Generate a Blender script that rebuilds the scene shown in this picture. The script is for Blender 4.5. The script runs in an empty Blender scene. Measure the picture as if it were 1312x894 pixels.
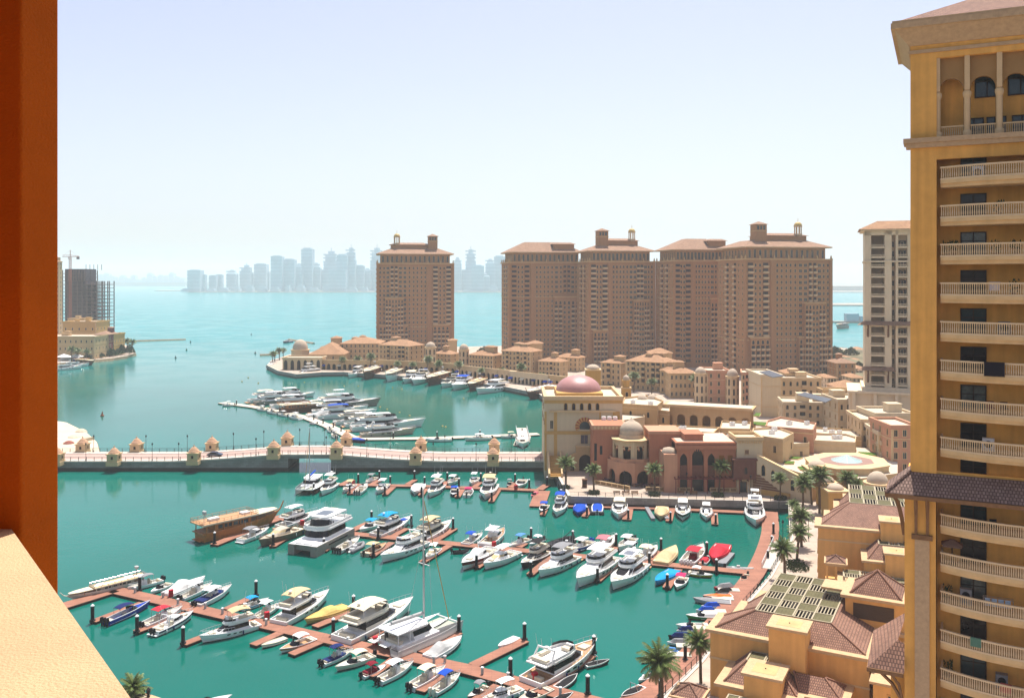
import bpy, math, random
from mathutils import Vector, Matrix
random.seed(7)
R = math.radians
sc = bpy.context.scene
COL = sc.collection
# ---------------------------------------------------------------- camera, sky, sun, exposure
EYE, FOC, CX, CY = 57.0, 1136.0, 656.0, 358.0      # eye height (m), focal length, principal column, horizon row of the photo
cam = bpy.data.cameras.new('camera'); co = bpy.data.objects.new('camera', cam); COL.objects.link(co)
co.location = (0, 0, EYE); co.rotation_euler = (R(90), 0, 0)
cam.sensor_width = 36; cam.lens = 36 * FOC / 1312; cam.shift_y = -(447 - CY) / 1312
cam.clip_start = .1; cam.clip_end = 60000
sc.camera = co
SUN_EL, SUN_AZ = 69.0, 17.0                         # azimuth to the right of the view direction
w = bpy.data.worlds.new('World'); sc.world = w; w.use_nodes = True
nt = w.node_tree; bg = nt.nodes['Background']
sky = nt.nodes.new('ShaderNodeTexSky'); sky.sky_type = 'NISHITA'; sky.sun_disc = False
sky.sun_elevation = R(SUN_EL); sky.sun_rotation = R(SUN_AZ); sky.altitude = 0
sky.air_density = 1.0; sky.dust_density = 1.8; sky.ozone_density = 3.0
hs = nt.nodes.new('ShaderNodeHueSaturation'); hs.inputs['Saturation'].default_value = .72; nt.links.new(sky.outputs[0], hs.inputs['Color'])
tn = nt.nodes.new('ShaderNodeMix'); tn.data_type = 'RGBA'; tn.blend_type = 'MULTIPLY'; tn.inputs[0].default_value = 1; tn.inputs[7].default_value = (1.06, .98, 1.0, 1); nt.links.new(hs.outputs[0], tn.inputs[6])
nt.links.new(tn.outputs[2], bg.inputs[0]); bg.inputs[1].default_value = .104
sl = bpy.data.lights.new('sun', 'SUN'); so = bpy.data.objects.new('sun', sl); COL.objects.link(so)
sl.energy = 4.6; sl.angle = R(.5); sl.color = (1, .95, .87)
sdir = Vector((math.cos(R(SUN_EL)) * math.sin(R(SUN_AZ)), math.cos(R(SUN_EL)) * math.cos(R(SUN_AZ)), math.sin(R(SUN_EL))))
so.rotation_euler = sdir.to_track_quat('Z', 'Y').to_euler(); so.location = (0, 0, 200)
vs = sc.view_settings; vs.view_transform = 'Standard'; vs.look = 'None'; vs.gamma = 1; vs.exposure = .78; vs.use_curve_mapping = False
cy = sc.cycles; cy.max_bounces = 6; cy.diffuse_bounces = 3; cy.glossy_bounces = 3; cy.transmission_bounces = 4; cy.volume_bounces = 2
cy.transparent_max_bounces = 8; cy.caustics_reflective = False; cy.caustics_refractive = False; cy.use_denoising = True

# ---------------------------------------------------------------- places: a photo pixel to a point at height z, or at distance Y
def G(px, py, z=0.0):
    Y = (EYE - z) * FOC / (py - CY)
    return Vector(((px - CX) * Y / FOC, Y, z))
def A(px, py, Y):
    return Vector(((px - CX) * Y / FOC, Y, EYE - (py - CY) * Y / FOC))

# ---------------------------------------------------------------- materials
MATS = {}; ALB = .82                                # one common calibration of all base colours
def lk(t, a, b): t.links.new(a, b)
def mat(name, c, rough=.8, var=.14, sc_=.5, bump=0.0, metal=0.0, spec=.18, bsc=12, streak=0.0):
    if name in MATS: return MATS[name]
    c = tuple(x * ALB for x in c)
    m = bpy.data.materials.new(name); m.use_nodes = True; t = m.node_tree; p = t.nodes['Principled BSDF']
    p.inputs['Roughness'].default_value = rough; p.inputs['Metallic'].default_value = metal; p.inputs['Specular IOR Level'].default_value = spec
    p.inputs['Base Color'].default_value = (*c, 1)
    m.diffuse_color = (*c, 1)
    if var or bump:
        tc = t.nodes.new('ShaderNodeTexCoord')
        n = t.nodes.new('ShaderNodeTexNoise'); n.inputs['Scale'].default_value = sc_; n.inputs['Detail'].default_value = 6; n.inputs['Roughness'].default_value = .65
        lk(t, tc.outputs['Object'], n.inputs['Vector'])
        fac = n.outputs['Fac']
        if streak:
            mp = t.nodes.new('ShaderNodeMapping'); mp.inputs['Scale'].default_value = (1.3, 1.3, .07); lk(t, tc.outputs['Object'], mp.inputs[0])
            n2 = t.nodes.new('ShaderNodeTexNoise'); n2.inputs['Scale'].default_value = 1.0; n2.inputs['Detail'].default_value = 5; lk(t, mp.outputs[0], n2.inputs['Vector'])
            mx = t.nodes.new('ShaderNodeMix'); mx.inputs[0].default_value = streak; lk(t, fac, mx.inputs[2]); lk(t, n2.outputs['Fac'], mx.inputs[3]); fac = mx.outputs[0]
        r = t.nodes.new('ShaderNodeValToRGB'); e = r.color_ramp.elements
        e[0].position = .3; e[1].position = .7
        e[0].color = (*[x * (1 - var) for x in c], 1); e[1].color = (*[min(1, x * (1 + var)) for x in c], 1)
        lk(t, fac, r.inputs[0]); lk(t, r.outputs[0], p.inputs['Base Color'])
        if bump:
            nb = t.nodes.new('ShaderNodeTexNoise'); nb.inputs['Scale'].default_value = bsc; nb.inputs['Detail'].default_value = 4; lk(t, tc.outputs['Object'], nb.inputs['Vector'])
            b = t.nodes.new('ShaderNodeBump'); b.inputs['Strength'].default_value = bump; b.inputs['Distance'].default_value = .05
            lk(t, nb.outputs['Fac'], b.inputs['Height']); lk(t, b.outputs[0], p.inputs['Normal'])
    MATS[name] = m; return m
def brickmat(name, c1, c2, mortar, bw, bh, ms=.02, rough=.85, uv=True, bump=.6, wave=0):
    c1, c2, mortar = (tuple(x * ALB for x in c) for c in (c1, c2, mortar))
    m = bpy.data.materials.new(name); m.use_nodes = True; t = m.node_tree; p = t.nodes['Principled BSDF']; p.inputs['Roughness'].default_value = rough
    p.inputs['Specular IOR Level'].default_value = .25
    tc = t.nodes.new('ShaderNodeTexCoord'); b = t.nodes.new('ShaderNodeTexBrick')
    lk(t, tc.outputs['UV' if uv else 'Object'], b.inputs['Vector'])
    b.inputs['Color1'].default_value = (*c1, 1); b.inputs['Color2'].default_value = (*c2, 1); b.inputs['Mortar'].default_value = (*mortar, 1)
    b.inputs['Scale'].default_value = 1; b.inputs['Mortar Size'].default_value = ms; b.inputs['Brick Width'].default_value = bw; b.inputs['Row Height'].default_value = bh
    b.inputs['Mortar Smooth'].default_value = .3; b.inputs['Bias'].default_value = -.1
    n = t.nodes.new('ShaderNodeTexNoise'); n.inputs['Scale'].default_value = .35; n.inputs['Detail'].default_value = 5; lk(t, tc.outputs['Object'], n.inputs['Vector'])
    h = t.nodes.new('ShaderNodeHueSaturation'); lk(t, b.outputs['Color'], h.inputs['Color'])
    mr = t.nodes.new('ShaderNodeMapRange'); mr.inputs[3].default_value = .65; mr.inputs[4].default_value = 1.35; lk(t, n.outputs['Fac'], mr.inputs[0]); lk(t, mr.outputs[0], h.inputs['Value'])
    lk(t, h.outputs[0], p.inputs['Base Color'])
    bp = t.nodes.new('ShaderNodeBump'); bp.inputs['Strength'].default_value = bump; bp.inputs['Distance'].default_value = .06; bp.invert = True
    lk(t, b.outputs['Fac'], bp.inputs['Height']); lk(t, bp.outputs[0], p.inputs['Normal'])
    MATS[name] = m; return m
def glassmat(name, c, rough=.12, spec=.6):
    return mat(name, c, rough, .35, .35, 0, 0, spec)

stucco = mat('golden_stucco', (.86, .45, .11), .9, .22, .7, .3, streak=.6)
stucco_v = mat('villa_stucco', (.80, .45, .155), .9, .15, .7, .3, streak=.6)
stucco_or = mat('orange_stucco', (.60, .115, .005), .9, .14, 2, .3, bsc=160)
parap = mat('peach_render', (.60, .41, .235), .9, .13, 2.5, .4, bsc=170)
sand = mat('sand_render', (.60, .40, .20), .9, .10, .4, .2, streak=.5)
sand_lt = mat('pale_sand_render', (.68, .50, .30), .9, .08, .4, .2, streak=.5)
cream = mat('cream_render', (.70, .56, .37), .9, .08, .4, .2, streak=.5)
trim = mat('pale_stone_trim', (.72, .51, .28), .85, .08, .8)
ochre = mat('ochre_render', (.62, .37, .12), .9, .10, .4, .2, streak=.5)
rose = mat('rose_render', (.50, .20, .115), .9, .10, .4, .2, streak=.5)
rose_lt = mat('pale_rose_render', (.60, .31, .19), .9, .09, .4, .2, streak=.5)
towerw = mat('tower_brown_render', (.46, .225, .095), .9, .12, .12, streak=.6)
towert = mat('tower_trim', (.66, .42, .19), .9, .10, .3)
towerp = mat('tower_balcony_panel', (.64, .44, .25), .9, .15, .3)
whiter = mat('white_tower_render', (.80, .64, .44), .9, .08, .2, streak=.5)
domew = mat('pale_stone_dome', (.54, .43, .32), .8, .10, 1.2)
domep = mat('pink_dome', (.48, .225, .205), .45, .10, .8, spec=.5)
gold = mat('gilded_dome', (.65, .45, .14), .5, .1, 1)
tile = brickmat('clay_roof_tiles', (.41, .225, .15), (.28, .145, .10), (.16, .085, .065), .26, .36, .045, bump=1)
tile_g = brickmat('grey_brown_tiles', (.34, .225, .18), (.23, .145, .115), (.13, .08, .065), .26, .36, .045, bump=1)  # greyer brown than the clay roof tiles
tile_o = brickmat('orange_clay_tiles', (.46, .26, .135), (.38, .20, .105), (.18, .09, .05), .8, .6, .03)
tile_t = brickmat('faded_tower_tiles', (.38, .225, .14), (.30, .17, .105), (.16, .09, .06), .9, .6, .03)
roofd = mat('roof_screed', (.62, .52, .40), .9, .12, .4)
stone = brickmat('grey_sea_wall_stone', (.33, .315, .285), (.25, .24, .22), (.15, .145, .135), 1.6, .6, .025)
paver = brickmat('promenade_paving', (.50, .40, .32), (.46, .36, .28), (.34, .26, .20), 4, 4, .03, bump=.2)
roadm = mat('bridge_paving', (.46, .32, .27), .9, .08, 1)
sidewalk = mat('pale_walkway', (.62, .55, .47), .9, .08, 1)
wet = mat('wet_sea_wall', (.045, .045, .035), .6, .3, .5)
dockp = brickmat('pink_dock_boards', (.40, .18, .115), (.32, .145, .095), (.15, .07, .055), 3.0, .22, .02, uv=False, bump=.3)
dockc = mat('concrete_pontoon', (.60, .54, .44), .9, .12, .6)
pont = mat('dark_pontoon_side', (.03, .026, .024), .7, .3, 2)
blackm = mat('black_paint', (.015, .015, .018), .45, .2, 2)
ironm = mat('dark_iron', (.03, .03, .034), .5, .2, 2, metal=.3)
woodd = mat('dark_timber', (.14, .065, .035), .75, .25, 1.5)
woodb = mat('bracket_timber', (.26, .135, .06), .75, .2, 1.5)
woodv = mat('varnished_wood', (.45, .155, .022), .5, .25, 1.2, spec=.5)
teak = mat('teak_deck', (.50, .29, .15), .7, .15, 2)
white = mat('white_gelcoat', (.92, .91, .88), .25, .03, .5, spec=.5)
offw = mat('ivory_gelcoat', (.70, .65, .54), .3, .04, .5, spec=.5)
greyw = mat('grey_cover_cloth', (.50, .50, .49), .9, .10, 2, .2)
wht = mat('white_cover_cloth', (.78, .77, .74), .85, .06, 2, .2)
glass = glassmat('dark_glass', (.012, .016, .02), .15, .35)
glassb = glassmat('blue_green_glass', (.02, .05, .058), .1, .4)
tintb = glassmat('tinted_yacht_glass', (.008, .009, .012), .1, .25)
seatm = mat('cream_upholstery', (.66, .58, .44), .8, .06, 3)
chrome = mat('steel_rail', (.6, .6, .6), .3, 0, metal=.9)
CLR = {}
def cl(name, c, rough=.75, **k):
    return mat(name, c, rough, k.pop('var', .12), 2, **({'spec': .08} | k))
tan = cl('tan_canvas', (.66, .50, .28)); yel = cl('yellow_canvas', (.68, .48, .16)); cyan = cl('cyan_canvas', (.01, .30, .62)); navy = cl('navy_canvas', (.012, .025, .12))
blue = cl('blue_canvas', (.012, .075, .45)); red = cl('red_canvas', (.58, .03, .05)); pink = cl('magenta_canvas', (.55, .03, .13)); maroon = cl('maroon_canvas', (.20, .012, .025))
black = cl('black_canvas', (.02, .02, .022)); greyc = cl('grey_canvas', (.26, .26, .27)); lblue = cl('light_blue_canvas', (.09, .25, .58)); orange = cl('orange_plastic', (.75, .14, .01), .4)
rose_p = cl('pink_plastic', (.62, .17, .20), .5); cream_c = cl('cream_canvas', (.74, .66, .48))
h_navy = cl('navy_hull', (.012, .03, .10), .25); h_blue = cl('blue_hull', (.01, .045, .36), .3); h_brown = cl('bronze_hull', (.20, .165, .115), .35); h_grey = cl('grey_hull', (.30, .27, .23), .4)
h_black = cl('black_hull', (.018, .018, .02), .25); h_yel = cl('yellow_hull', (.52, .40, .03), .4); h_wood = woodv; h_dk = cl('dark_wood_hull', (.11, .045, .022), .5); h_red = cl('oxblood_hull', (.16, .02, .02), .35); h_green = cl('green_hull', (.05, .32, .08), .35)
h_beige = cl('champagne_hull', (.55, .47, .36), .3)
leaf = mat('palm_leaf', (.115, .165, .035), .55, .4, 1.0, spec=.4)
leaf_d = mat('dry_palm_leaf', (.32, .23, .11), .8, .3, 1.0)
bark = mat('palm_bark', (.17, .115, .07), .95, .3, 3, .8)
hedge = mat('shrub_leaf', (.045, .075, .022), .8, .5, 2.0)
lawnm = mat('lawn_grass', (.085, .16, .02), .95, .3, 2)
olive = mat('olive_shade_mesh', (.135, .12, .06), .9, .15, .8)
slatm = mat('cream_slats', (.44, .38, .26), .8, .1, 2)
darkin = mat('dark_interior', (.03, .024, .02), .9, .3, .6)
recess = mat('shaded_recess_wall', (.40, .235, .09), .9, .1, .6)  # stucco darkened: the shade of the recess is put into the colour
rustst = mat('concrete_frame', (.16, .12, .115), .95, .25, .4)
craneM = mat('crane_steel', (.45, .16, .10), .6, .1, 2)
scrub = mat('dusty_scrub', (.17, .15, .085), .95, .45, .04)
sandm = mat('beach_sand', (.66, .54, .40), .95, .15, .15)
rockm = mat('rock_armour', (.38, .28, .17), .95, .4, .8, .8)
asph = mat('asphalt', (.10, .09, .085), .9, .2, .5)
sky_t = mat('haze_tinted_cladding', (.42, .56, .64), .6, .2, .02)  # pale blue: distance haze put into the cladding colour
landm = mat('distant_land', (.40, .36, .30), .95, .2, .004)

def watermat():
    m = bpy.data.materials.new('harbour_water'); m.use_nodes = True; t = m.node_tree; p = t.nodes['Principled BSDF']
    p.inputs['Roughness'].default_value = .05; p.inputs['IOR'].default_value = 1.33; p.inputs['Specular IOR Level'].default_value = .22
    tc = t.nodes.new('ShaderNodeTexCoord')
    n = t.nodes.new('ShaderNodeTexNoise'); n.inputs['Scale'].default_value = .012; n.inputs['Detail'].default_value = 5; lk(t, tc.outputs['Object'], n.inputs['Vector'])
    def ramp(c0, c1):
        r = t.nodes.new('ShaderNodeValToRGB'); e = r.color_ramp.elements; e[0].position = .3; e[1].position = .72; e[0].color = (*c0, 1); e[1].color = (*c1, 1); lk(t, n.outputs['Fac'], r.inputs[0]); return r.outputs[0]
    deep = ramp((.0, .088, .064), (.0, .128, .100)); shoal = ramp((.0, .175, .172), (.004, .225, .232))       # deep dredged basin, pale sandy shoals outside
    sx_ = t.nodes.new('ShaderNodeSeparateXYZ'); lk(t, tc.outputs['Object'], sx_.inputs[0])
    mr = t.nodes.new('ShaderNodeMapRange'); mr.inputs[1].default_value = 330; mr.inputs[2].default_value = 900; mr.interpolation_type = 'SMOOTHSTEP'; lk(t, sx_.outputs['Y'], mr.inputs[0])
    mx = t.nodes.new('ShaderNodeMix'); mx.data_type = 'RGBA'; lk(t, mr.outputs[0], mx.inputs[0]); lk(t, deep, mx.inputs[6]); lk(t, shoal, mx.inputs[7]); lk(t, mx.outputs[2], p.inputs['Base Color'])
    n3 = t.nodes.new('ShaderNodeTexNoise'); n3.inputs['Scale'].default_value = .035; n3.inputs['Detail'].default_value = 4; lk(t, tc.outputs['Object'], n3.inputs['Vector'])
    m3 = t.nodes.new('ShaderNodeMapRange'); m3.inputs[1].default_value = .38; m3.inputs[2].default_value = .66; m3.inputs[3].default_value = .02; m3.inputs[4].default_value = .10; lk(t, n3.outputs['Fac'], m3.inputs[0]); ra = t.nodes.new('ShaderNodeMath'); ra.operation = 'MULTIPLY_ADD'; ra.inputs[1].default_value = .17; lk(t, mr.outputs[0], ra.inputs[0]); lk(t, m3.outputs[0], ra.inputs[2]); lk(t, ra.outputs[0], p.inputs['Roughness'])
    h = None
    for s, st, sx in ((1.1, .30, 1.5), (.28, .45, 1.0), (3.2, .14, 1.0)):
        mp = t.nodes.new('ShaderNodeMapping'); mp.inputs['Scale'].default_value = (sx, 1, 1); mp.inputs['Rotation'].default_value = (0, 0, .5); lk(t, tc.outputs['Object'], mp.inputs[0])
        k = t.nodes.new('ShaderNodeTexNoise'); k.inputs['Scale'].default_value = s; k.inputs['Detail'].default_value = 3; lk(t, mp.outputs[0], k.inputs['Vector'])
        ml = t.nodes.new('ShaderNodeMath'); ml.operation = 'MULTIPLY'; ml.inputs[1].default_value = st; lk(t, k.outputs['Fac'], ml.inputs[0])
        if h is None: h = ml.outputs[0]
        else:
            ad = t.nodes.new('ShaderNodeMath'); lk(t, h, ad.inputs[0]); lk(t, ml.outputs[0], ad.inputs[1]); h = ad.outputs[0]
    b = t.nodes.new('ShaderNodeBump'); b.inputs['Strength'].default_value = .13; b.inputs['Distance'].default_value = .5
    lk(t, h, b.inputs['Height']); lk(t, b.outputs[0], p.inputs['Normal'])
    return m
waterM = watermat()

# ---------------------------------------------------------------- mesh builder
class MB:
    def __init__(s): s.v = []; s.f = []; s.m = []
    def add(s, vs_, fs, mi=0):
        o = len(s.v); s.v += [tuple(x) for x in vs_]
        for f in fs: s.f.append([o + i for i in f]); s.m.append(mi)
        return s
    def box(s, x0, x1, y0, y1, z0, z1, mi=0, top=None):
        o = [(x0, y0, z0), (x1, y0, z0), (x1, y1, z0), (x0, y1, z0), (x0, y0, z1), (x1, y0, z1), (x1, y1, z1), (x0, y1, z1)]
        s.add(o, [(0, 3, 2, 1), (0, 1, 5, 4), (1, 2, 6, 5), (2, 3, 7, 6), (3, 0, 4, 7)], mi); s.add(o[4:], [(0, 1, 2, 3)], mi if top is None else top); return s
    def frus(s, p0, z0, p1, z1, mi=0, top=None, bot=True):
        n = len(p0); vv = [(x, y, z0) for x, y in p0] + [(x, y, z1) for x, y in p1]
        s.add(vv, [(i, (i + 1) % n, n + (i + 1) % n, n + i) for i in range(n)], mi)
        if top is not False: s.add([(x, y, z1) for x, y in p1], [tuple(range(n))], mi if top is None else top)
        if bot: s.add([(x, y, z0) for x, y in p0], [tuple(range(n))[::-1]], mi)
        return s
    def prism(s, p, z0, z1, mi=0, top=None): return s.frus(p, z0, p, z1, mi, top)
    def lathe(s, cx, cy_, prof, n=16, mi=0, a0=0, a1=360):
        full = abs(a1 - a0) >= 360; k = n if full else n + 1; vv = []
        for r, z in prof:
            for i in range(k):
                a = R(a0 + (a1 - a0) * i / n); vv.append((cx + r * math.cos(a), cy_ + r * math.sin(a), z))
        fs = []
        for j in range(len(prof) - 1):
            for i in range(n):
                a, b = j * k + i, j * k + (i + 1) % k; fs.append((a, b, b + k, a + k))
        s.add(vv, fs, mi); return s
    def cyl(s, cx, cy_, r, z0, z1, n=8, mi=0): return s.lathe(cx, cy_, [(0, z0), (r, z0), (r, z1), (0, z1)], n, mi)
    def tube(s, pts, r, n=5, mi=0, r1=None):
        pts = [Vector(p) for p in pts]; vv = []; L = len(pts)
        for i, p in enumerate(pts):
            d = (pts[min(i + 1, L - 1)] - pts[max(i - 1, 0)]).normalized()
            a = d.orthogonal() if abs(d.z) > .9 else d.cross(Vector((0, 0, 1)))
            a.normalize(); b = d.cross(a); rr = r if r1 is None else r + (r1 - r) * i / (L - 1)
            for k in range(n):
                t = 2 * math.pi * k / n; vv.append(p + (a * math.cos(t) + b * math.sin(t)) * rr)
        fs = [(i * n + k, i * n + (k + 1) % n, (i + 1) * n + (k + 1) % n, (i + 1) * n + k) for i in range(L - 1) for k in range(n)]
        fs += [tuple(range(n))[::-1], tuple((L - 1) * n + k for k in range(n))]
        s.add(vv, fs, mi); return s
    def merge(s, o, M=None, mi=None):
        k = len(s.v); s.v += [tuple(M @ Vector(p)) for p in o.v] if M else o.v
        s.f += [[k + i for i in f] for f in o.f]; s.m += o.m if mi is None else [mi] * len(o.f); return s
    def mesh(s, name, mats, smooth=False, uv=True):
        me = bpy.data.meshes.new(name); me.from_pydata(s.v, [], s.f)
        for m in mats: me.materials.append(m)
        if len(mats) > 1: me.polygons.foreach_set('material_index', s.m)
        if uv:
            ul = me.uv_layers.new(name='UVMap'); d = [0.0] * (2 * len(me.loops))
            for p in me.polygons:
                nn = p.normal
                ua = Vector((0, 0, 1)).cross(nn) if abs(nn.z) < .995 else Vector((1, 0, 0))
                if ua.length < 1e-6: ua = Vector((1, 0, 0))
                ua.normalize(); va = nn.cross(ua)
                for li in p.loop_indices:
                    q = me.vertices[me.loops[li].vertex_index].co; d[2 * li] = q.dot(ua); d[2 * li + 1] = q.dot(va)
            ul.data.foreach_set('uv', d)
        if smooth: me.polygons.foreach_set('use_smooth', [True] * len(me.polygons))
        me.update(); return me
    def obj(s, name, mats, parent=None, loc=(0, 0, 0), rz=0.0, smooth=False, uv=True):
        if not isinstance(mats, (list, tuple)): mats = [mats]
        return link(name, s.mesh(name, mats, smooth, uv), parent, loc, rz)
def link(name, me, parent=None, loc=(0, 0, 0), rz=0.0):
    o = bpy.data.objects.new(name, me); COL.objects.link(o); o.parent = parent; o.location = loc; o.rotation_euler = (0, 0, rz); return o
def tag(o, label, cat, group=None):
    o['label'] = label; o['category'] = cat
    if group: o['group'] = group
    return o
def thing(name, label, cat, loc=(0, 0, 0), rz=0.0, group=None):
    o = bpy.data.objects.new(name, None); COL.objects.link(o); o.location = loc; o.rotation_euler = (0, 0, rz); o.empty_display_size = .5
    return tag(o, label, cat, group)
def struct(o, kind='structure'): o['kind'] = kind; return o
def copy_tree(o, parent=None):
    c = o.copy(); COL.objects.link(c); c.parent = parent
    for ch in [x for x in o.children]: copy_tree(ch, c)
    return c
ORD = 'first second third fourth fifth sixth seventh eighth ninth tenth eleventh twelfth thirteenth fourteenth fifteenth sixteenth seventeenth eighteenth nineteenth twentieth'.split()
ORD += ['twenty ' + x for x in ORD[:9]] + ['thirtieth'] + ['thirty ' + x for x in ORD[:9]] + ['fortieth'] + ['forty ' + x for x in ORD[:9]]

# arched opening helpers, wall plane y=0 facing -y
def arch_pts(c, r, zs, pointed=False, n=10):
    if not pointed: return [(c - r * math.cos(math.pi * i / n), zs + r * math.sin(math.pi * i / n)) for i in range(n + 1)]
    h = n // 2; out = []
    for i in range(h + 1):
        a = R(60) * i / h; out.append((c + r - 2 * r * math.cos(a), zs + 2 * r * math.sin(a)))
    return out + [(2 * c - x, z) for x, z in out[-2::-1]]
def arch_wall(b, x0, x1, z0, z1, arches, y0, y1, mi=0, pointed=False, sill=None):
    """wall between planes y0 (front) and y1 with arched openings (centre, radius, spring height)"""
    cuts = [x0] + [(a[0] + a[1] + c[0] - c[1]) / 2 for a, c in zip(arches, arches[1:])] + [x1]
    for (c, r, zs), a, d in zip(arches, cuts, cuts[1:]):
        zb = z0 if sill is None else sill
        if sill is not None: b.box(a, d, y0, y1, z0, sill, mi)
        b.box(a, c - r, y0, y1, zb, zs, mi); b.box(c + r, d, y0, y1, zb, zs, mi)
        ap = arch_pts(c, r, zs, pointed); n = len(ap)
        poly = [(a, zs)] + ap + [(d, zs), (d, z1), (a, z1)]; k = len(poly)
        # quads fan between arch and top edge
        tx = [(a + (d - a) * i / (n - 1), z1) for i in range(n)]
        for yy, fl in ((y0, 0), (y1, 1)):
            vv = [(x, yy, z) for x, z in ap] + [(x, yy, z) for x, z in tx] + [(a, yy, zs), (d, yy, zs)]
            fs = [(i, i + 1, n + i + 1, n + i) for i in range(n - 1)] + [(2 * n, 0, n), (n - 1, 2 * n + 1, 2 * n - 1)]
            b.add(vv, fs if not fl else [f[::-1] for f in fs], mi)
        vv = [(x, y0, z) for x, z in ap] + [(x, y1, z) for x, z in ap]
        b.add(vv, [(i, n + i, n + i + 1, i + 1) for i in range(n - 1)], mi)
        b.add([(a, y0, z1), (d, y0, z1), (d, y1, z1), (a, y1, z1)], [(0, 1, 2, 3)], mi)
    return b

# windows: shared meshes, frame stands 6-12 cm proud of the wall, pane inside it
WM = {}
def winmesh(w_, h, fr, gl, arch=0, bars=1):
    k = (w_, h, fr.name, gl.name, arch, bars)
    if k in WM: return WM[k]
    b = MB(); t = min(.16, w_ * .12)
    if arch:
        ap = arch_pts(0, w_ / 2, h - w_ / 2, arch == 2); ai = arch_pts(0, w_ / 2 - t, h - w_ / 2, arch == 2)
        out = [(-w_ / 2, 0)] + ap + [(w_ / 2, 0)]; inn = [(-w_ / 2 + t, 0)] + ai + [(w_ / 2 - t, 0)]; n = len(out)
        b.add([(x, -.10, z) for x, z in out] + [(x, -.10, z) for x, z in inn], [(i, i + 1, n + i + 1, n + i) for i in range(n - 1)], 0)
        b.add([(x, -.10, z) for x, z in out] + [(x, .0, z) for x, z in out], [(i, n + i, n + i + 1, i + 1) for i in range(n - 1)], 0)
        b.add([(x, -.03, z) for x, z in inn], [tuple(range(n))], 1)
    else:
        b.box(-w_ / 2, -w_ / 2 + t, -.10, 0, 0, h, 0); b.box(w_ / 2 - t, w_ / 2, -.10, 0, 0, h, 0)
        b.box(-w_ / 2 + t, w_ / 2 - t, -.10, 0, h - t, h, 0); b.box(-w_ / 2 - .05, w_ / 2 + .05, -.16, 0, -.12, 0, 0)
        b.add([(-w_ / 2 + t, -.03, 0), (w_ / 2 - t, -.03, 0), (w_ / 2 - t, -.03, h - t), (-w_ / 2 + t, -.03, h - t)], [(0, 1, 2, 3)], 1)
        if bars: b.box(-.03, .03, -.06, -.032, 0, h - t, 0)
    WM[k] = (b.mesh('window', [fr, gl], uv=False), b, [fr, gl]); return WM[k]
def put_all(root, name, items, cap=100):
    """items: (mesh record, x, y, z, rz). The first `cap` are parts of their own, the rest one stuff part."""
    for rec, x, y, z, rz in items[:cap]: link(name, rec[0], root, (x, y, z), rz)
    if len(items) > cap:
        b = MB(); ms = []
        for rec, x, y, z, rz in items[cap:]:
            T = Matrix.Translation((x, y, z)) @ Matrix.Rotation(rz, 4, 'Z'); k0 = len(b.m); b.merge(rec[1], T)
            mp = []
            for m in rec[2]:
                if m not in ms: ms.append(m)
                mp.append(ms.index(m))
            for i in range(k0, len(b.m)): b.m[i] = mp[b.m[i]]
        struct(b.obj(name, ms, root, uv=False), 'stuff')
def hip(b, x0, x1, y0, y1, z0, rise, inset=None, mi=0):
    """hip roof over a rectangle; inset = run of the slope (flat top when it does not close)"""
    i = min(x1 - x0, y1 - y0) / 2 if inset is None else inset
    p = [(x0, y0), (x1, y0), (x1, y1), (x0, y1)]; q = [(x0 + i, y0 + i), (x1 - i, y0 + i), (x1 - i, y1 - i), (x0 + i, y1 - i)]
    if inset is None:
        if x1 - x0 > y1 - y0: q = [(x0 + i, (y0 + y1) / 2)] * 1 + [(x1 - i, (y0 + y1) / 2)]; v = [(*a, z0) for a in p] + [(*a, z0 + rise) for a in q]; b.add(v, [(0, 1, 5, 4), (1, 2, 5), (2, 3, 4, 5), (3, 0, 4)], mi)
        else: q = [((x0 + x1) / 2, y0 + i), ((x0 + x1) / 2, y1 - i)]; v = [(*a, z0) for a in p] + [(*a, z0 + rise) for a in q]; b.add(v, [(0, 1, 4), (1, 2, 5, 4), (2, 3, 5), (3, 0, 4, 5)], mi)
    else: b.frus(p, z0, q, z0 + rise, mi, bot=False)
    b.add([(*a, z0) for a in p], [(3, 2, 1, 0)], mi)
    return b
def dome(b, cx, cy_, r, z0, h, n=24, mi=0, ogee=0):
    prof = []
    for i in range(13):
        a = math.pi / 2 * i / 12; rr = r * math.cos(a); zz = h * math.sin(a)
        if ogee: rr *= 1 + .10 * math.sin(2 * a); zz += ogee * max(0, (i - 9) / 3) ** 2
        prof.append((max(rr, .001), z0 + zz))
    return b.lathe(cx, cy_, prof, n, mi)
# ================================================================ THE SETTING
b = MB()
xs = [-9000, -3000, -900, -350, 0, 350, 900, 3000, 9000]; ys = [-60, 60, 300, 700, 1500, 4000, 14000]
vv = [(x, y, 0) for y in ys for x in xs]; n = len(xs)
b.add(vv, [(j * n + i, j * n + i + 1, (j + 1) * n + i + 1, (j + 1) * n + i) for j in range(len(ys) - 1) for i in range(n - 1)])
struct(b.obj('water', waterM, uv=False))
b = MB(); b.box(-9000, 9000, -60, 14000, -7, -6); struct(b.obj('seabed', sandm, uv=False))

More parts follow.
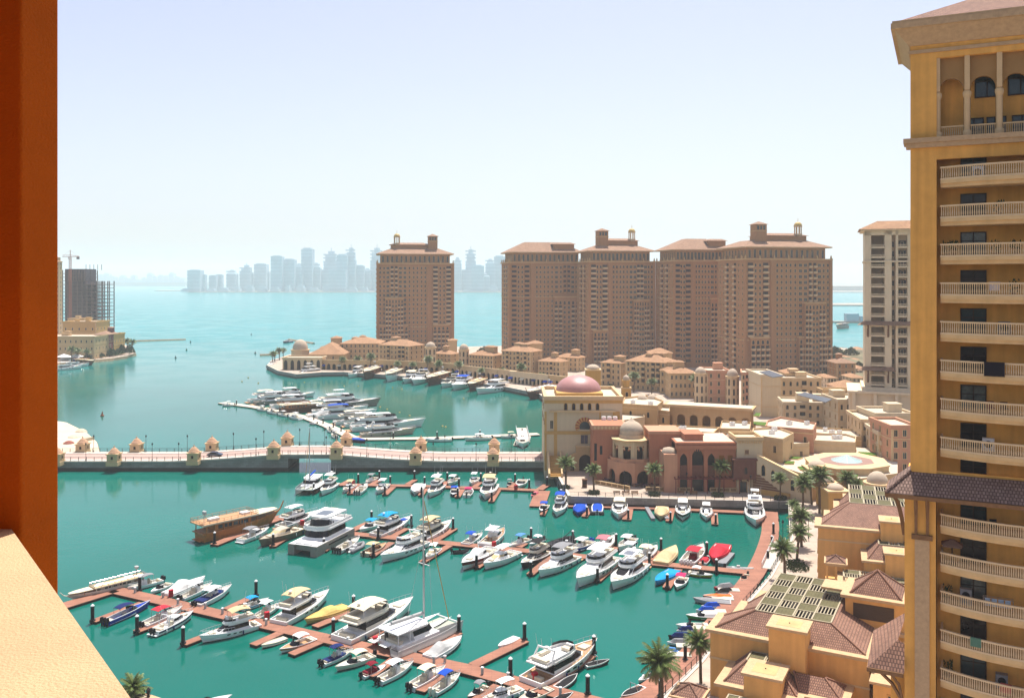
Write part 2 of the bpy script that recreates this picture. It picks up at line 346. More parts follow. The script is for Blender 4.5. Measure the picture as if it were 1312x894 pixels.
QZ = 2.5
def gp(l, z=QZ): return [(G(x, y, z).x, G(x, y, z).y) for x, y in l]
FRONT = [(-150, 104), (-20, 104), (5, 101)] + gp([(800, 950), (850, 890), (876, 866), (897, 845), (930, 800), (985, 738), (1012, 690), (1010, 643), (728, 636), (705, 592)])
BACK = gp([(697, 575), (700, 512), (690, 504), (640, 494), (600, 489.5), (560, 485.5), (500, 480.5), (440, 476.5), (412, 477), (380, 479.5), (356, 475), (342, 468), (347, 462), (372, 454), (440, 446), (600, 444), (700, 442), (1067, 446), (1110, 446), (1420, 446), (1420, 700), (1420, 940)]) + [(150, -50), (-150, -50)]
b = MB(); b.prism(FRONT + BACK, -5, QZ, 0, 1)
struct(b.obj('promenade', [stone, paver]))
b = MB(); q = gp([(1030, 452), (1062, 448), (1112, 448), (1420, 448), (1420, 520), (1180, 530), (1062, 505), (1040, 480)], QZ); b.prism(q[::-1], 2.3, QZ + .03); struct(b.obj('inland_ground', scrub))
# wet dark foot of the quay wall and a pale kerb along its top edge
def strip(pts, off, z0, z1, b, mi=0):
    for (x0, y0), (x1, y1) in zip(pts, pts[1:]):
        d = Vector((x1 - x0, y1 - y0)); L = d.length; d /= L; nrm = Vector((-d.y, d.x))
        p = [(x0, y0), (x1, y1), (x1 + nrm.x * off, y1 + nrm.y * off), (x0 + nrm.x * off, y0 + nrm.y * off)]
        b.prism(p if off > 0 else p[::-1], z0, z1, mi)
def rail(b, pts, z, h=1.05, step=2.2, r=.05, bars=True):
    for (x0, y0), (x1, y1) in zip(pts, pts[1:]):
        L = math.hypot(x1 - x0, y1 - y0); k = max(1, round(L / step))
        for i in range(k):
            x, y = x0 + (x1 - x0) * i / k, y0 + (y1 - y0) * i / k; b.box(x - r, x + r, y - r, y + r, z, z + h)
        b.tube([(x0, y0, z + h), (x1, y1, z + h)], r * .8, 4)
        if bars:
            for q in (.3, .55, .8): b.tube([(x0, y0, z + h * q), (x1, y1, z + h * q)], r * .35, 3)
b = MB(); strip(FRONT + BACK[:14], .06, -1, .9, b); struct(b.obj('sea_wall_foot', wet))
b = MB(); strip(FRONT, -.7, QZ - .05, QZ + .12, b); strip(BACK[:14], -.7, QZ - .05, QZ + .12, b); struct(b.obj('kerb', sidewalk))
b = MB(); rail(b, [(x + .35, y + .35) for x, y in FRONT[3:12]], QZ + .1)
tag(b.obj('quay_railing', ironm), 'thin dark iron railing along the marina promenade edge', 'railing')

# ---- bridge
BY0, BY1 = 264.0, 278.0
def bx(px): return (px - CX) * BY0 / FOC
def bz(x):                                           # deck height: a low hump over the channel
    c = bx(391); d = abs(x - c); return 2.85 + 2.0 * max(0, 1 - max(0, d - 9) / 32) ** 1.4
bxs = sorted([bx(40) + i * (bx(703) - bx(40)) / 66 for i in range(67)] + [bx(369), bx(424)])
b = MB(); root = thing('road_bridge', 'low grey stone bridge with pink paving crossing the harbour channel', 'bridge', (0, BY0, 0))
W_ = BY1 - BY0
def span(b, x0, x1, y0, y1, f0, f1, mi=0, top=None):
    o = [(x0, y0, f0(x0)), (x1, y0, f0(x1)), (x1, y1, f0(x1)), (x0, y1, f0(x0)), (x0, y0, f1(x0)), (x1, y0, f1(x1)), (x1, y1, f1(x1)), (x0, y1, f1(x0))]
    b.add(o, [(0, 3, 2, 1), (0, 1, 5, 4), (1, 2, 6, 5), (2, 3, 7, 6), (3, 0, 4, 7)], mi); b.add(o[4:], [(0, 1, 2, 3)], mi if top is None else top)
ops = (bx(369), bx(424))
for x0, x1 in zip(bxs, bxs[1:]):
    hole = x0 >= ops[0] - .01 and x1 <= ops[1] + .01
    span(b, x0, x1, 0, W_, (lambda x: bz(x) - 1.1) if hole else (lambda x: -4), bz)
b.obj('sea_wall', stone, root)
b = MB()
for x0, x1 in zip(bxs, bxs[1:]): span(b, x0, x1, 2.6, W_ - 2.6, lambda x: bz(x) - .1, lambda x: bz(x) + .006)
b.obj('carriageway', roadm, root)
for y0, y1 in ((-.25, 2.6), (W_ - 2.6, W_ + .25)):
    b = MB()
    for x0, x1 in zip(bxs, bxs[1:]): span(b, x0, x1, y0, y1, lambda x: bz(x) - .25, lambda x: bz(x) + .16)
    b.obj('footway', sidewalk, root)
for a, c, q in ((bxs[0], ops[0], ops[0]), (ops[1], bxs[-1], ops[1])):
    b = MB(); b.box(a, c, -.05, 0, -1, .95); b.box(q - .02, q + .02, -.05, W_, -1, 1); b.obj('wet_band', wet, root)
for y in (.15, W_ - .15):
    b = MB()
    for x0, x1 in zip(bxs[::1], bxs[1:]):
        z0, z1 = bz(x0) + .16, bz(x1) + .16
        b.box(x0 - .06, x0 + .06, y - .06, y + .06, z0, z0 + 1.15)
        for q in (1.1, .8, .5, .25): b.tube([(x0, y, z0 + q), (x1, y, z1 + q)], .05 if q > 1 else .022, 3)
    b.obj('railing', ironm, root)
# kiosks in pairs
def kiosk_mesh():
    k = MB(); k.box(-1.75, 1.75, -1.75, 1.75, -1.0, .25); k.box(-1.55, 1.55, -1.55, 1.55, .25, 2.3)
    k.box(-1.8, 1.8, -1.8, 1.8, 2.3, 2.55)
    t = MB(); z = 2.55
    for r0, r1, h in ((1.75, 1.5, .42), (1.5, 1.12, .42), (1.15, .8, .4), (.82, .45, .38)):
        t.lathe(0, 0, [(0, z), (r0, z), (r0, z + .14), (r1, z + h), (0, z + h)], 12); z += h - .03
    t.lathe(0, 0, [(.45, z), (.2, z + .3), (.12, z + .45), (.18, z + .55), (0, z + .85)], 8)
    return k.mesh('wall', [trim]), t.mesh('roof', [mat('kiosk_roof_stone', (.60, .36, .22), .85, .12, 2)])
km, kt = kiosk_mesh(); kw = winmesh(.9, 1.0, trim, darkin, 0, 0)
frontk = [75, 148, 250, 352, 432, 533, 632]; proto = None
for row, (pxs, y) in enumerate(((frontk, -.9), ([(p - CX) * BY0 / BY1 + CX for p in frontk], W_ + .9))):
    for i, p in enumerate(frontk):
        if row and False: pass
        x = bx(p); z = bz(x) + .1
        lab = 'pale stone kiosk with stepped roof, %s from left on the %s bridge side' % (ORD[i], 'far' if row else 'near')
        r = thing('stone_kiosk', lab, 'kiosk', (x, BY0 + y, z), 0, 'stone kiosks along the bridge')
        link('wall', km, r); link('roof', kt, r)
        for a in range(4):
            rz = a * math.pi / 2; link('window', kw[0], r, (1.55 * math.sin(rz), -1.55 * math.cos(rz), .9), rz)
# lamps
def lamp_meshes(h):
    p = MB(); p.lathe(0, 0, [(0, 0), (.16, 0), (.16, .5), (.07, .6), (.055, h), (0, h)], 8)
    l = MB(); l.lathe(0, 0, [(.05, h), (.2, h + .12), (.24, h + .5), (.1, h + .7), (0, h + .85)], 8)
    return p.mesh('post', [ironm]), l.mesh('lantern', [ironm])
lp, ll = lamp_meshes(4.6)
def lamp(x, y, z, lab, grp):
    r = thing('street_lamp', lab, 'street lamp', (x, y, z), 0, grp); link('post', lp, r); link('lantern', ll, r)
for row, (ps, y) in enumerate((([110, 195, 229, 328, 418, 470, 555, 610, 660], .35), ([120, 187, 240, 299, 338, 384, 416, 500, 570, 655], W_ - .35))):
    for i, p in enumerate(ps):
        x = (p - CX) * (BY0 + y) / FOC
        lamp(x, BY0 + y, bz(x) + .16, 'slim dark lamp post, %s from left on the %s footway of the bridge' % (ORD[i], 'far' if row else 'near'), 'lamp posts on the bridge')

# ---- sand spit on the left and the peninsula behind it
spit = gp([(-60, 537), (60, 537), (85, 541), (110, 553), (124, 566), (128, 580), (128, 590), (-60, 590)], 1.3)
b = MB(); b.frus(gp([(-70, 530), (62, 533), (88, 537), (114, 550), (129, 565), (133, 582), (128, 593), (-70, 593)], 0), -3, spit, 1.3, 1, 0)
struct(b.obj('sand_spit', [sandm, rockm]))
pen = gp([(-200, 466), (74, 465), (100, 463), (122, 460.5), (146, 458.5), (164, 455.5), (174, 452), (170, 446), (150, 437), (60, 428), (-200, 425)], 2)
b = MB(); b.frus([(x * 1.0, y - 4 if i < 6 else y + 4) for i, (x, y) in enumerate(pen)], -3, pen, 2, 0, 1)
struct(b.obj('peninsula_ground', [rockm, paver]))
# ---- distant shore under the skyline, low land at the left and right horizon
def shore(pts, Y, d, h, name='distant_shore'):
    b = MB(); p = [((x - CX) * Y / FOC, Y) for x in pts]
    b.prism([(p[0][0], Y + d * .5), (p[0][0] + 30, Y), (p[1][0], Y - d * .05), (p[1][0] + 50, Y + d)], -2, h); struct(b.obj(name, landm, uv=False))
shore((232, 1500), 3850, 900, 3.5); shore((190, 330), 4300, 300, 3); shore((-200, 240), 7600, 800, 30); shore((1040, 1600), 1900, 260, 2.5); shore((900, 1800), 4200, 900, 26)

# ---- floating docks: a walkway and its fingers, deck height .5
DZ = .5
def plank(b, P, Q, w_, z=DZ, mi=(0, 1)):
    P, Q = Vector(P[:2]), Vector(Q[:2]); d = (Q - P).normalized(); n_ = Vector((-d.y, d.x)) * w_ / 2
    q = [P - n_, Q - n_, Q + n_, P + n_]; b.prism([tuple(v) for v in q], z - .12, z, mi[0])
    n2 = n_ * .9; q = [P - n2, Q - n2, Q + n2, P + n2]; b.prism([tuple(v) for v in q], -.25, z - .12, mi[1])
def dock(label, main, mw, fingers, fw=1.6, mats=None, zoff=0):
    mats = mats or [dockp, pont]
    P0 = G(*main[0], DZ); r = thing('floating_dock', label, 'dock', (P0.x, P0.y, 0))
    rel = lambda p, z=DZ: G(p[0], p[1], z) - Vector((P0.x, P0.y, 0))
    b = MB(); pts = [rel(p) for p in main]
    for a, c in zip(pts, pts[1:]): plank(b, a, c, mw)
    for k, a in enumerate(pts[1:-1]): b.cyl(a.x, a.y, mw / 2, DZ - .13, DZ - .004 - .004 * (k % 2), 14)
    b.obj('walkway', mats, r, uv=False)
    for f in fingers:
        b = MB(); a, c = rel(f[0]), rel(f[1]); d = (c - a).normalized(); plank(b, a + d * mw * .45, c, f[2] if len(f) > 2 else fw, DZ - .03); b.obj('finger', mats, r, uv=False)
    return r
D1 = dock('long near floating dock with pink boards, nearest of the three marina docks', [(60, 782), (147, 755), (422, 818), (598, 856), (698, 882), (790, 905)], 3.0,
     [((205, 768), (225, 752)), ((282, 783), (320, 765)), ((395, 805), (449, 783)), ((465, 820), (490, 806)), ((530, 838), (588, 809)), ((598, 855), (672, 819), 1.9), ((697, 880), (757, 838), 1.9),
      ((190, 768), (119, 795)), ((247, 781), (174, 808)), ((305, 797), (235, 824)), ((374, 803), (324, 825)), ((424, 815), (373, 837)), ((512, 838), (474, 865)), ((580, 852), (538, 884)), ((645, 872), (608, 897))])
D2 = dock('middle floating dock with pink boards, white motor yachts on both sides', [(352, 661), (442, 682), (603, 698), (697, 707), (818, 719), (966, 733)], 2.6,
     [((359, 663), (274, 697), 2.2), ((392, 672), (349, 699)), ((442, 684), (414, 705)), ((505, 692), (477, 711)), ((579, 696), (541, 719)), ((645, 702), (610, 726)), ((712, 708), (679, 735)), ((795, 716), (765, 743)), ((871, 726), (854, 752)),
      ((446, 681), (472, 669), 2.0), ((500, 688), (521, 676)), ((555, 693), (582, 676), 1.9), ((661, 702), (673, 695)), ((775, 713), (789, 700)), ((833, 719), (846, 705)), ((893, 724), (904, 712))])
D3 = dock('back floating dock with pink boards between the bridge and the yachts', [(402, 619), (431, 620), (538, 622), (638, 625.5), (690, 627.5)], 2.4,
     [((436, 621), (449, 614)), ((474, 621), (487, 614)), ((520, 621), (532, 614)), ((566, 623), (573, 616)), ((607, 624), (615, 617)), ((653, 625), (660, 617.5)),
      ((413, 620), (402, 630)), ((457, 621), (448, 632)), ((505, 622), (493, 633)), ((546, 624), (539, 634)), ((593, 625), (586, 636)), ((639, 626), (629, 642)), ((696, 627), (688, 648), 4.0), ((689, 628), (701, 620), 2.2)])
D4 = dock('short floating dock with pink boards along the quay of the domed building', [(724, 647), (755, 648), (840, 650.5), (920, 654), (986, 657)], 2.2,
     [((757, 649), (749, 661)), ((806, 650), (803, 665), 2.2), ((861, 651), (857, 667)), ((915, 655), (916, 671)), ((699, 651), (695, 659), 1.4)])
b = MB(); cl_ = [(986, 655), (987, 680), (981, 704), (969, 730), (948, 760), (922, 793), (893, 829), (868, 856), (843, 876), (800, 905)]
P0 = G(*cl_[0], DZ); D5 = thing('floating_dock', 'curved floating walkway with pink boards following the quay past the jet skis', 'dock', (P0.x, P0.y, 0))
pts = [G(p[0], p[1], DZ) - Vector((P0.x, P0.y, 0)) for p in cl_]; fine = []
for i in range(len(pts) - 1):                        # smooth the centre line
    p0, p1, p2, p3 = pts[max(i - 1, 0)], pts[i], pts[i + 1], pts[min(i + 2, len(pts) - 1)]
    for k in range(4):
        t = k / 4; fine.append(.5 * (2 * p1 + (p2 - p0) * t + (2 * p0 - 5 * p1 + 4 * p2 - p3) * t * t + (3 * p1 - p0 - 3 * p2 + p3) * t ** 3))
fine.append(pts[-1])
L_, R_ = [], []
for i, p in enumerate(fine):
    d = (fine[min(i + 1, len(fine) - 1)] - fine[max(i - 1, 0)]).normalized(); q = Vector((-d.y, d.x, 0)) * 1.9; L_.append(p + q); R_.append(p - q)
for i in range(len(fine) - 1):
    z = DZ + .008; P = [L_[i], R_[i], R_[i + 1], L_[i + 1]]
    b.add([(p.x, p.y, z) for p in P], [(0, 1, 2, 3)], 0)
    for S in (L_, R_): b.add([(S[i].x, S[i].y, -.25), (S[i + 1].x, S[i + 1].y, -.25), (S[i + 1].x, S[i + 1].y, z), (S[i].x, S[i].y, z)], [(0, 1, 2, 3)], 1)
b.obj('walkway', [dockp, pont], D5, uv=False)
D6 = dock('pale concrete pier curving out among the large yachts beyond the bridge', [(284, 515.5), (327, 521), (357, 527), (390, 533.5), (420, 545), (441, 555), (455, 562), (548, 561), (609, 559), (690, 555.5)], 4.4, [((672, 557), (667, 570), 5.0)], 2, [dockc, pont])

# gangways, white railed
def gangway(lab, p, q, z0, z1, w_):
    a, c = G(*p, z0), G(*q, z1); r = thing('gangway', lab, 'gangway', tuple(a)); d = c - a; n_ = Vector((-d.y, d.x, 0)).normalized() * w_ / 2; o = Vector()
    b = MB(); P = [o - n_, o + n_, d + n_, d - n_]; b.add([(v.x, v.y, v.z) for v in P] + [(v.x, v.y, v.z - .2) for v in P], [(3, 2, 1, 0), (4, 5, 6, 7), (0, 1, 5, 4), (1, 2, 6, 5), (2, 3, 7, 6), (3, 0, 4, 7)]); b.obj('ramp', sidewalk, r)
    for s in (-1, 1):
        b = MB(); k = 8
        for h in (.5, 1.0): b.tube([o + n_ * s + Vector((0, 0, h)), d + n_ * s + Vector((0, 0, h))], .06, 4)
        for i in range(k + 1): u = d * (i / k) + n_ * s; b.tube([u, u + Vector((0, 0, 1.0))], .045, 4)
        b.obj('handrail', white, r)
gangway('white railed gangway from the curved dock up to the palm promenade', (984, 728), (999, 694), .55, 2.6, 2.4)
gangway('wide white gangway beside the theatre down to the far pier', (672, 566), (668, 548), .6, 2.2, 4.0)

# ---- mooring piles, each with a pale cap
pm = MB(); pm.lathe(0, 0, [(0, -3), (.28, -3), (.28, 2.75), (0, 2.75)], 10); pm = pm.mesh('post', [blackm])
pc = MB(); pc.lathe(0, 0, [(.30, 2.74), (.30, 2.84), (.04, 3.1), (0, 3.1)], 10); pc = pc.mesh('cap', [white])
pcol = MB(); pcol.lathe(0, 0, [(.28, .3), (.48, .3), (.48, .62), (.28, .62)], 8); pcol = pcol.mesh('collar', [ironm])
def piles(where, l, s=1.0):
    for i, p in enumerate(sorted(l)):
        q = G(p[0], p[1], .3); r = thing('mooring_pile', 'black mooring pile with pale cap, %s from left %s' % (ORD[i], where), 'mooring pile', (q.x, q.y, 0), 0, 'mooring piles ' + where)
        r.scale = (s, s, s); link('post', pm, r); link('cap', pc, r); link('collar', pcol, r)
piles('along the near dock', [(118.5, 796), (175.5, 810), (234.5, 825), (179, 757), (328, 763), (453, 783), (427, 814), (495, 830), (588, 810), (672, 820), (654, 867), (761, 837), (753, 890)], 1.05)
piles('along the middle dock', [(275, 697), (350, 699), (415, 705), (476, 668.5), (527, 674), (484.5, 690), (545, 696), (478.5, 712), (543, 720), (580.5, 678), (628, 687), (680.5, 691), (734, 695), (610.5, 727), (680, 736), (789.5, 699), (847, 705), (832, 724), (765.5, 744.5), (855, 753), (905.5, 710), (918, 733)])
piles('along the back dock', [(459, 618), (486, 614), (500, 621), (531, 614), (448, 632), (493, 633.5), (402, 630.5), (544, 622), (573, 616), (588, 624), (616, 617), (660, 618), (678, 625.5), (540, 635), (586.5, 636.5), (630, 642), (701, 622)], .95)
piles('along the quay dock', [(752, 661), (805, 665), (859, 668), (917, 671), (697, 659)], .9)
piles('beside the curved walkway', [(991, 684), (989, 701), (984, 720), (846, 893), (878, 846)], .95)
piles('on the far pier', [(303, 519), (339, 523), (362, 527), (402, 538), (414, 543), (427, 548), (437, 553), (560, 561), (615, 559), (669, 556.5), (504, 562)], .9)

# ---- red fire cabinets and grey power pedestals on the docks
fb = MB(); fb.box(-.38, .38, -.3, .3, 0, 1.25); fb = fb.mesh('cabinet', [red]); fd = MB(); fd.box(-.28, .28, -.34, -.302, .2, 1.1); fd = fd.mesh('door', [cl('dark_red_paint', (.36, .02, .02), .5)])
for (x, y), lab in (((219, 764), 'beside the shrouded white boat on the near dock'), ((342, 793), 'behind the tan-topped motor yacht on the near dock'), ((481, 825), 'at the stern of the sailing catamaran'), ((685, 872), 'at the stern of the large yacht on the near dock'),
                    ((387, 673), 'between the yachts near the power catamaran'), ((633, 701), 'in the middle of the middle dock'), ((780, 713), 'between the two big white yachts'), ((453, 620.5), 'left one on the back dock'), ((566, 624), 'middle one on the back dock'), ((661, 627), 'right one on the back dock')):
    q = G(x, y, DZ); r = thing('fire_cabinet', 'red fire cabinet ' + lab, 'fire cabinet', tuple(q), .5, 'red fire cabinets on the docks'); link('cabinet', fb, r); link('door', fd, r)
pb = MB(); pb.box(-.16, .16, -.14, .14, 0, .85); pb = pb.mesh('pillar', [mat('pedestal_grey', (.5, .5, .47), .5, .1)]); ph = MB(); ph.prism([(-.2, -.18), (.2, -.18), (.2, .18), (-.2, .18)], .85, 1.02); ph = ph.mesh('hood', [white])
for i, (x, y) in enumerate([(173, 759), (209, 765), (228, 774), (263, 779), (285, 786), (341, 800), (431, 817), (446, 824), (501, 833), (556, 849), (570, 848), (618, 863), (651, 870), (718, 889)]):
    q = G(x, y, DZ); r = thing('power_pedestal', 'small grey power pedestal with white hood, %s from left on the near dock' % ORD[i], 'power pedestal', tuple(q), -.47, 'power pedestals on the near dock'); link('pillar', pb, r); link('hood', ph, r)
# ---- buoys
bm1 = MB(); bm1.lathe(0, 0, [(0, -.5), (1.0, -.5), (1.1, .5), (.6, .9), (.25, 2.6), (0, 2.8)], 10)
for i, (x, y, c, l) in enumerate([(131, 533, 'r', 'reddish square channel buoy floating beyond the bridge, leftmost in the channel'), (225, 459, 'k', 'dark channel buoy off the left headland'), (239, 449, 'g', 'dark green channel buoy at the end of the thin breakwater'), (244, 439, 'k', 'dark buoy right of the breakwater end'), (327, 453, 'k', 'dark channel buoy left of the domed pavilion'), (322, 429, 'k', 'small dark buoy far out in the open water')]):
    q = G(x, y, 0); m = {'r': cl('buoy_rust', (.30, .09, .05)), 'k': cl('buoy_dark', (.04, .05, .05)), 'g': cl('buoy_green', (.02, .12, .06))}[c]
    o = bm1.obj('channel_buoy', m, None, (q.x, q.y, 0)); o.scale = (.7, .7, .7); tag(o, l, 'buoy', 'buoys in the channel')
by = MB(); by.lathe(0, 0, [(0, -.3), (.42, -.1), (.42, .35), (0, .6)], 8); bym = by.mesh('mooring_buoy', [cl('buoy_yellow', (.60, .44, .16))])
for i, (x, y) in enumerate([(310, 489), (331, 491), (318, 484), (390, 490), (441, 495), (459, 495), (503, 497), (515, 499), (487, 522), (496, 525), (512, 529), (525, 533), (567, 546.5), (571, 547.5), (594, 511), (603, 488)]):
    q = G(x, y, 0); tag(link('mooring_buoy', bym, None, (q.x, q.y, 0)), 'small yellow mooring buoy, %s from left off the far yacht quay' % ORD[i], 'buoy', 'yellow mooring buoys')
# thin breakwaters far out
for p, q, l in (((170, 437.5), (238, 435.5), 'thin low rock breakwater off the left headland'), ((333, 455.5), (352, 455), 'short low reddish breakwater beside the domed pavilion'), ((370, 435.5), (402, 440.5), 'low rock breakwater behind the domed pavilion')):
    a, c = G(*p, 0), G(*q, 0); b = MB(); b.tube([Vector((0, 0, 0)), c - a], 1.3, 6); tag(b.obj('breakwater', rockm, None, tuple(a)), l, 'breakwater')

# ---- haze: pale still air over the whole harbour
b = MB(); b.box(-8900, 8900, -58, 13900, -8, 260)
hz = b.obj('haze', [], uv=False); struct(hz, 'stuff')
hm = bpy.data.materials.new('haze_air'); hm.use_nodes = True; t = hm.node_tree; t.nodes.remove(t.nodes['Principled BSDF'])
pv = t.nodes.new('ShaderNodeVolumePrincipled'); pv.inputs['Density'].default_value = 1.6e-4; pv.inputs['Color'].default_value = (.96, .98, 1, 1); pv.inputs['Anisotropy'].default_value = 0.0
lk(t, pv.outputs[0], t.nodes['Material Output'].inputs['Volume']); hm.cycles.homogeneous_volume = True; hz.data.materials.append(hm)
# ================================================================ TOWERS BEYOND THE HARBOUR
BALC = {}
def balc_rec(w_, pm_):
    k = (w_, pm_.name)
    if k not in BALC:
        b = MB(); b.box(-w_ / 2, w_ / 2, -1.1, 0, 0, .22, 0); b.box(-w_ / 2, w_ / 2, -1.1, -.95, .22, 1.15, 0)
        b.box(-w_ / 2, -w_ / 2 + .15, -.95, 0, .22, 1.15, 0); b.box(w_ / 2 - .15, w_ / 2, -.95, 0, .22, 1.15, 0)
        b.add([(-w_ / 2 + .2, -.03, .22), (w_ / 2 - .2, -.03, .22), (w_ / 2 - .2, -.03, 2.75), (-w_ / 2 + .2, -.03, 2.75)], [(0, 1, 2, 3)], 1)
        b.add([(x, -.06, z) for x, z in ((-w_ * .15, .22), (w_ * .15, .22), (w_ * .15, 2.4), (-w_ * .15, 2.4))], [(0, 1, 2, 3)], 2)
        BALC[k] = (b.mesh('balcony', [pm_, darkin, glass], uv=False), b, [pm_, darkin, glass])
    return BALC[k]
FH = 3.28
def tower(label, px0, px1, Y, rz, W, D, style, mirror=False, zb=2.5):
    """brown apartment tower; front faces -y; local x from the left front corner"""
    ca, sa = math.cos(rz), math.sin(rz); X0 = (px0 - CX) * Y / FOC
    def ext(): 
        q = [CX + FOC * (X0 + x * ca - y * sa) / (Y + x * sa + y * ca) for x in (-.8, W + .8) for y in (-.8, D + .8)]; return min(q), max(q)
    for _ in range(12): a, e = ext(); W *= (px1 - px0) / (e - a); a, e = ext(); X0 += (px0 - a) * Y / FOC
    r = thing('apartment_tower', label, 'apartment tower', (X0, Y, 0), rz, 'brown towers behind the yacht basin')
    X = lambda f: (1 - f) * W if mirror else f * W
    ZB, ZE = 68.6, 75.6
    b = MB(); b.box(0, W, 0, D, zb, ZB)
    for f in (.0, .30, .335, 1.0):                      # shallow projecting piers break the front
        x = X(f); b.box(x - .8, x + .8, -.7, 0, zb, ZB + .4)
    b.box(*sorted((X(.30), X(.335))), -.9, 0, zb, ZB)
    b.box(2.2, W - 2.2, 2.2, D - 2.2, ZB, ZE)           # set-back top storey
    b.obj('wall', towerw, r)
    b = MB()
    b.box(-.9, W + .9, -1.0, D + .9, ZB - .45, ZB + .25); b.box(-.4, W + .4, -.45, D + .4, 22.3, 22.8) if style == 'cupola' else b.box(-.4, W + .4, -.45, D + .4, 45.0, 45.5)
    b.obj('cornice', towert, r)
    b = MB(); b.box(-.6, W + .6, -.7, D + .6, ZE - .55, ZE); b.obj('eaves', trim, r)
    b = MB()
    if style == 'cupola': hip(b, -1, W + 1, -1.1, D + 1, ZE, 4.2, 11)
    else: hip(b, -1, W + 1, -1.1, D + 1, ZE, 7.2, 14)
    b.obj('roof', tile_t, r)
    if style == 'cupola':
        x0, x1 = sorted((X(.30), X(.82))); b = MB(); b.box(x0, x1, 10, D - 10, ZE + 3, ZE + 7.0); hip(b, x0 - 1.2, x1 + 1.2, 9, D - 9, ZE + 7, 1.6, 6, 1); b.obj('penthouse', [towerw, tile_t], r)
        x = X(.26); b = MB(); b.box(x - 3.4, x + 3.4, 7.5, 14.5, ZE + 2, ZE + 13.2); b.box(x - 3.6, x + 3.6, 7.3, 14.7, ZE + 9.2, ZE + 9.6, 1)
        hip(b, x - 4.3, x + 4.3, 6.6, 15.4, ZE + 13.2, 1.9, None, 2)
        for k in range(3): b.box(x - 2.6 + k * 1.9, x - 1.4 + k * 1.9, 7.44, 7.52, ZE + 10.2, ZE + 12.4, 3)
        t = b.obj('turret', [towerw, towert, tile_t, glassb], r)
        x = X(.74); b = MB(); b.cyl(x, 12, 2.4, ZE + 6.5, ZE + 8.2, 16)
        for k in range(8): b.cyl(x + 2.0 * math.cos(k * math.pi / 4), 12 + 2.0 * math.sin(k * math.pi / 4), .28, ZE + 8.2, ZE + 12.4, 6)
        b.cyl(x, 12, 2.5, ZE + 12.4, ZE + 12.9, 16); dome(b, x, 12, 2.35, ZE + 12.9, 2.3, 16, 1); b.cyl(x, 12, .12, ZE + 15, ZE + 17.5, 5, 1); b.obj('cupola', [trim, gold], r)
    else:
        x0, x1 = sorted((X(.62), X(.90))); b = MB(); b.box(x0, x1, 3, 12, ZE - 3, ZE + 5.6); hip(b, x0 - 1.2, x1 + 1.2, 2, 13, ZE + 5.6, 1.2, 3, 1); b.obj('penthouse', [towerw, tile_t], r)
    # lower bays
    wins = []; bal = []
    def bay(f0, f1, dpt, z1, n, fl0, nm):
        x0, x1 = sorted((X(f0), X(f1))); q = MB(); q.box(x0, x1, -dpt, 0, zb, z1, 0); q.box(x0 - .25, x1 + .25, -dpt - .25, 0, z1 - .3, z1 + .35, 1)
        q.obj(nm, [towerw, towert], r)
        cw = (x1 - x0) / n; k = 0; z = zb + 1.2
        while z + 3 < z1 - .4:
            top = z + FH + 3 > z1 - .4
            for i in range(n):
                xx = x0 + cw * (i + .5)
                if top: wins.append((winmesh(cw * .62, 2.3, towert, glass, 1), xx, -dpt, z + .25, 0))
                elif i in (n // 2, (n - 1) // 2) and n > 4: wins.append((winmesh(1.7, 1.9, towert, glassb, 0), xx, -dpt, z + .5, 0))
                else: bal.append((balc_rec(round(cw * .8, 1), towerp), xx, -dpt, z, 0))
            z += FH
        return x0, x1, z1
    if style == 'cupola': B1 = bay(.60, .98, 2.4, 24, 8, 0, 'lower_bay'); B2 = bay(.66, .90, 3.4, 43.5, 6, 6, 'upper_bay'); B3 = bay(.05, .27, 1.6, 24, 4, 0, 'lower_bay')
    else: B1 = bay(.60, .95, 1.6, 45, 6, 0, 'lower_bay'); B2 = B3 = (0, 0, 0)
    cols = [(.06, 'b'), (.12, 'w'), (.17, 'w'), (.235, 'b'), (.37, 'w'), (.42, 'w'), (.475, 'w'), (.525, 'w'), (.58, 'w'), (.64, 'e'), (.70, 'e' if style == 'cupola' else 'w'), (.755, 'b2'), (.81, 'b2'), (.865, 'e'), (.915, 'w'), (.965, 'w')]
    n = int((ZB - 3 - zb) / FH)
    for k in range(n):
        z = zb + 2.2 + k * FH
        for f, ty in cols:
            x = X(f)
            if any(q[0] - .6 < x < q[1] + .6 and z < q[2] for q in (B1, B2, B3)): continue
            if ty in ('b', 'b2'): bal.append((balc_rec(3.6 if ty == 'b' else 2.2, towerp if style == 'cupola' else towerw), x, 0, z, 0))
            elif ty == 'e': wins.append((winmesh(2.2, 1.9, towert, glassb, 0), x, 0, z + .5, 0))
            else: wins.append((winmesh(1.45, 1.85, towert, glassb if (k * 7 + int(f * 100)) % 3 else glass, 1 if k == n - 1 else 0), x, 0, z + .6, 0))
        for j in range(7):
            y = D * (j + .6) / 7.4
            if j in (2, 4): bal.append((balc_rec(3.2, towerp), 0, y, z, -math.pi / 2)); bal.append((balc_rec(3.2, towerp), W, y, z, math.pi / 2))
            else:
                wins.append((winmesh(1.25, 1.75, towert, glassb, 0), 0, y, z + .6, -math.pi / 2)); wins.append((winmesh(1.25, 1.75, towert, glassb, 0), W, y, z + .6, math.pi / 2))
    for i in range(15):
        x = 2.2 + (W - 4.4) * (i + .5) / 15; wins.insert(0, (winmesh(1.7, 4.6, towert, glassb, 1 if i % 4 == 2 else 0), x, 2.2, ZB + .9, 0))
    for i in range(8):
        y = 2.2 + (D - 4.4) * (i + .5) / 8; wins.insert(0, (winmesh(1.7, 4.6, towert, glassb, 0), 2.2, y, ZB + .9, -math.pi / 2))
    key = lambda q: (q[4] != 0, -q[3]); wins.sort(key=key); bal.sort(key=key)
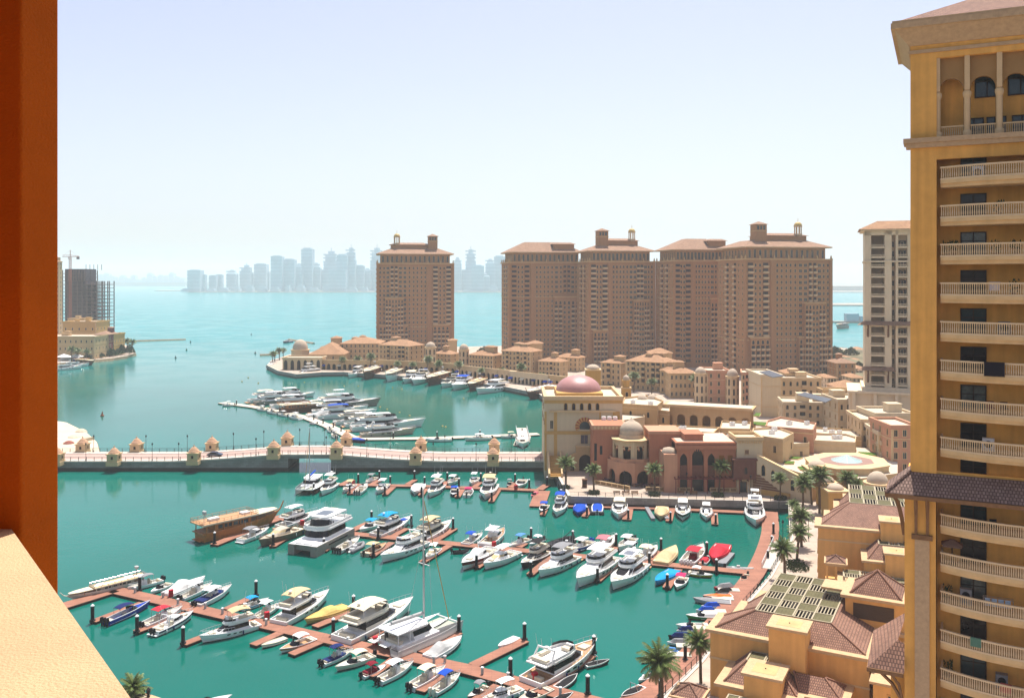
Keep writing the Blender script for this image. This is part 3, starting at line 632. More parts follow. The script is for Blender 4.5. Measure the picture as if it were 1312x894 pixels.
    put_all(r, 'window', wins); put_all(r, 'balcony', bal)
    for x, y in [(W * i / 6, -.35) for i in range(7)] + [(-.35, D * (i + .5) / 5) for i in range(5)]:
        b = MB(); b.box(-.35, .35, -.35, .35, 0, 1.35); b.tube([(0, 0, 1.35), (0, 0, 2.05)], .25, 6); b.obj('finial', towert, r, (x, y, ZB + .25), uv=False)
    return r
tower('lone brown apartment tower left of the others, with cupola and square turret', 482, 582, 640, R(9), 53, 34, 'cupola', True)
tower('brown tower with plain hipped roof, left in the row of four towers', 641, 748, 600, R(10), 50, 34, 'hip')
tower('brown tower with gilded cupola, second from left in the row of four towers', 737, 840, 572, R(10), 50, 34, 'cupola')
tower('brown tower with plain hipped roof, half hidden behind the big right hand tower', 838, 942, 548, R(10), 46, 34, 'hip')
tower('largest brown tower, right end of the row, with grey cupola and tall turret', 917, 1067, 502, R(12), 57, 36, 'cupola')

# pale slender tower at the right, partly behind the near tower
def pale_tower():
    Y = 300.0; p = A(1108, CY, Y); W, D = 21.5, 20
    r = thing('apartment_tower', 'pale cream apartment tower with open balcony bays beside the near golden tower', 'apartment tower', (p.x, Y, 0), R(-20)); zt = 57 + (358 - 296) * Y / FOC; z0 = 57 - (497 - 358) * Y / FOC
    b = MB()
    for x0, x1 in ((0, 2.0), (6.2, 8.4), (9.6, 10.4), (13.2, 16.2), (19.5, 21.5)): b.box(x0, x1, 0, 3.2, z0, zt)
    b.box(6.0, W, 3.2, D, z0, zt); b.box(0, 2.0, 3.2, D, z0, zt); b.box(0, W, 0, 3.2, zt - 1.5, zt); b.box(2, 6.2, 9, D, z0, zt) ; b.obj('wall', whiter, r)
    b = MB(); b.box(-1.0, W + 1, -1.5, D, z0 - 1.0, z0 + .5)
    b.box(-.35, W, -.5, D, zt - 10.6, zt - 10.1); b.box(-1.2, W, -1.2, D, zt, zt + .5); b.obj('cornice', whiter, r)
    b = MB(); hip(b, -1.9, W + 2, -1.9, D, zt + .5, 3.0, 6); b.obj('roof', tile_o, r)
    for z in (57 - (416 - 358) * Y / FOC, 57 - (474 - 358) * Y / FOC):
        xw = W if z > 35 else 8.6
        b = MB(); b.frus([(-2.4, -2.2), (xw + 1, -2.2), (xw + 1, 0), (-2.4, 0)], z, [(-.2, -.05), (xw + .4, -.05), (xw + .4, 0), (-.2, 0)], z + 1.3, 0)
        for x in ((1, 7.3, 14.7, 20.5) if xw > 10 else (1, 7.3)): b.tube([(x, -.05, z - 4), (x, -1.0, z - 1.4), (x, -1.9, z)], .3, 5, 1)
        b.obj('canopy', [tile_t, woodd], r)
    n = int((zt - 3 - z0) / 3.3)
    bal = []; wins = []
    for k in range(n):
        z = z0 + 1 + k * 3.3
        q = zt - 11 < z
        for x0, x1 in ((2.0, 6.2), (10.4, 13.2), (16.2, 19.5)):
            w_ = x1 - x0; kk = ('p', w_)
            if kk not in BALC:
                c = MB(); c.box(-w_ / 2, w_ / 2, -.5, 3.1, 0, .25); c.box(-w_ / 2, w_ / 2, -.5, -.35, .25, .45); c.box(-w_ / 2, w_ / 2, -.5, -.4, 1.1, 1.2)
                for i in range(int(w_ / .3)): c.box(-w_ / 2 + .3 * i, -w_ / 2 + .3 * i + .1, -.48, -.4, .45, 1.1)
                if w_ != 4.2: c.add([(-w_ / 2 + .2, 3.15, .25), (w_ / 2 - .2, 3.15, .25), (w_ / 2 - .2, 3.15, 2.6), (-w_ / 2 + .2, 3.15, 2.6)], [(0, 1, 2, 3)], 1)
                BALC[kk] = (c.mesh('balcony', [whiter, glass], uv=False), c, [whiter, glass])
            bal.append((BALC[kk], (x0 + x1) / 2, 0, z, 0))
        wins.append((winmesh(.9, 1.9, whiter, glass, 0, 0), 9.0, 3.2, z + .5, 0)); wins.append((winmesh(1.0, 1.8, whiter, glass, 0, 0), 11.8, 3.2, z + .5, 0))
    put_all(r, 'balcony', bal); put_all(r, 'window', wins)
    # podium
    b = MB(); b.box(-5, W + 6, -3.0, D, 2.5, z0 - 1.0)
    for i in range(5): b.box(-4.0 + i * 6.6, -3.0 + i * 6.6, -4.2, -3.0, 2.5, z0 - 1.2)
    b.box(-5.6, W + 6, -4.6, D + .5, z0 - 1.3, z0 - .6); b.obj('podium', whiter, r)
pale_tower()

# ================================================================ LOW BUILDINGS
def block(label, px0, px1, pyb, pyt, zb=2.5, depth=12, floors=3, cols=5, wall=None, roof='flat', rz=0.0, arch=False, balc=(), wm=None, cat='building', name='townhouse', sidew=True, ww=1.2, over=.7, rise=None, roofm=None, ground=None, Y=None, grp=None, yaw=0):
    wall = wall or sand
    if Y is None: Y = (EYE - zb) * FOC / (pyb - CY)
    x0, x1 = (px0 - CX) * Y / FOC, (px1 - CX) * Y / FOC; W = (x1 - x0); zt = EYE - (pyt - CY) * Y / FOC; h = zt - zb; W /= max(.5, math.cos(rz))
    if yaw: T_ = W; rz = R(-yaw); W = .74 * T_ / math.cos(rz); depth = .30 * T_ / math.sin(-rz)
    r = thing(name, label, cat, (x0, Y, zb), rz, grp)
    b = MB(); b.box(0, W, 0, depth, -2.5 if zb < 3 else -.5, h); b.obj('wall', wall, r)
    tr = wm or trim; rnd = random.Random(label)
    if floors > 1:
        b = MB()
        for f in range(1, floors):
            if f in (1, floors - 1): z = h * f / floors; b.box(-.1, W + .1, -.12, 0, z - .12, z + .12); b.box(-.12, 0, 0, depth, z - .12, z + .12); b.box(W, W + .12, 0, depth, z - .12, z + .12)
        for x in (-.08, W - .5): b.box(x, x + .58, -.09, 0, 0, h - .4)
        b.obj('string_course', tr, r)
    if W > 9 and floors > 1 and cols:
        for q in range(1 + (W > 16)):
            x = W * (.15 + .5 * rnd.random()) ; w2 = 2.6 + 2 * rnd.random(); hh = 1.6 + 1.6 * rnd.random(); y = depth * (.3 + .3 * rnd.random()); b = MB(); b.box(x, x + w2, y, y + w2, h - .2, h + hh + (1.4 if roof == 'hip' else 0)); zz = h + hh + (1.4 if roof == 'hip' else 0)
            if roof == 'hip': hip(b, x - .4, x + w2 + .4, y - .4, y + w2 + .4, zz, .8, None, 1)
            else: b.box(x - .15, x + w2 + .15, y - .15, y + w2 + .15, zz, zz + .2)
            b.obj('stair_head', [wall, roofm or tile_o], r)
    if roof == 'hip':
        b = MB(); b.box(-.35, W + .35, -.35, depth + .35, h - .35, h); b.obj('cornice', tr, r)
        b = MB(); hip(b, -over, W + over, -over, depth + over, h, rise or min(W, depth) * .22); b.obj('roof', roofm or tile_o, r)
    else:
        b = MB(); t = .35
        for q in ((-t, W + t, -t, .25), (-t, W + t, depth - .25, depth + t), (-t, .25, .25, depth - .25), (W - .25, W + t, .25, depth - .25)): b.box(*q, h - .3, h + .75)
        b.obj('parapet', tr if roof == 'trim' else wall, r)
        b = MB(); b.box(.25, W - .25, .25, depth - .25, h + .0, h + .06); b.obj('roof_deck', roofd, r)
    if cols and floors:
        fh = h / floors; wn = []; bl = []
        for f in range(floors):
            for c in range(cols):
                x = W * (c + .5) / cols
                if f == 0 and ground == 'arch': wn.append((winmesh(min(2.4, W / cols * .7), fh * .8, tr, darkin, 2), x, 0, .05, 0))
                elif c in balc and f: bl.append((balc_rec(round(min(2.6, W / cols * .85), 1), wall), x, 0, f * fh + .2, 0))
                else: wn.append((winmesh(ww, min(1.9, fh * .6), tr, glassb if (f + c) % 2 else glass, 1 if arch and f == floors - 1 else 0), x, 0, f * fh + fh * .25, 0))
            if sidew:
                m = max(1, int(depth / 4.5))
                for c in range(m):
                    y = depth * (c + .5) / m; wn.append((winmesh(ww, min(1.9, fh * .6), tr, glass, 0), 0, y, f * fh + fh * .25, -math.pi / 2))
                    if px1 < 700 or yaw: wn.append((winmesh(ww, min(1.9, fh * .6), tr, glass, 0), W, y, f * fh + fh * .25, math.pi / 2))
        put_all(r, 'window', wn, 60); put_all(r, 'balcony', bl, 60)
    return r, W, h
def domed(label, cx, pyb, pyt, pyd, wpx, zb=2.5, wall=None, depth=None, Y=None, arches=True, dm=None, name='domed_pavilion', sides=8):
    """octagonal or square turret with arched openings and a dome; pyt = eave row, pyd = dome top row"""
    wall = wall or sand_lt
    if Y is None: Y = (EYE - zb) * FOC / (pyb - CY)
    s = Y / FOC; rr = wpx * s / 2; zt = EYE - (pyt - CY) * s; zd = EYE - (pyd - CY) * s; c = A(cx, CY, Y)
    r = thing(name, label, 'domed building', (c.x, Y + rr, zb), 0)
    h = zt - zb; b = MB(); off = 180 / sides
    P = [(rr * math.cos(R(off + 360 * i / sides - 90)), rr * math.sin(R(off + 360 * i / sides - 90))) for i in range(sides)]
    if sides == 4: P = [(-rr, -rr), (rr, -rr), (rr, rr), (-rr, rr)]
    b.prism(P, -3, h); b.obj('wall', wall, r)
    b = MB(); b.prism([(x * 1.1, y * 1.1) for x, y in P], h, h + .5); b.obj('cornice', trim, r)
    b = MB(); q = min(rr * .86, (zd - zt) * 1.15); dome(b, 0, 0, q, h + .5, zd - zt - .5, 24); b.obj('dome', dm or domew, r, smooth=True)
    if arches:
        wn = []; ap = rr * math.cos(R(off)) if sides != 4 else rr; sd = 2 * rr * math.sin(R(off)) if sides != 4 else rr * 2
        for i in range(sides):
            a = 2 * math.pi * i / sides; fl = max(1, int(h / 3.6))
            for f in range(fl): wn.append((winmesh(round(sd * .5, 1), h / fl * .72, trim, glass, 1), ap * math.sin(a), -ap * math.cos(a), f * h / fl + h / fl * .12, a))
        put_all(r, 'window', wn, 60)
    return r

# ---- quay front row, left part
block('long low sandstone wing with arched arcade at the tip of the yacht quay', 362, 412, 474, 459.5, depth=14, floors=1, cols=6, wall=sand_lt, ground='arch', sidew=False)
domed('small domed pavilion at the left tip of the yacht quay', 382, 472, 449.5, 435.5, 23, zb=2.5, Y=562, arches=False)
block('building under a broad orange tiled roof on the yacht quay tip', 396, 440, 474, 454, depth=30, floors=2, cols=5, roof='hip', roofm=tile_o, rise=6.5, Y=552, ground='arch')
block('square belvedere turret with tiled cap above the broad orange roof', 424, 436, 471, 433, depth=6, floors=1, cols=0, roof='hip', Y=588)
block('long tan quay building with tall windows left of the lone tower', 436, 486, 473, 440, depth=24, floors=4, cols=9, roof='hip', Y=572, ground='arch', rise=4)
block('four storey tan townhouse with balcony bays in front of the lone tower', 486, 541, 477, 441.5, depth=16, floors=5, cols=8, roof='hip', balc=(2, 5, 6), ground='arch', Y=548, yaw=32)
domed('corner turret with pale dome on the tan townhouse by the lone tower', 551, 479, 446, 438.5, 15, Y=528)
block('low tan townhouse wing right of the lone tower', 555, 587, 480, 452.5, depth=16, floors=4, cols=5, roof='hip', Y=540, yaw=32)
block('open roof pavilion with orange tiled cap right of the lone tower', 574, 585, 466, 436, depth=6, floors=1, cols=0, roof='hip', Y=590, name='roof_pavilion')
domed('slim corner turret with pale dome left of the balconied townhouse', 594, 483, 449, 441, 14, Y=522)
block('tan townhouse row with arched arcade beside the slim domed turret', 601, 643, 484, 454, depth=16, floors=4, cols=8, roof='hip', Y=520, ground='arch', yaw=32)
block('tall tan townhouse with balcony bays and orange hipped roof on the quay', 643, 692, 487, 449, depth=15, floors=5, cols=8, roof='hip', balc=(1, 4, 6), Y=508, ground='arch', yaw=32)
block('square turret with pyramid tiled roof behind the tall quay townhouse', 677, 695, 470, 440, depth=8, floors=1, cols=1, roof='hip', Y=540)
block('low tan townhouse with tiled roof left of the theatre dome', 690, 726, 490, 462, depth=14, floors=3, cols=6, roof='hip', Y=500, ground='arch', balc=(3,), yaw=32)
block('small hipped townhouse above the theatre dome', 712, 748, 488, 457, depth=14, floors=3, cols=5, roof='hip', Y=530, yaw=32)
def terrace(lab, p, q, hh, cols, wall, Yb=None):
    P, Q = G(*p, 2.5), G(*q, 2.5); d = Q - P; L = d.length; r = thing('arcade_terrace', lab, 'arcade', tuple(P), math.atan2(d.y, d.x)); b = MB(); n = cols
    arch_wall(b, 0, L, 0, hh, [(L * (i + .5) / n, L / n * .33, hh * .48) for i in range(n)], 0, .7); b.box(0, L, .7, 7, hh - .5, hh); b.box(-.2, L + .2, -.3, .3, hh, hh + .8); b.obj('wall', wall, r)
    b = MB(); b.box(0, L, 2.6, 3, 0, hh - .5); b.obj('shopfront', darkin, r); b = MB(); b.box(-.25, L + .25, -.35, .35, hh + .8, hh + 1.0); b.obj('coping', trim, r)
    for i in range(0, n, 3):
        b = MB(); x = L * (i + .5) / n; b.add([(x - 1.4, -.05, hh * .62), (x + 1.4, -.05, hh * .62), (x + 1.4, -1.5, hh * .45), (x - 1.4, -1.5, hh * .45)], [(3, 2, 1, 0)]); b.obj('awning', (blue, cream_c, navy)[(i // 3) % 3], r)
terrace('pale restaurant arcade near the tip of the yacht quay', (411, 473.5), (486, 475), 5.2, 11, sand)
terrace('tan arcade terrace below the lone tower', (486, 475.5), (583, 481.5), 6.0, 15, sand)
terrace('long sandstone arcade terrace along the yacht quay', (584, 482), (652, 490), 5.6, 12, sand_lt)
terrace('pale arcade terrace with blue awnings right of the yacht quay', (653, 490.5), (702, 496), 5.4, 10, cream)
terrace('short tan arcade terrace behind the pink dome', (703, 496), (760, 503), 5.4, 8, sand)
# ---- behind the theatre
block('tan townhouse with balconies above the pink dome', 770, 802, 500, 464, depth=14, floors=4, cols=4, roof='hip', balc=(1,), Y=456, yaw=32)
block('broad tan townhouse with tiled roof and four balcony stacks', 802, 864, 503, 462, depth=15, floors=5, cols=8, roof='hip', balc=(1, 3, 5, 6), Y=440, rise=3, yaw=32)
block('stepped tan house with small tiled roofs left of the domed turret', 846, 882, 505, 474, depth=12, floors=3, cols=5, roof='hip', Y=425, rise=2.2, yaw=32)
block('square tan house turret among the stepped houses', 833, 861, 500, 452, depth=10, floors=1, cols=1, roof='hip', Y=468)
block('low house with tall windows right of the stepped houses', 858, 892, 512, 478, depth=12, floors=3, cols=6, roof='hip', Y=408, rise=2)
domed('pale octagonal corner turret with grey dome, three storeys of arches', 899.5, 520, 480, 471, 17, Y=388)
block('plain reddish house block between the two domed turrets', 906, 936, 520, 476.5, depth=16, floors=4, cols=3, wall=rose_lt, Y=390)
domed('pale corner turret with grey dome at the end of the cream apartment house', 940.5, 519, 484, 473, 17, Y=382)
block('left flank of the cream apartment house with rows of green windows', 950, 976, 527, 479, depth=14, floors=5, cols=6, wall=rose_lt, Y=372, rz=R(-14), balc=(1, 3, 5), sidew=False)
block('cream apartment house with blank end wall and solar roof', 975, 1002, 531, 482, depth=22, floors=4, cols=0, wall=cream, Y=352)
block('cream terraced wing with arched balcony openings', 1000, 1052, 526, 486, depth=20, floors=4, cols=6, wall=sand_lt, Y=358, arch=True, balc=(3,))
block('square roof house with orange cap on the cream terraced wing', 1008, 1030, 500, 478, depth=10, floors=1, cols=0, wall=sand_lt, roof='hip', Y=368)
b0 = block('white terraced house with arched windows and long pergola roof', 1004, 1078, 548, 517, depth=14, floors=3, cols=8, wall=cream, Y=330, rz=R(-9), balc=(2, 5), arch=True)
block('white end house with tall arched windows below the pale tower', 1074, 1108, 553, 514, depth=16, floors=3, cols=4, wall=cream, Y=312, arch=True, ww=1.0)
block('tan garden wall with timber pergola behind the white end house', 1054, 1107, 520, 501, depth=6, floors=1, cols=0, wall=sand, Y=345)
block('open pavilion with orange tiled roof beside the pale tower', 1073, 1108, 507, 496, depth=12, floors=1, cols=6, roof='hip', Y=372, wall=ochre, ww=2)
block('brown tower annex with hipped roof right of the largest tower', 1072, 1096, 489, 465, depth=14, floors=3, cols=3, wall=towerw, roof='hip', Y=470, roofm=tile_t)
for i, (a, c, t, y) in enumerate(((1066, 1078, 452, 690), (1077, 1089, 449, 700), (1087, 1098, 450, 705), (1097, 1110, 448, 690), (1083, 1094, 459, 620), (1094, 1108, 463, 600), (1062, 1073, 461, 600), (1096, 1110, 472, 520), (1076, 1090, 478, 500), (1060, 1072, 484, 440), (1092, 1108, 484, 450))):
    block('small pale villa with orange roof by the water right of the towers, %s from left' % ORD[i], a, c, 470, t, depth=14, floors=2, cols=3, wall=whiter, roof='hip', Y=y, name='villa', grp='villas beyond the towers')
# solar roofs and pergola
def slab(lab, name, cat, pts, z, m, th=.25):
    P = [G(x, y, z) for x, y in pts]; c = sum(P, Vector()) / len(P); b = MB(); b.prism([(p.x - c.x, p.y - c.y) for p in P], 0, th); return tag(b.obj(name, m, None, (c.x, c.y, z)), lab, cat)
solar = mat('solar_panel', (.10, .12, .15), .3, .2, .5, spec=.6)
slab('dark solar panel array on the cream apartment house', 'solar_panels', 'solar panels', [(973, 477), (986, 475), (1004, 482), (990, 484)], 21.5, solar)
slab('long dark pergola roof over the white terraced house', 'roof_pergola', 'pergola', [(1021, 506), (1031, 503), (1066, 512), (1058, 516)], 14.5, solar)
slab('dark pergola roof beside the pale tower podium', 'roof_pergola', 'pergola', [(1056, 497), (1064, 495), (1100, 505), (1094, 508)], 12.5, woodd)
# ---- houses at the right, foot of the pale tower
block('cream house block with roof terrace left of the near tower', 1122, 1172, 580, 532, depth=14, floors=3, cols=4, wall=cream, Y=262, balc=(2,))
block('stepped cream house with balconies right of the octagonal plaza', 1104, 1126, 589, 540, depth=18, floors=4, cols=3, wall=sand_lt, Y=258, balc=(1,), rz=R(-8))
block('pale roof house on the cream block beside the near tower', 1124, 1150, 560, 529, depth=8, floors=1, cols=0, wall=sand_lt, Y=272)
block('stepped pale house with curved balconies near the plaza', 1126, 1146, 604, 556, depth=14, floors=4, cols=2, wall=cream, Y=243, balc=(0,), rz=R(-8))
block('reddish brown house end wall beside the near tower', 1142, 1176, 616, 548, depth=14, floors=5, cols=3, wall=rose_lt, Y=236)
# ================================================================ THE DOMED WATERFRONT
# theatre with the pink dome
Y0 = 253.5; s = Y0 / FOC; p = A(698, CY, Y0); zb = 2.5
r = thing('theatre', 'cream theatre with big pink dome, rose window and corbelled top beside the bridge', 'theatre', (p.x, Y0, zb)); W = 22.2; D = 24; H = 57 - (512 - 358) * s - zb
z_ = lambda y: 57 - (y - 358) * s - zb
b = MB(); b.box(0, W, 0, D, -5, H)
b.obj('wall', cream, r)
b = MB()
for x0, x1 in ((-.1, .5), (2.6, 3.5), (W - 2.7, W - .8), (15.6, 16.0)): b.box(x0, x1, -.12, 0, 0, z_(527))
b.box(-.15, W + .1, -.2, 0, z_(556), z_(552)); b.box(-.15, W + .1, -.14, 0, z_(516.5), z_(512)); b.obj('pilasters', ochre, r)
b = MB(); b.box(1.2, 20.2, -.75, 0, z_(527.5), z_(525.5)); b.obj('cornice', trim, r)
b = MB(); t = .6
for q in ((-.3, W + .3, -.3, t), (-.3, W + .3, D - t, D + .3), (-.3, t, t, D - t), (W - t, W + .3, t, D - t)): b.box(*q, H - .1, H + 1.0)
b.obj('parapet', trim, r)
b = MB(); b.box(3.6, 17, 3, 19, H - .1, H + 1.5); b.obj('drum', ochre, r)
b = MB(); dome(b, 10.4, 10.5, 6.7, H + 1.4, 4.5, 40); b.obj('dome', domep, r, smooth=True)
b = MB(); b.box(t, W - t, t, D - t, H - .02, H + .03); b.obj('roof_deck', roofd, r)
for i in range(5): link('window', winmesh(1.15, 1.9, ochre, darkin, 2)[0], r, (6.0 + i * 2.27, 0, z_(525.2)))
link('window', winmesh(1.0, 2.4, cream, glass, 0)[0], r, (1.95, 0, z_(549)))
# rose window: striped voussoirs in two reds round a glazed disc
cxw, czw = 11.4, z_(546.5); b = MB(); n = 22
for i in range(n):
    a0, a1 = R(-25 + 230 * i / n), R(-25 + 230 * (i + 1) / n); v = []
    for y in (-.22, 0):
        for rr, aa in ((1.5, a0), (2.7, a0), (2.7, a1), (1.5, a1)): v.append((cxw + rr * math.cos(aa), y, czw + rr * math.sin(aa)))
    b.add(v, [(3, 2, 1, 0), (1, 2, 6, 5), (0, 1, 5, 4), (2, 3, 7, 6), (3, 0, 4, 7)], i % 2)
b.obj('arch_stones', [mat('arch_red', (.42, .10, .06), .9), ochre], r)
b = MB(); q = [(cxw + 1.5 * math.cos(R(-30 + 240 * i / 20)), -.06, czw + 1.5 * math.sin(R(-30 + 240 * i / 20))) for i in range(21)]; b.add(q, [tuple(range(21))])
b.obj('window', glassb, r)
b = MB(); b.box(cxw - .06, cxw + .06, -.12, -.07, czw - .8, czw + 1.45); b.box(cxw - 1.4, cxw + 1.4, -.12, -.07, czw - .05, czw + .07); b.obj('window_bars', ironm, r)
link('window', winmesh(2.3, 2.6, trim, mat('blind_panel', (.12, .10, .13), .6))[0], r, (cxw - .1, 0, z_(568)))
# left side windows, red shutters
for i in range(6): link('window', winmesh(.9, 1.6, mat('shutter_red', (.28, .06, .05), .8), glass)[0], r, (0, 3 + i * 3.6, z_(545) + (i % 2) * 4), -math.pi / 2)
# gatehouse wall in front with big arch and stair wall
r = thing('gatehouse_wall', 'tan wall with dark arched gateway and sloping stair parapet before the theatre', 'wall', (p.x + 5.6, Y0 - 1.3, zb)); b = MB()
arch_wall(b, 3.2, 8.3, 0, 5.2, [(5.9, 1.8, 2.9)], 0, 1.0); b.box(0, 3.2, 0, 1.0, 0, 3.6); b.frus([(0, 0), (3.2, 0), (3.2, 1), (0, 1)], 3.6, [(2.9, 0), (3.2, 0), (3.2, 1), (2.9, 1)], 5.2); b.box(3.2, 8.3, .0, 1, 5.2, 6.9)
b.obj('wall', sand, r); b = MB(); b.box(3.6, 8.2, .7, .9, 0, 5); b.obj('gate', darkin, r)
b = MB(); b.box(3.1, 8.4, -.2, 1.2, 6.9, 7.2); b.obj('coping', trim, r); link('window', winmesh(1.4, 2.3, trim, glass)[0], r, (2.2, 0, .2))
# outer stair
r = thing('outdoor_stair', 'ochre stair with pale parapets leading down beside the theatre', 'stair', (p.x + 1.2, Y0 - 9, zb)); b = MB()
for i in range(14): b.box(0, 3.0, i * .62, 9, i * .3, (i + 1) * .3)
b.obj('steps', ochre, r)
for x in (-.5, 3.0):
    b = MB(); b.add([(x, -.3, 0), (x + .5, -.3, 0), (x + .5, 9, 0), (x, 9, 0), (x, -.3, 1.1), (x + .5, -.3, 1.1), (x + .5, 9, 5.6), (x, 9, 5.6)], [(0, 3, 2, 1), (0, 1, 5, 4), (1, 2, 6, 5), (2, 3, 7, 6), (3, 0, 4, 7), (4, 5, 6, 7)]); b.obj('parapet', trim, r)
# air units on the theatre ledge
r = thing('rooftop_house', 'small tan roof block with white cooling units in front of the theatre', 'roof block', (p.x + 15.6, Y0 - 5, zb)); b = MB(); b.box(0, 5.2, 0, 5, 0, z_(534) - .5); b.obj('wall', sand, r)
for i in range(3): b = MB(); b.box(.3 + i * 1.6, 1.5 + i * 1.6, 1, 2.2, z_(534) - .5, z_(534) + .6); b.cyl(.9 + i * 1.6, 1.6, .45, z_(534) + .6, z_(534) + .7, 10); b.obj('cooling_unit', [white], r)
# rose corner block
Y1 = 241.0; s1 = Y1 / FOC; z1_ = lambda y, Y=Y1: 57 - (y - 358) * Y / FOC - 2.5
p = A(760, CY, Y1); r = thing('rose_corner_house', 'rose red corner house with zigzag crenellated band beside the theatre', 'house', (p.x, Y1, 2.5)); W = 9.0; H = z1_(548)
b = MB(); b.box(0, W, 0, 9, 0, H); b.obj('wall', rose, r); b = MB(); b.box(-.35, W + .35, -.35, 9.3, H - .5, H + .7); b.obj('parapet', rose_lt, r)
b = MB()
for i in range(9): x = .4 + i * 1.0; b.add([(x - .4, -.42, H + .1), (x, -.42, H - .35), (x + .4, -.42, H + .1), (x, -.42, H + .55)], [(0, 1, 2, 3)])
b.obj('zigzag_band', trim, r)
b = MB(); b.box(.3, W - .3, .3, 8.6, H + .7, H + .74); b.obj('roof_deck', rose, r)
for x, y0, y1 in ((.3, 590, 568), (1.8, 582, 571)): b = MB(); w_ = .7; b.add([(x, -.03, z1_(y0)), (x + w_, -.03, z1_(y0)), (x + w_, -.03, z1_(y1)), (x, -.03, z1_(y1))], [(0, 1, 2, 3)]); b.obj('window', glass, r)
# domed rotunda
Y2 = 235.0; c = A(809, CY, Y2 + 5); r = thing('domed_rotunda', 'two tier rotunda with pale ogee dome and horseshoe arches on the promenade', 'rotunda', (c.x, Y2 + 5, 2.5)); z2_ = lambda y: 57 - (y - 358) * (Y2 + 4) / FOC - 2.5
zt1, zt2 = z2_(588), z2_(563)
def ring_arches(b, rad, n, z0, z1, ow, zs, a0, a1, mi=0, th=.5):
    """faceted drum with an arched opening in each side, n sides between a0 and a1"""
    for i in range(n):
        a = R(a0 + (a1 - a0) * (i + .5) / n); da = R((a1 - a0) / n) / 2; hw = rad * math.tan(da); q = MB()
        arch_wall(q, -hw, hw, z0, z1, [(0, ow, zs)], -rad, -rad + th, mi); b.merge(q, Matrix.Rotation(a, 4, 'Z'))
b = MB(); ring_arches(b, 6.0, 8, 0, zt1, 1.75, 2.1, -180, 180); b.obj('lower_tier', rose_lt, r)
b = MB(); ring_arches(b, 4.7, 8, zt1, zt2, 1.05, zt1 + 2.9, -180, 180, th=.6); b.obj('upper_tier', sand_lt, r)
b = MB(); b.cyl(0, 0, 3.6, 0, zt2, 24); b.cyl(0, 0, 5.3, 0, zt1 - .3, 24); b.obj('core', darkin, r)
b = MB(); b.lathe(0, 0, [(4.6, zt1), (6.2, zt1), (6.3, zt1 + .9), (6.0, zt1 + .9), (6.0, zt1 + .1), (4.6, zt1 + .1)], 8, 0, -22.5 - 90, 337.5 - 90); b.obj('balcony_parapet', rose_lt, r)
b = MB(); b.lathe(0, 0, [(4.6, zt2 - .4), (5.2, zt2 - .1), (5.9, zt2 + .25), (5.9, zt2 + .45), (0, zt2 + .5)], 8, 0, -112.5, 247.5); b.obj('cornice', trim, r)
b = MB(); b.lathe(0, 0, [(3.3, zt2 + .4), (3.3, zt2 + 1.5)], 28); dome(b, 0, 0, 3.12, zt2 + 1.4, 3.6, 32, 0, .9); b.obj('dome', domew, r, smooth=True)
for i in range(8):
    a = R(45 * i); b = MB()
    for k in range(11):
        t0, t1 = math.pi * k / 11, math.pi * (k + 1) / 11; v = [(q * math.cos(t), -4.78, zt1 + 2.95 + q * math.sin(t)) for q, t in ((1.1, t0), (1.62, t0), (1.62, t1), (1.1, t1))]; b.add(v, [(3, 2, 1, 0)], k % 2)
    o = b.obj('arch_stones', [rose, trim], r); o.rotation_euler.z = a
# main rose building
Y3 = 228.0; z3_ = lambda y: 57 - (y - 358) * Y3 / FOC - 2.5; p = A(867, CY, Y3); r = thing('rose_waterfront_house', 'rose red waterfront building with three tall pointed arches and dark glazing', 'building', (p.x, Y3, 2.5)); W = (943 - 867) * Y3 / FOC; H = z3_(569)
px_ = lambda x: (x - 867) * Y3 / FOC
b = MB(); arch_wall(b, 0, px_(920), 0, H, [(px_(876), .95, z3_(589)), (px_(894), 1.6, z3_(588)), (px_(911.5), .95, z3_(589))], 0, .8, pointed=True, sill=0); b.box(px_(920), W, 0, .8, 0, H); b.box(0, W, 2.4, 14, 0, H); b.box(0, .8, .8, 14, 0, H); b.box(px_(884), px_(886.5), -.3, 0, 0, H); b.box(px_(902), px_(906), -.3, 0, 0, H); b.obj('wall', rose, r)
b = MB(); b.box(.8, W - .8, 1.0, 1.1, 0, H - .5); b.obj('glazing', glass, r)
b = MB()
for a, c in ((872, 880), (887, 901.5), (907, 916)): b.box(px_(a), px_(c), .1, .3, z3_(600), z3_(596)); b.box(px_(a), px_(c), .3, .7, z3_(612), z3_(600.5))
b.obj('spandrel', mat('rose_spandrel', (.22, .09, .06), .8), r)
b = MB(); b.box(-.3, W + .3, -.45, 0, H - 1.2, H - .2); b.box(-.3, W, -.3, 14, H, H + .5)
for i in range(30): b.box(.1 + i * W / 30, .3 + i * W / 30, -.5, -.45, H - 1.7, H - 1.2)
b.obj('cornice', rose, r)
b = MB(); b.box(px_(879), px_(903), 2, 9, H + .5, z3_(559)); b.box(px_(879) - .2, px_(903) + .2, 1.8, 9.2, z3_(559), z3_(557.5)); b.obj('attic', rose, r)
b = MB(); b.box(.3, W - .3, .9, 13.6, H + .51, H + .56); b.obj('roof_deck', roofd, r)
for x in (924.5, 935.5): b = MB(); b.box(px_(x - 3.2), px_(x + 3.2), -.04, .02, z3_(602), z3_(583)); b.obj('shutter', mat('orange_timber', (.32, .12, .02), .7), r)
b = MB(); z = z3_(610.5)
for i in range(16): x = px_(863) + i * (px_(946) - px_(863)) / 15; b.box(x - .08, x + .08, -2.2, 0, z, z + .22)
b.box(px_(862), px_(947), -2.2, -2.0, z - .2, z); b.box(px_(862), px_(947), -.6, -.4, z - .2, z)
for x in (864, 884, 904, 925, 945): b.box(px_(x) - .1, px_(x) + .1, -2.2, -2.0, 0, z - .2)
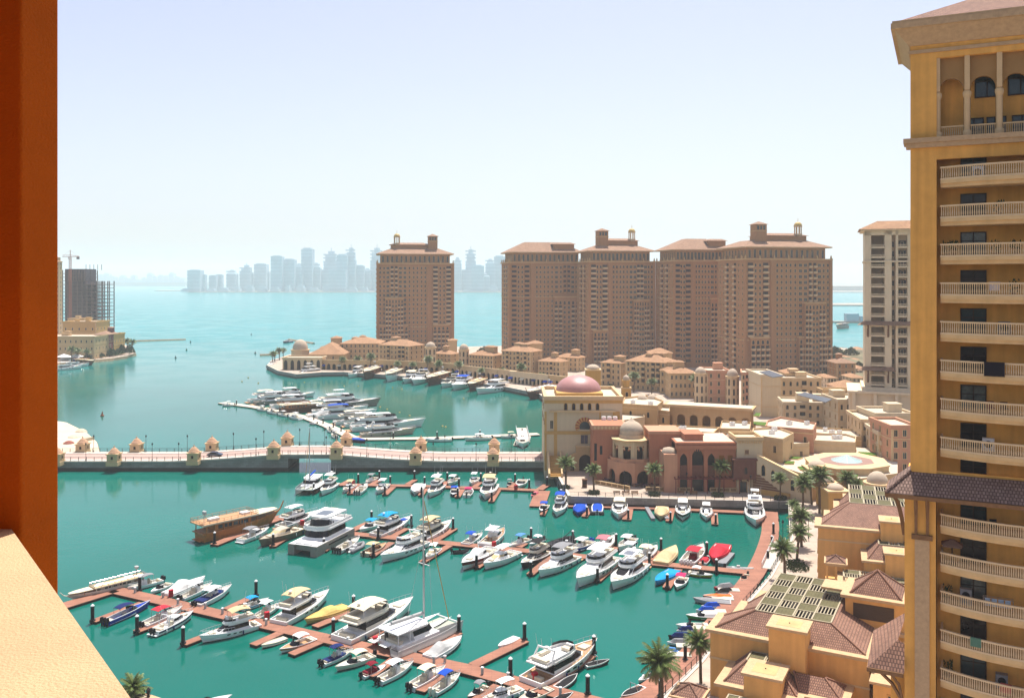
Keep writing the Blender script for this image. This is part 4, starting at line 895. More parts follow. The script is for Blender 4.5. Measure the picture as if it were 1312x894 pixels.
b.obj('pergola', mat('dark_red_timber', (.17, .035, .03), .7), r)
p = A(851, CY, Y3 - 1); r = thing('rose_side_wing', 'low pale rose wing with rounded roof between the rotunda and the arches', 'building wing', (p.x, Y3 - 1, 2.5)); b = MB(); b.box(0, 3.4, 0, 9, 0, z3_(581)); b.obj('wall', rose_lt, r)
b = MB(); hh = z3_(581); b.lathe(1.7, 2.5, [(1.9, hh), (1.9, hh + .3), (1.5, hh + 1.1), (0, hh + 1.5)], 20); b.obj('roof', domew, r, smooth=True)
p = A(832, CY, Y3 + 7); r = thing('rose_tower_house', 'plain rose red block behind the rotunda', 'building', (p.x, Y3 + 7, 2.5)); b = MB(); b.box(0, 8.4, 0, 9, 0, z3_(562)); b.obj('wall', rose, r); b = MB(); b.box(-.2, 8.6, -.2, 9.2, z3_(562), z3_(562) + .8); b.obj('parapet', rose_lt, r)
# cream tower with timber oriel
p = A(944, CY, Y3 - .5); r = thing('cream_corner_tower', 'cream corner tower with dark timber bay window over the promenade', 'building', (p.x, Y3 - .5, 2.5)); W = 6.6; H = z3_(563); b = MB(); b.box(0, W, 0, 8, 0, H); b.obj('wall', cream, r)
b = MB()
for q in ((-.25, W + .25, -.25, .2), (-.25, W + .25, 7.8, 8.2), (-.25, .2, .2, 7.8), (W - .2, W + .25, .2, 7.8)): b.box(*q, H - .2, H + .8)
for i in range(11): b.lathe(.3 + i * .6, -.25, [(0, H - 1.0), (.28, H - .3), (.28, H - .2)], 6)
b.obj('parapet', trim, r)
b = MB(); b.box(-1.2, 4.6, -1.5, 0, z3_(612), z3_(588)); b.box(-1.5, 4.9, -1.8, 0, z3_(588), z3_(586));
for i in range(9): b.box(-1.2 + i * .7, -1.1 + i * .7, -1.56, -1.5, z3_(612), z3_(589))
for i in range(4): b.box(-1.0 + i * 1.8, -.8 + i * 1.8, -1.2, 0, z3_(615), z3_(612))
b.obj('timber_bay', mat('oriel_timber', (.20, .085, .06), .8), r); o = link('window', winmesh(1.0, 1.8, woodd, glass, 1)[0], r, (1.9, -1.5, z3_(605)))
link('window', winmesh(1.2, 1.2, trim, mat('lattice_brown', (.20, .10, .07), .8))[0], r, (2.6, 0, z3_(581)))
link('window', winmesh(1.9, 2.6, woodd, glassb)[0], r, (1.6, 0, .1))
# sloping cream wall to the right, striped base
p = A(970, CY, Y3 - 2); P2 = G(1040, 643, 2.5); r = thing('cream_street_wall', 'long cream wall with sloping top, pointed windows and striped stone base', 'wall', (p.x, Y3 - 2, 2.5)); d = P2 - Vector((p.x, Y3 - 2, 2.5)); L = d.length; rz = math.atan2(d.y, d.x); r.rotation_euler.z = rz
hL, hR = z3_(582), z3_(606) - .3
b = MB(); b.add([(0, 0, 0), (L, 0, 0), (L, .9, 0), (0, .9, 0), (0, 0, hL), (L, 0, hR), (L, .9, hR), (0, .9, hL)], [(0, 3, 2, 1), (0, 1, 5, 4), (1, 2, 6, 5), (2, 3, 7, 6), (3, 0, 4, 7), (4, 5, 6, 7)]); b.obj('wall', cream, r)
b = MB(); b.add([(0, -.1, hL), (L, -.1, hR), (L, 1.0, hR), (0, 1.0, hL), (0, -.1, hL + .35), (L, -.1, hR + .35), (L, 1.0, hR + .35), (0, 1.0, hL + .35)], [(0, 3, 2, 1), (0, 1, 5, 4), (1, 2, 6, 5), (2, 3, 7, 6), (3, 0, 4, 7), (4, 5, 6, 7)]); b.obj('coping', trim, r)
for t, q in ((.12, 598), (.30, 603), (.66, 611)): link('window', winmesh(1.25, 2.6, trim, glass, 2)[0], r, (L * t, 0, z3_(q + 8)))
b = MB()
for i in range(8): b.add([(-1 - 0, -.14, i * .62), (L * (.62 - i * .075), -.14, i * .62), (L * (.62 - i * .075) - .5, -.14, i * .62 + .5), (-1, -.14, i * .62 + .5)], [(0, 1, 2, 3)])
b.obj('striped_base', mat('striped_stone', (.24, .13, .08), .9), r)
b = MB(); b.box(-1, L * .62, -.5, -.1, -.1, 1.3); b.obj('plinth', ochre, r)
# ================================================================ THE SHOPPING COURT BEHIND THE WATERFRONT
def minaret(lab, cx, Y, pyb, pyt, pyd, wpx, wall, tiers=True):
    s = Y / FOC; hw = wpx * s / 2; c = A(cx, CY, Y); zb = 2.5; h = 57 - (pyt - 358) * s - zb; hd = 57 - (pyd - 358) * s - zb
    r = thing('domed_tower', lab, 'tower', (c.x, Y + hw, zb), 0); b = MB(); b.box(-hw, hw, -hw, hw, 0, h)
    if not tiers: b.box(-hw * .8, hw * .8, -hw * .8, hw * .8, h, h + .6)
    b.obj('wall', wall, r)
    b = MB(); b.box(-hw * 1.1, hw * 1.1, -hw * 1.1, hw * 1.1, h, h + .4); b.obj('cornice', trim, r)
    if tiers:
        t = (hd - h); b = MB(); b.lathe(0, 0, [(hw * .8, h + .4), (hw * .8, h + t * .55), (hw, h + t * .55), (hw, h + t * .62), (0, h + t * .62)], 8); b.obj('lantern_drum', wall, r)
        b = MB(); dome(b, 0, 0, hw * .75, h + t * .6, t * .4, 16, 0, .3); b.obj('dome', domew, r, smooth=True)
        for a in range(4): link('window', winmesh(round(hw * .7, 1), 3.2, trim, darkin, 1)[0], r, (hw * math.sin(a * math.pi / 2), -hw * math.cos(a * math.pi / 2), h - 4.2), a * math.pi / 2)
    else:
        b = MB(); dome(b, 0, 0, hw * .95, h + .5, hd - h - .5, 20); b.obj('dome', domew, r, smooth=True)
minaret('plain ochre square tower with pale dome behind the pink dome', 760.5, 300, 512, 475, 467.5, 18.5, ochre, False)
minaret('slim ochre minaret with small white dome right of the pink dome', 803, 306, 514, 498, 481, 11.5, ochre)
def plain(lab, pts, z0, z1, m=None, name='court_building', cat='building', par=.6, deck=True):
    """flat roofed block whose roof outline is given in photo pixels at height z1"""
    P = [G(x, y, z1) for x, y in pts]; c = sum(P, Vector()) / len(P); q = [(p.x - c.x, p.y - c.y) for p in P]
    ar = sum(a[0] * d[1] - d[0] * a[1] for a, d in zip(q, q[1:] + q[:1]))
    if ar < 0: q = q[::-1]
    r = thing(name, lab, cat, (c.x, c.y, z0)); b = MB(); b.prism(q, 0, z1 - z0, 0); b.obj('wall', m or sand, r)
    if par:
        b = MB(); n = len(q); k = [(x * .965, y * .955) for x, y in q]; h = z1 - z0
        for i in range(n):
            j = (i + 1) % n; b.add([(*q[i], h), (*q[j], h), (*q[j], h + par), (*q[i], h + par), (*k[i], h), (*k[j], h), (*k[j], h + par), (*k[i], h + par)], [(0, 1, 2, 3), (5, 4, 7, 6), (3, 2, 6, 7)])
        b.obj('parapet', m or sand, r)
        b = MB(); b.prism(k, h + .01, h + .05); b.obj('roof_deck', roofd, r)
    rnd = random.Random(lab); h = z1 - z0; n = len(q); wn = []
    for i in range(n):
        p, e = Vector(q[i]), Vector(q[(i + 1) % n]); d = e - p; L = d.length
        if L > 4 and d.x > abs(d.y) * .5:
            a = math.atan2(d.y, d.x); m = int(L / 4.2)
            for k_ in range(m):
                if rnd.random() < .75: u = p + d * ((k_ + .5) / m); wn.append((winmesh(1.0, 1.9, trim, glass if rnd.random() < .6 else darkin, 1 if rnd.random() < .6 else 0), u.x, u.y, h - 3.4 - (0 if k_ % 2 else .0), a))
            b = MB(); dn = d.normalized(); o = Vector((dn.y, -dn.x)) * .12
            b.prism([tuple(p + o), tuple(e + o), tuple(e), tuple(p)], h - .75, h - .45); b.obj('string_course', trim, r)
    if par: put_all(r, 'window', wn, 40)
    ext = max(v[0] for v in q) - min(v[0] for v in q)
    if par and deck and ext > 9:
        for k_ in range(int(ext / 5)):
            t = rnd.random() * .7; p = Vector(q[rnd.randrange(n)]) * t; b = MB(); b.box(-.7, .7, -.5, .5, .05, 1.1); b.cyl(0, 0, .38, 1.1, 1.16, 10, 1); b.obj('cooling_unit', [white, greyc], r, (p.x, p.y, h), rnd.random())
    return r, q, z1 - z0, c
# crenellated court hall + twin domes
plain('tan hall with corbelled parapet and twin domes right of the pink dome', [(797, 519), (842, 522), (850, 515), (828, 508), (800, 511)], 2.5, 16.5, sand)
for i, x in enumerate((823, 836)):
    c = A(x, 514, 300); b = MB(); dome(b, 0, 0, 1.9, 0, 2.3, 18); tag(b.obj('roof_dome', domew, None, (c.x, 300 + i, 57 - (514 - 358) * 300 / FOC), smooth=True), 'small cream dome on the court hall roof, %s of the pair' % ('left' if i == 0 else 'right'), 'dome')
plain('low tan hall with recessed blind arch below the twin domes', [(842, 527), (858, 529), (858, 521), (842, 521)], 2.5, 14.8, sand)
plain('flat pale roof terrace behind the domed rotunda', [(797, 541), (826, 536), (822, 526), (797, 529)], 2.5, 13.5, sand_lt)
# long arcade
P, Q = A(847, CY, 292), A(962, CY, 281); d = Q - P; r = thing('court_arcade', 'long tan arcade wall with round arches and flat roof above the rose building', 'arcade', (P.x, P.y, 2.5), math.atan2(d.y, d.x)); L = d.length
h0 = 57 - (546 - 358) * 288 / FOC - 2.5; h1 = 57 - (524 - 358) * 288 / FOC - 2.5
b = MB(); n = 7; arch_wall(b, 0, L, h0, h1, [(L * (i + .6) / n, L / n * .32, h0 + 2.4) for i in range(n)], 0, .8, 0); b.box(0, L, 0, 12, -1, h0); b.box(0, L, 6, 6.5, h0, h1); b.box(-.3, L + .3, -.3, 12, h1, h1 + .5); b.obj('wall', sand, r)
b = MB(); b.box(.5, L - .5, .5, 11.5, h1 + .5, h1 + .55); b.obj('roof_deck', roofd, r)
b = MB(); b.box(-.35, L + .35, -.4, .3, h1 + .5, h1 + 1.2); b.obj('parapet', trim, r)
plain('curved tan retaining wall above the rose building roof', [(842, 552), (915, 556), (922, 549), (845, 546)], 2.5, 12.6, sand, par=.5)
plain('white roof terrace with service units behind the rose building', [(828, 569), (852, 562), (920, 566), (930, 553), (848, 553)], 2.5, 11.6, sand_lt, par=.4)
plain('small tan house with paired pointed windows above the rose building', [(922, 551), (961, 552), (962, 543), (925, 541)], 2.5, 14.8, sand)[0]
r, q, h, c = plain('tan roof house with slatted top beside the cream corner tower', [(925, 562), (944, 570), (965, 563), (962, 553), (926, 553)], 2.5, 13.6, sand)
plain('pale screen wall building with square openings behind the cream corner tower', [(963, 559), (1003, 565), (1017, 557), (995, 549), (965, 551)], 2.5, 14.5, trim)
r, q, h, c = plain('pink brown gallery block with zigzag band in the middle of the court', [(981, 548), (1042, 553), (1046, 544), (1000, 536), (983, 541)], 2.5, 14.8, rose_lt)
plain('cream hall with flat roof behind the octagonal skylight terrace', [(1037, 566), (1096, 569), (1097, 562), (1084, 558), (1032, 557)], 2.5, 11.6, sand_lt)
plain('small cream lobby block left of the flat roofed hall', [(1016, 571), (1037, 570), (1034, 562), (1016, 564)], 2.5, 11.6, sand_lt)
plain('garden wall terrace below the white terraced house', [(1040, 556), (1104, 562), (1104, 553), (1040, 549)], 2.5, 11, sand)
c = A(942, CY, 296); b = MB(); dome(b, 0, 0, 2.2, 0, 1.9, 16); tag(b.obj('roof_dome', domew, None, (959 * 0 + (959 - CX) * 290 / FOC, 290, 57 - (530 - 358) * 290 / FOC), smooth=True), 'low pale roof dome at the right end of the arcade', 'dome')
# plaza podium, lawns, octagonal skylight terrace
PZ = 8.6
pts = [(978, 590), (1036, 609), (1068, 606), (1100, 613), (1150, 606), (1150, 577), (1096, 572), (1000, 571)]
P = [G(x, y, PZ) for x, y in pts]; b = MB(); q = [(p.x, p.y) for p in P]; b.prism(q, 1, PZ, 0, 1); struct(b.obj('plaza_terrace', [sand, roofd]))
for lab, l in (('triangular lawn left of the octagonal skylight', [(992, 584), (1028, 587), (1022, 589), (1000, 588), (994, 586)]), ('small round lawn near the sloping wall coping', [(1003, 592), (1018, 592), (1017, 595), (1006, 595)]), ('narrow lawn beside the small plaza dome', [(1022, 599), (1035, 598), (1036, 602), (1026, 603)]),
               ('lawn right behind the octagonal skylight', [(1100, 580), (1122, 581), (1124, 584.5), (1106, 584)]), ('front lawn with stepped edge before the octagon', [(1086, 606), (1101, 606), (1099, 611), (1092, 612)]), ('right front lawn between planters before the octagon', [(1114, 604), (1130, 603), (1132, 607), (1120, 608.5)]), ('far lawn at the back of the court', [(961, 530), (975, 530), (973, 534), (960, 533)]), ('narrow back lawn beside the far lawn', [(964, 541), (983, 542), (980, 546), (966, 545)])):
    z = PZ + .02 if 'court' not in lab and 'far' not in lab else 13.5
    if 'back' in lab.split()[0:2] or 'far' in lab: z = 9.5
    P = [G(x, y, z) for x, y in l]; c = sum(P, Vector()) / len(P); q = [(p.x - c.x, p.y - c.y) for p in P]; r = thing('lawn_bed', lab, 'lawn', tuple(c))
    ar = sum(a[0] * e[1] - e[0] * a[1] for a, e in zip(q, q[1:] + q[:1])); q = q if ar > 0 else q[::-1]
    b = MB(); b.prism([(x * 1.06, y * 1.06) for x, y in q], -.02, .22); b.obj('kerb', trim, r); b = MB(); b.prism(q, .2, .34); b.obj('grass', lawnm, r)
oc = [(1032, 587), (1059, 579.5), (1098, 580), (1139, 597), (1113, 600), (1076, 600.5), (1042, 595)]
P = [G(x, y, PZ + 1.8) for x, y in [(1032, 586), (1056, 580), (1098, 580), (1131, 587), (1139, 596), (1113, 600), (1072, 600), (1040, 594)]]; c = sum(P, Vector()) / 8; q = [(p.x - c.x, p.y - c.y) for p in P][::-1]
ar = sum(a[0] * e[1] - e[0] * a[1] for a, e in zip(q, q[1:] + q[:1])); q = q if ar > 0 else q[::-1]
r = thing('skylight_terrace', 'octagonal cream terrace with brown inset and low glass pyramid skylight', 'skylight terrace', (c.x, c.y, PZ)); b = MB(); b.prism(q, 0, 1.5); b.prism([(x * 1.03, y * 1.03) for x, y in q], 1.5, 1.8); b.obj('rim', trim, r)
b = MB(); b.prism([(x * .76, y * .72) for x, y in q], 1.7, 1.83); b.prism([(x * .67, y * .62) for x, y in q], 1.8, 1.86, 1); b.obj('inset', [sand_lt, mat('brown_inset', (.33, .20, .16), .8, .1)], r)
b = MB(); n = 10
for i in range(n):
    a0, a1 = 2 * math.pi * i / n, 2 * math.pi * (i + 1) / n; b.add([(3.9 * math.cos(a0), 3.9 * math.sin(a0), 1.87), (3.9 * math.cos(a1), 3.9 * math.sin(a1), 1.87), (0, 0, 3.3)], [(0, 1, 2)], 0)
    b.tube([(3.9 * math.cos(a0), 3.9 * math.sin(a0), 1.9), (0, 0, 3.33)], .06, 4, 1)
b.obj('glass_pyramid', [mat('pale_skylight_glass', (.42, .60, .58), .12, .08, spec=.7), white], r)
# small domes near the palms and the zigzag wall
def pav(lab, cx, pyb, pye, pyd, wpx, Y, wall, door=False, sides=4):
    s = Y / FOC; hw = wpx * s / 2; c = A(cx, CY, Y); h = 57 - (pye - 358) * s - 2.5; hd = 57 - (pyd - 358) * s - 2.5; r = thing('domed_pavilion', lab, 'domed pavilion', (c.x, Y + hw, 2.5))
    b = MB(); b.box(-hw, hw, -hw, hw, 0, h) if sides == 4 else b.cyl(0, 0, hw, 0, h, 16); b.obj('wall', wall, r); b = MB(); b.box(-hw - .2, hw + .2, -hw - .2, hw + .2, h, h + .35) if sides == 4 else b.cyl(0, 0, hw * 1.08, h, h + .5, 16); b.obj('cornice', trim, r)
    b = MB(); dome(b, 0, 0, hw * .82, h + .3, hd - h - .3, 24); b.obj('dome', domew, r, smooth=True)
    if door: b = MB(); b.box(-hw * .5, hw * .5, -hw - .05, -hw + .02, 0, h * .78); b.obj('doorway', mat('brown_door', (.13, .065, .05), .8), r)
    if sides == 16:
        b = MB()
        for i in range(10): a = math.pi * 2 * i / 10; b.merge(winmesh(1.0, 1.6, trim, darkin, 1)[1], Matrix.Rotation(a, 4, 'Z') @ Matrix.Translation((0, -hw, h - 2.2)))
        b.obj('window_ring', [trim, darkin], r)
pav('white dome on square base at the left front corner of the plaza', 1052, 640, 603, 592, 29, 222, sand)
pav('cream dome on square pavilion behind the palms', 1064, 650, 621, 612, 22, 212, ochre)
pav('cream domed gate house with brown doorway beside the palms', 1075, 662, 631, 622, 27, 201, ochre, True)
pav('large pale ribbed dome on arched drum left of the near tower', 1131, 650, 624, 607, 33, 196, sand_lt, sides=16)
P, Q = G(1066, 606, 8), G(1121, 612, 8); d = Q - P; r = thing('crenellated_wall', 'tan wall with sawtooth crenellations in front of the plaza', 'wall', (P.x, P.y - .6, 2.5), math.atan2(d.y, d.x)); L = d.length; b = MB(); b.box(0, L, 0, .6, 0, 6.6)
for i in range(int(L / .9)): b.add([(i * .9, 0, 6.6), (i * .9 + .8, 0, 6.6), (i * .9 + .4, 0, 7.4), (i * .9, .6, 6.6), (i * .9 + .8, .6, 6.6), (i * .9 + .4, .6, 7.4)], [(0, 1, 2), (4, 3, 5), (0, 2, 5, 3), (1, 4, 5, 2)])
b.obj('wall', sand, r)
# promenade furniture: terrace parapet, benches, planters
P, Q = G(765, 625, 2.5), G(806, 629, 2.5)
def seg(lab, p, q):
    P, Q = G(*p, 2.5), G(*q, 2.5); d = Q - P; r = thing('terrace_parapet', lab, 'parapet', (P.x, P.y, 2.5), math.atan2(d.y, d.x)); L = d.length; n = max(2, int(L / 1.6)); b = MB(); b.box(0, L, 0, .3, 0, .25); b.box(0, L, -.02, .32, .95, 1.1)
    for i in range(n + 1): x = L * i / n; b.box(x - .14, x + .14, 0, .3, .25, .95)
    b.obj('coping', trim, r); b = MB(); b.box(0, L, .1, .2, .25, .95); b.obj('lattice_panel', mat('parapet_panel', (.30, .19, .09), .9), r)
seg('pale lattice parapet curving round the rotunda terrace', (762, 620), (806, 628)); seg('pale lattice parapet of the cafe terrace left of its gap', (828, 629), (888, 630)); seg('pale lattice parapet of the cafe terrace in front of the tall palm', (910, 630), (944, 630.5))
for i, (x0, x1) in enumerate(((786, 795), (797, 807), (809, 818), (868, 877), (884, 894))):
    p, q_ = G(x0, 633.5, 2.5), G(x1, 633.5, 2.5); r = thing('bench', 'brown wooden bench on the quay, %s from left' % ORD[i], 'bench', tuple(p), 0, 'benches on the quay'); L = q_.x - p.x
    b = MB(); b.box(0, L, 0, .5, .38, .45); b.obj('seat', woodb, r); b = MB(); b.box(0, L, .46, .52, .5, .85); b.obj('backrest', woodb, r)
    for x in (.15, L - .25): b = MB(); b.box(x, x + .1, .04, .46, 0, .38); b.obj('leg', ironm, r)
for i, (x, y, w_) in enumerate(((761, 633, 1.5), (838.5, 635, 1.6), (919.5, 636, 1.6), (724, 626, 1.2), (1068, 662, 2.0), (1018, 724, 1.8), (1022, 730, 2.2), (1000, 640, 1.6), (1060, 652, 1.2))):
    c = G(x, y, 2.5); b = MB(); rnd = random.Random(i)
    for k in range(420): a, q, z = rnd.random() * 6.28, w_ * rnd.random() ** .5, rnd.random() ** 1.3 * .9; px, py = q * math.cos(a), q * .7 * math.sin(a); t = rnd.random() * 6.28; u, v_ = .16 * math.cos(t), .16 * math.sin(t); b.add([(px - u, py - v_, z), (px + u, py + v_, z), (px + v_ * .6, py - u * .6, z + .28)], [(0, 1, 2)])
    tag(b.obj('shrub', hedge, None, tuple(c), uv=False), 'low green shrub bed round a palm foot, %s of the planted beds' % ORD[i], 'shrub', 'shrub beds on the promenade')
# cafe umbrellas / dark terrace furniture seen as parasols
for i, (x, y) in enumerate(((778, 617), (790, 621), (801, 622), (815, 623), (826, 624), (838, 624))):
    c = G(x, y, 2.5); r = thing('cafe_table', 'dark cafe table with purple cloth, %s from left on the rotunda terrace' % ORD[i], 'table', tuple(c), 0, 'cafe tables on the rotunda terrace'); b = MB(); b.cyl(0, 0, .75, .68, .74, 12); b.obj('tabletop', mat('plum_cloth', (.08, .035, .07), .8), r); b = MB(); b.cyl(0, 0, .07, 0, .68, 6); b.cyl(0, 0, .3, 0, .04, 8); b.obj('pedestal', ironm, r)
    for k in range(4):
        a = k * 1.57 + .4; o = MB(); o.box(-.22, .22, -.22, .22, .42, .47); o.box(-.22, .22, .18, .22, .47, .9)
        for sx in (-.2, .17):
            for sy in (-.2, .17): o.box(sx, sx + .04, sy, sy + .04, 0, .42)
        tag(o.obj('cafe_chair', woodd, None, (c.x + 1.05 * math.cos(a), c.y + 1.05 * math.sin(a), 2.5), a - 1.57), 'dark cafe chair at a purple table on the rotunda terrace', 'chair', 'cafe chairs on the rotunda terrace')
b = MB(); b.box(-.6, .6, -.5, .5, 0, 2.0); b.box(-.7, .7, -.6, .6, 2.0, 2.15); p = G(749, 624, 2.5); r = thing('promenade_kiosk', 'small brown timber kiosk on the promenade left of the rotunda', 'kiosk', tuple(p)); b.obj('cabin', woodd, r); b = MB(); b.box(-.5, .5, -.54, -.505, .9, 1.8); b.obj('hatch', darkin, r)
# slim lamp posts on the promenade
for i, (x, y) in enumerate(((800, 630), (880, 632), (962, 636), (724, 630), (998, 668), (1003, 700), (1036, 690))): q = G(x, y, 2.5); lamp(q.x, q.y, 2.6, 'slim dark lamp post, %s on the promenade by the domed waterfront' % ORD[i], 'lamp posts on the promenade')

# ================================================================ FOREGROUND ROOFS AT LOWER RIGHT (local frame: x along the front, y to the back)
def frame(c, rz): return lambda x, y, z=0: Vector((c.x + x * math.cos(rz) - y * math.sin(rz), c.y + x * math.sin(rz) + y * math.cos(rz), z))
def ledge(b, poly, z, w_=.55, h=.35, mi=0):
    """flat cornice slab round a building outline"""
    n = len(poly); cx_ = sum(p[0] for p in poly) / n; cy2 = sum(p[1] for p in poly) / n
    out = []
    for i in range(n):
        p0, p1, p2 = Vector(poly[i - 1]), Vector(poly[i]), Vector(poly[(i + 1) % n]); d0 = (p1 - p0).normalized(); d1 = (p2 - p1).normalized(); n0 = Vector((d0.y, -d0.x)); n1 = Vector((d1.y, -d1.x)); m = n0 + n1; m /= max(.2, m.length_squared / 2); out.append(tuple(p1 + m * w_))
    b.prism(out, z - h, z, mi); return out
def pergola(b, x0, x1, y0, y1, z, nx, ny, flip=0, sl=.55):
    """checker of olive shade mesh panels and open slats on a grid of pale beams; mats: 0 slats, 1 mesh, 2 sheet coloured dark for the shade below"""
    dx, dy = (x1 - x0) / nx, (y1 - y0) / ny
    b.box(x0, x1, y0, y1, z - 1.6, z - 1.55, 2)  # sheet below the slats, their shade put into its dark colour
    for i in range(nx + 1): x = x0 + dx * i; b.box(x - .09, x + .09, y0, y1, z - .05, z + .14, 0)
    for j in range(ny + 1): y = y0 + dy * j; b.box(x0, x1, y - .08, y + .08, z - .08, z + .10, 0)
    for i in range(nx):
        for j in range(ny):
            a, c, e, g = x0 + dx * i + .1, x0 + dx * (i + 1) - .1, y0 + dy * j + .1, y0 + dy * (j + 1) - .1
            if (i + j + flip) % 2:
                b.box(a, c, e, g, z - .02, z + .03, 1)
                for k in range(int((c - a) / .45)): b.box(a + .45 * k + .2, a + .45 * k + .25, e, g, z + .03, z + .06, 1)
            else:
                for k in range(int((c - a) / sl) + 1): xx = a + sl * k; b.box(xx, min(c, xx + .13), e, g, z - .15, z + .02, 0)
def chimney(parent, x0, x1, y0, y1, z0, z1, m=stucco_v):
    b = MB(); b.box(x0, x1, y0, y1, z0, z1); w_ = b.obj('roof_tower', m, parent); b = MB(); t = .3
    b.box(x0 - t, x1 + t, y0 - t, y1 + t, z1 - .0, z1 + .32); b.obj('cap', parap, w_)
    b = MB(); b.box(x0 + .75, x1 - .75, y0 + .7, y1 - .7, z1 + .322, z1 + .34); b.cyl((x0 + x1) / 2, (y0 + y1) / 2, .09, z1 + .34, z1 + .42, 8, 1); b.obj('cap_panel', [mat('cap_inset', (.60, .40, .19), .9), ironm], w_)
def hipring(b, q0, z0, q1, z1, mi=0):
    n = len(q0); b.add([(x, y, z0) for x, y in q0] + [(x, y, z1) for x, y in q1], [(i, (i + 1) % n, n + (i + 1) % n, n + i) for i in range(n)], mi)
    for i in range(n): b.tube([(*q0[i], z0 + .05), (*q1[i], z1 + .05)], .13, 5, mi + 1)
def gazebo(lab, c, rz, sz, zb, he, Y=None):
    r = thing('gazebo', lab, 'gazebo', (c.x, c.y, zb), rz); s = sz / 2; b = MB()
    b.box(-s, s, -s, s, he - .55, he - .2); b.box(-s - .3, s + .3, -s - .3, s + .3, he - .2, he); b.obj('cornice', parap, r)
    b = MB(); hip(b, -s, s, -s + .001, s, he, sz * .30)
    for x, y in ((-s, -s), (s, -s), (s, s), (-s, s)): b.tube([(x, y, he + .05), (0, 0, he + sz * .30 + .05)], .12, 5)
    b.obj('roof', tile, r)
    for x in (-1, 0, 1):
        for y in (-1, 0, 1):
            if x or y: b = MB(); b.box(x * (s - .2) - .16, x * (s - .2) + .16, y * (s - .2) - .16, y * (s - .2) + .16, 0, he - .55); b.obj('post', stucco_v, r)
    b = MB(); b.box(-s - .1, s + .1, -s - .1, s + .1, -3.5, .02); b.obj('floor', stucco_v, r)
    return r
rA = math.atan2(-.47, .883); cA = G(910, 804, 11.3); fA = frame(cA, rA)
r = thing('tiled_roof_house', 'golden house with stepped tile roof and large pergola checker at lower right', 'house', (cA.x, cA.y, 0), rA); ze = 11.3
poly = [(0, 0), (19.5, 0), (19.5, 10), (24, 10), (24, 24), (4.6, 24), (4.6, 17), (3.2, 17), (3.2, 11.5), (1.7, 11.5), (1.7, 5.5), (0, 5.5)]
b = MB(); b.prism(poly, 2.0, ze - .2); b.obj('wall', stucco_v, r)
b = MB(); ledge(b, poly, ze, .55, .4); b.obj('cornice', parap, r)
b = MB(); b.box(-.08, 19.58, -.1, 0, 7.4, 7.65); b.box(-.1, 0, 0, 5.5, 7.4, 7.65); b.obj('string_course', trim, r)
zr = 13.3; b = MB()
hipring(b, [(.5, .5), (19.0, .5), (19.0, 21), (5.0, 21), (5.0, 16.6), (3.8, 16.6), (3.8, 11.1), (2.3, 11.1), (2.3, 5.1), (.5, 5.1)], ze + .02, [(5.0, 3.6), (14.6, 3.6), (14.6, 20.2), (5.1, 20.2), (5.1, 16.4), (5.09, 16.3), (5.05, 11.0), (5.04, 10.9), (5.02, 5.0), (5.0, 4.9)], zr)
b.obj('roof', [tile, mat('ridge_tiles', (.30, .16, .11), .85)], r)
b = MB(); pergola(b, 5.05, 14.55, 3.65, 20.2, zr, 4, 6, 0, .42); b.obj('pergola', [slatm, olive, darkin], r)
chimney(r, 8.0, 12.4, -2.3, 1.4, 7, 13.6)
for x in (14.6,): b = MB(); b.box(x, x + .12, -.05, 0, 4, 10.6); b.obj('downpipe', stucco_v, r)
for z in (8.2, 4.6):
    for y in (2.2, 6.0): link('window', winmesh(1.6, 2.2, stucco_v, glass, 0)[0], r, (19.5, y, z), math.pi / 2)
# pyramid-roofed stair tower on it
c = fA(15.4, 10.2, 2.0); r2 = thing('stair_tower', 'golden stair tower with pyramid tile roof and long louvre above the pergola', 'tower', tuple(c), rA); s = 6.6; zt = 15.2 - 2
b = MB(); b.box(0, s + .8, 0, s, 0, zt - .2); b.box(s + .8, s + 8, 1.0, s, 0, zt - 5); b.obj('wall', stucco_v, r2); b = MB(); ledge(b, [(0, 0), (s + .8, 0), (s + .8, s), (0, s)], zt, .55, .38); b.box(-3.4, -.55, 2.2, 5.8, zt - .6, zt - .28); b.obj('cornice', parap, r2)
b = MB(); q0 = [(.5, .5), (s + .3, .5), (s + .3, s - .5), (.5, s - .5)]; m_ = ((s + .8) / 2, s / 2); hipring(b, q0, zt + .02, [m_] * 4, zt + 2.7); b.obj('roof', [tile, MATS['ridge_tiles']], r2)
b = MB(); b.box(1.0, 6.0, -.06, .02, zt - 3.0, zt - 1.0)
for i in range(10): b.box(1.05, 5.95, -.12, -.06, zt - 2.95 + i * .2, zt - 2.85 + i * .2)
b.obj('louvre', mat('louvre_brown', (.10, .065, .045), .7), r2)
# lower wing in front
c = fA(2.9, -6.7, 0); r = thing('tiled_lower_wing', 'lower golden wing with tile roof, pergola strip and roof tower in the foreground', 'building wing', tuple(c), rA); ze = 7.5
poly = [(0, 0), (9.5, 0), (9.5, 1.6), (14.4, 1.6), (14.4, 6.6), (0, 6.6)]
b = MB(); b.prism(poly, 2, ze - .2); b.box(1, 10, -6, 0, 2, 5.2); b.obj('wall', stucco_v, r); b = MB(); ledge(b, poly, ze, .5, .36); b.obj('cornice', parap, r)
b = MB(); hipring(b, [(.5, .5), (9.2, .5), (9.2, 6.5), (.5, 6.5)], ze + .02, [(2.6, 3.4), (6.6, 3.4), (6.6, 6.5), (2.6, 6.5)], ze + 1.9); hipring(b, [(9.2, 2.0), (14.0, 2.0), (14.0, 6.2), (9.2, 6.2)], ze + .02, [(8.2, 4.1), (11.9, 4.1), (11.9, 4.2), (8.2, 4.2)], ze + 1.35); b.obj('roof', [tile, MATS['ridge_tiles']], r)
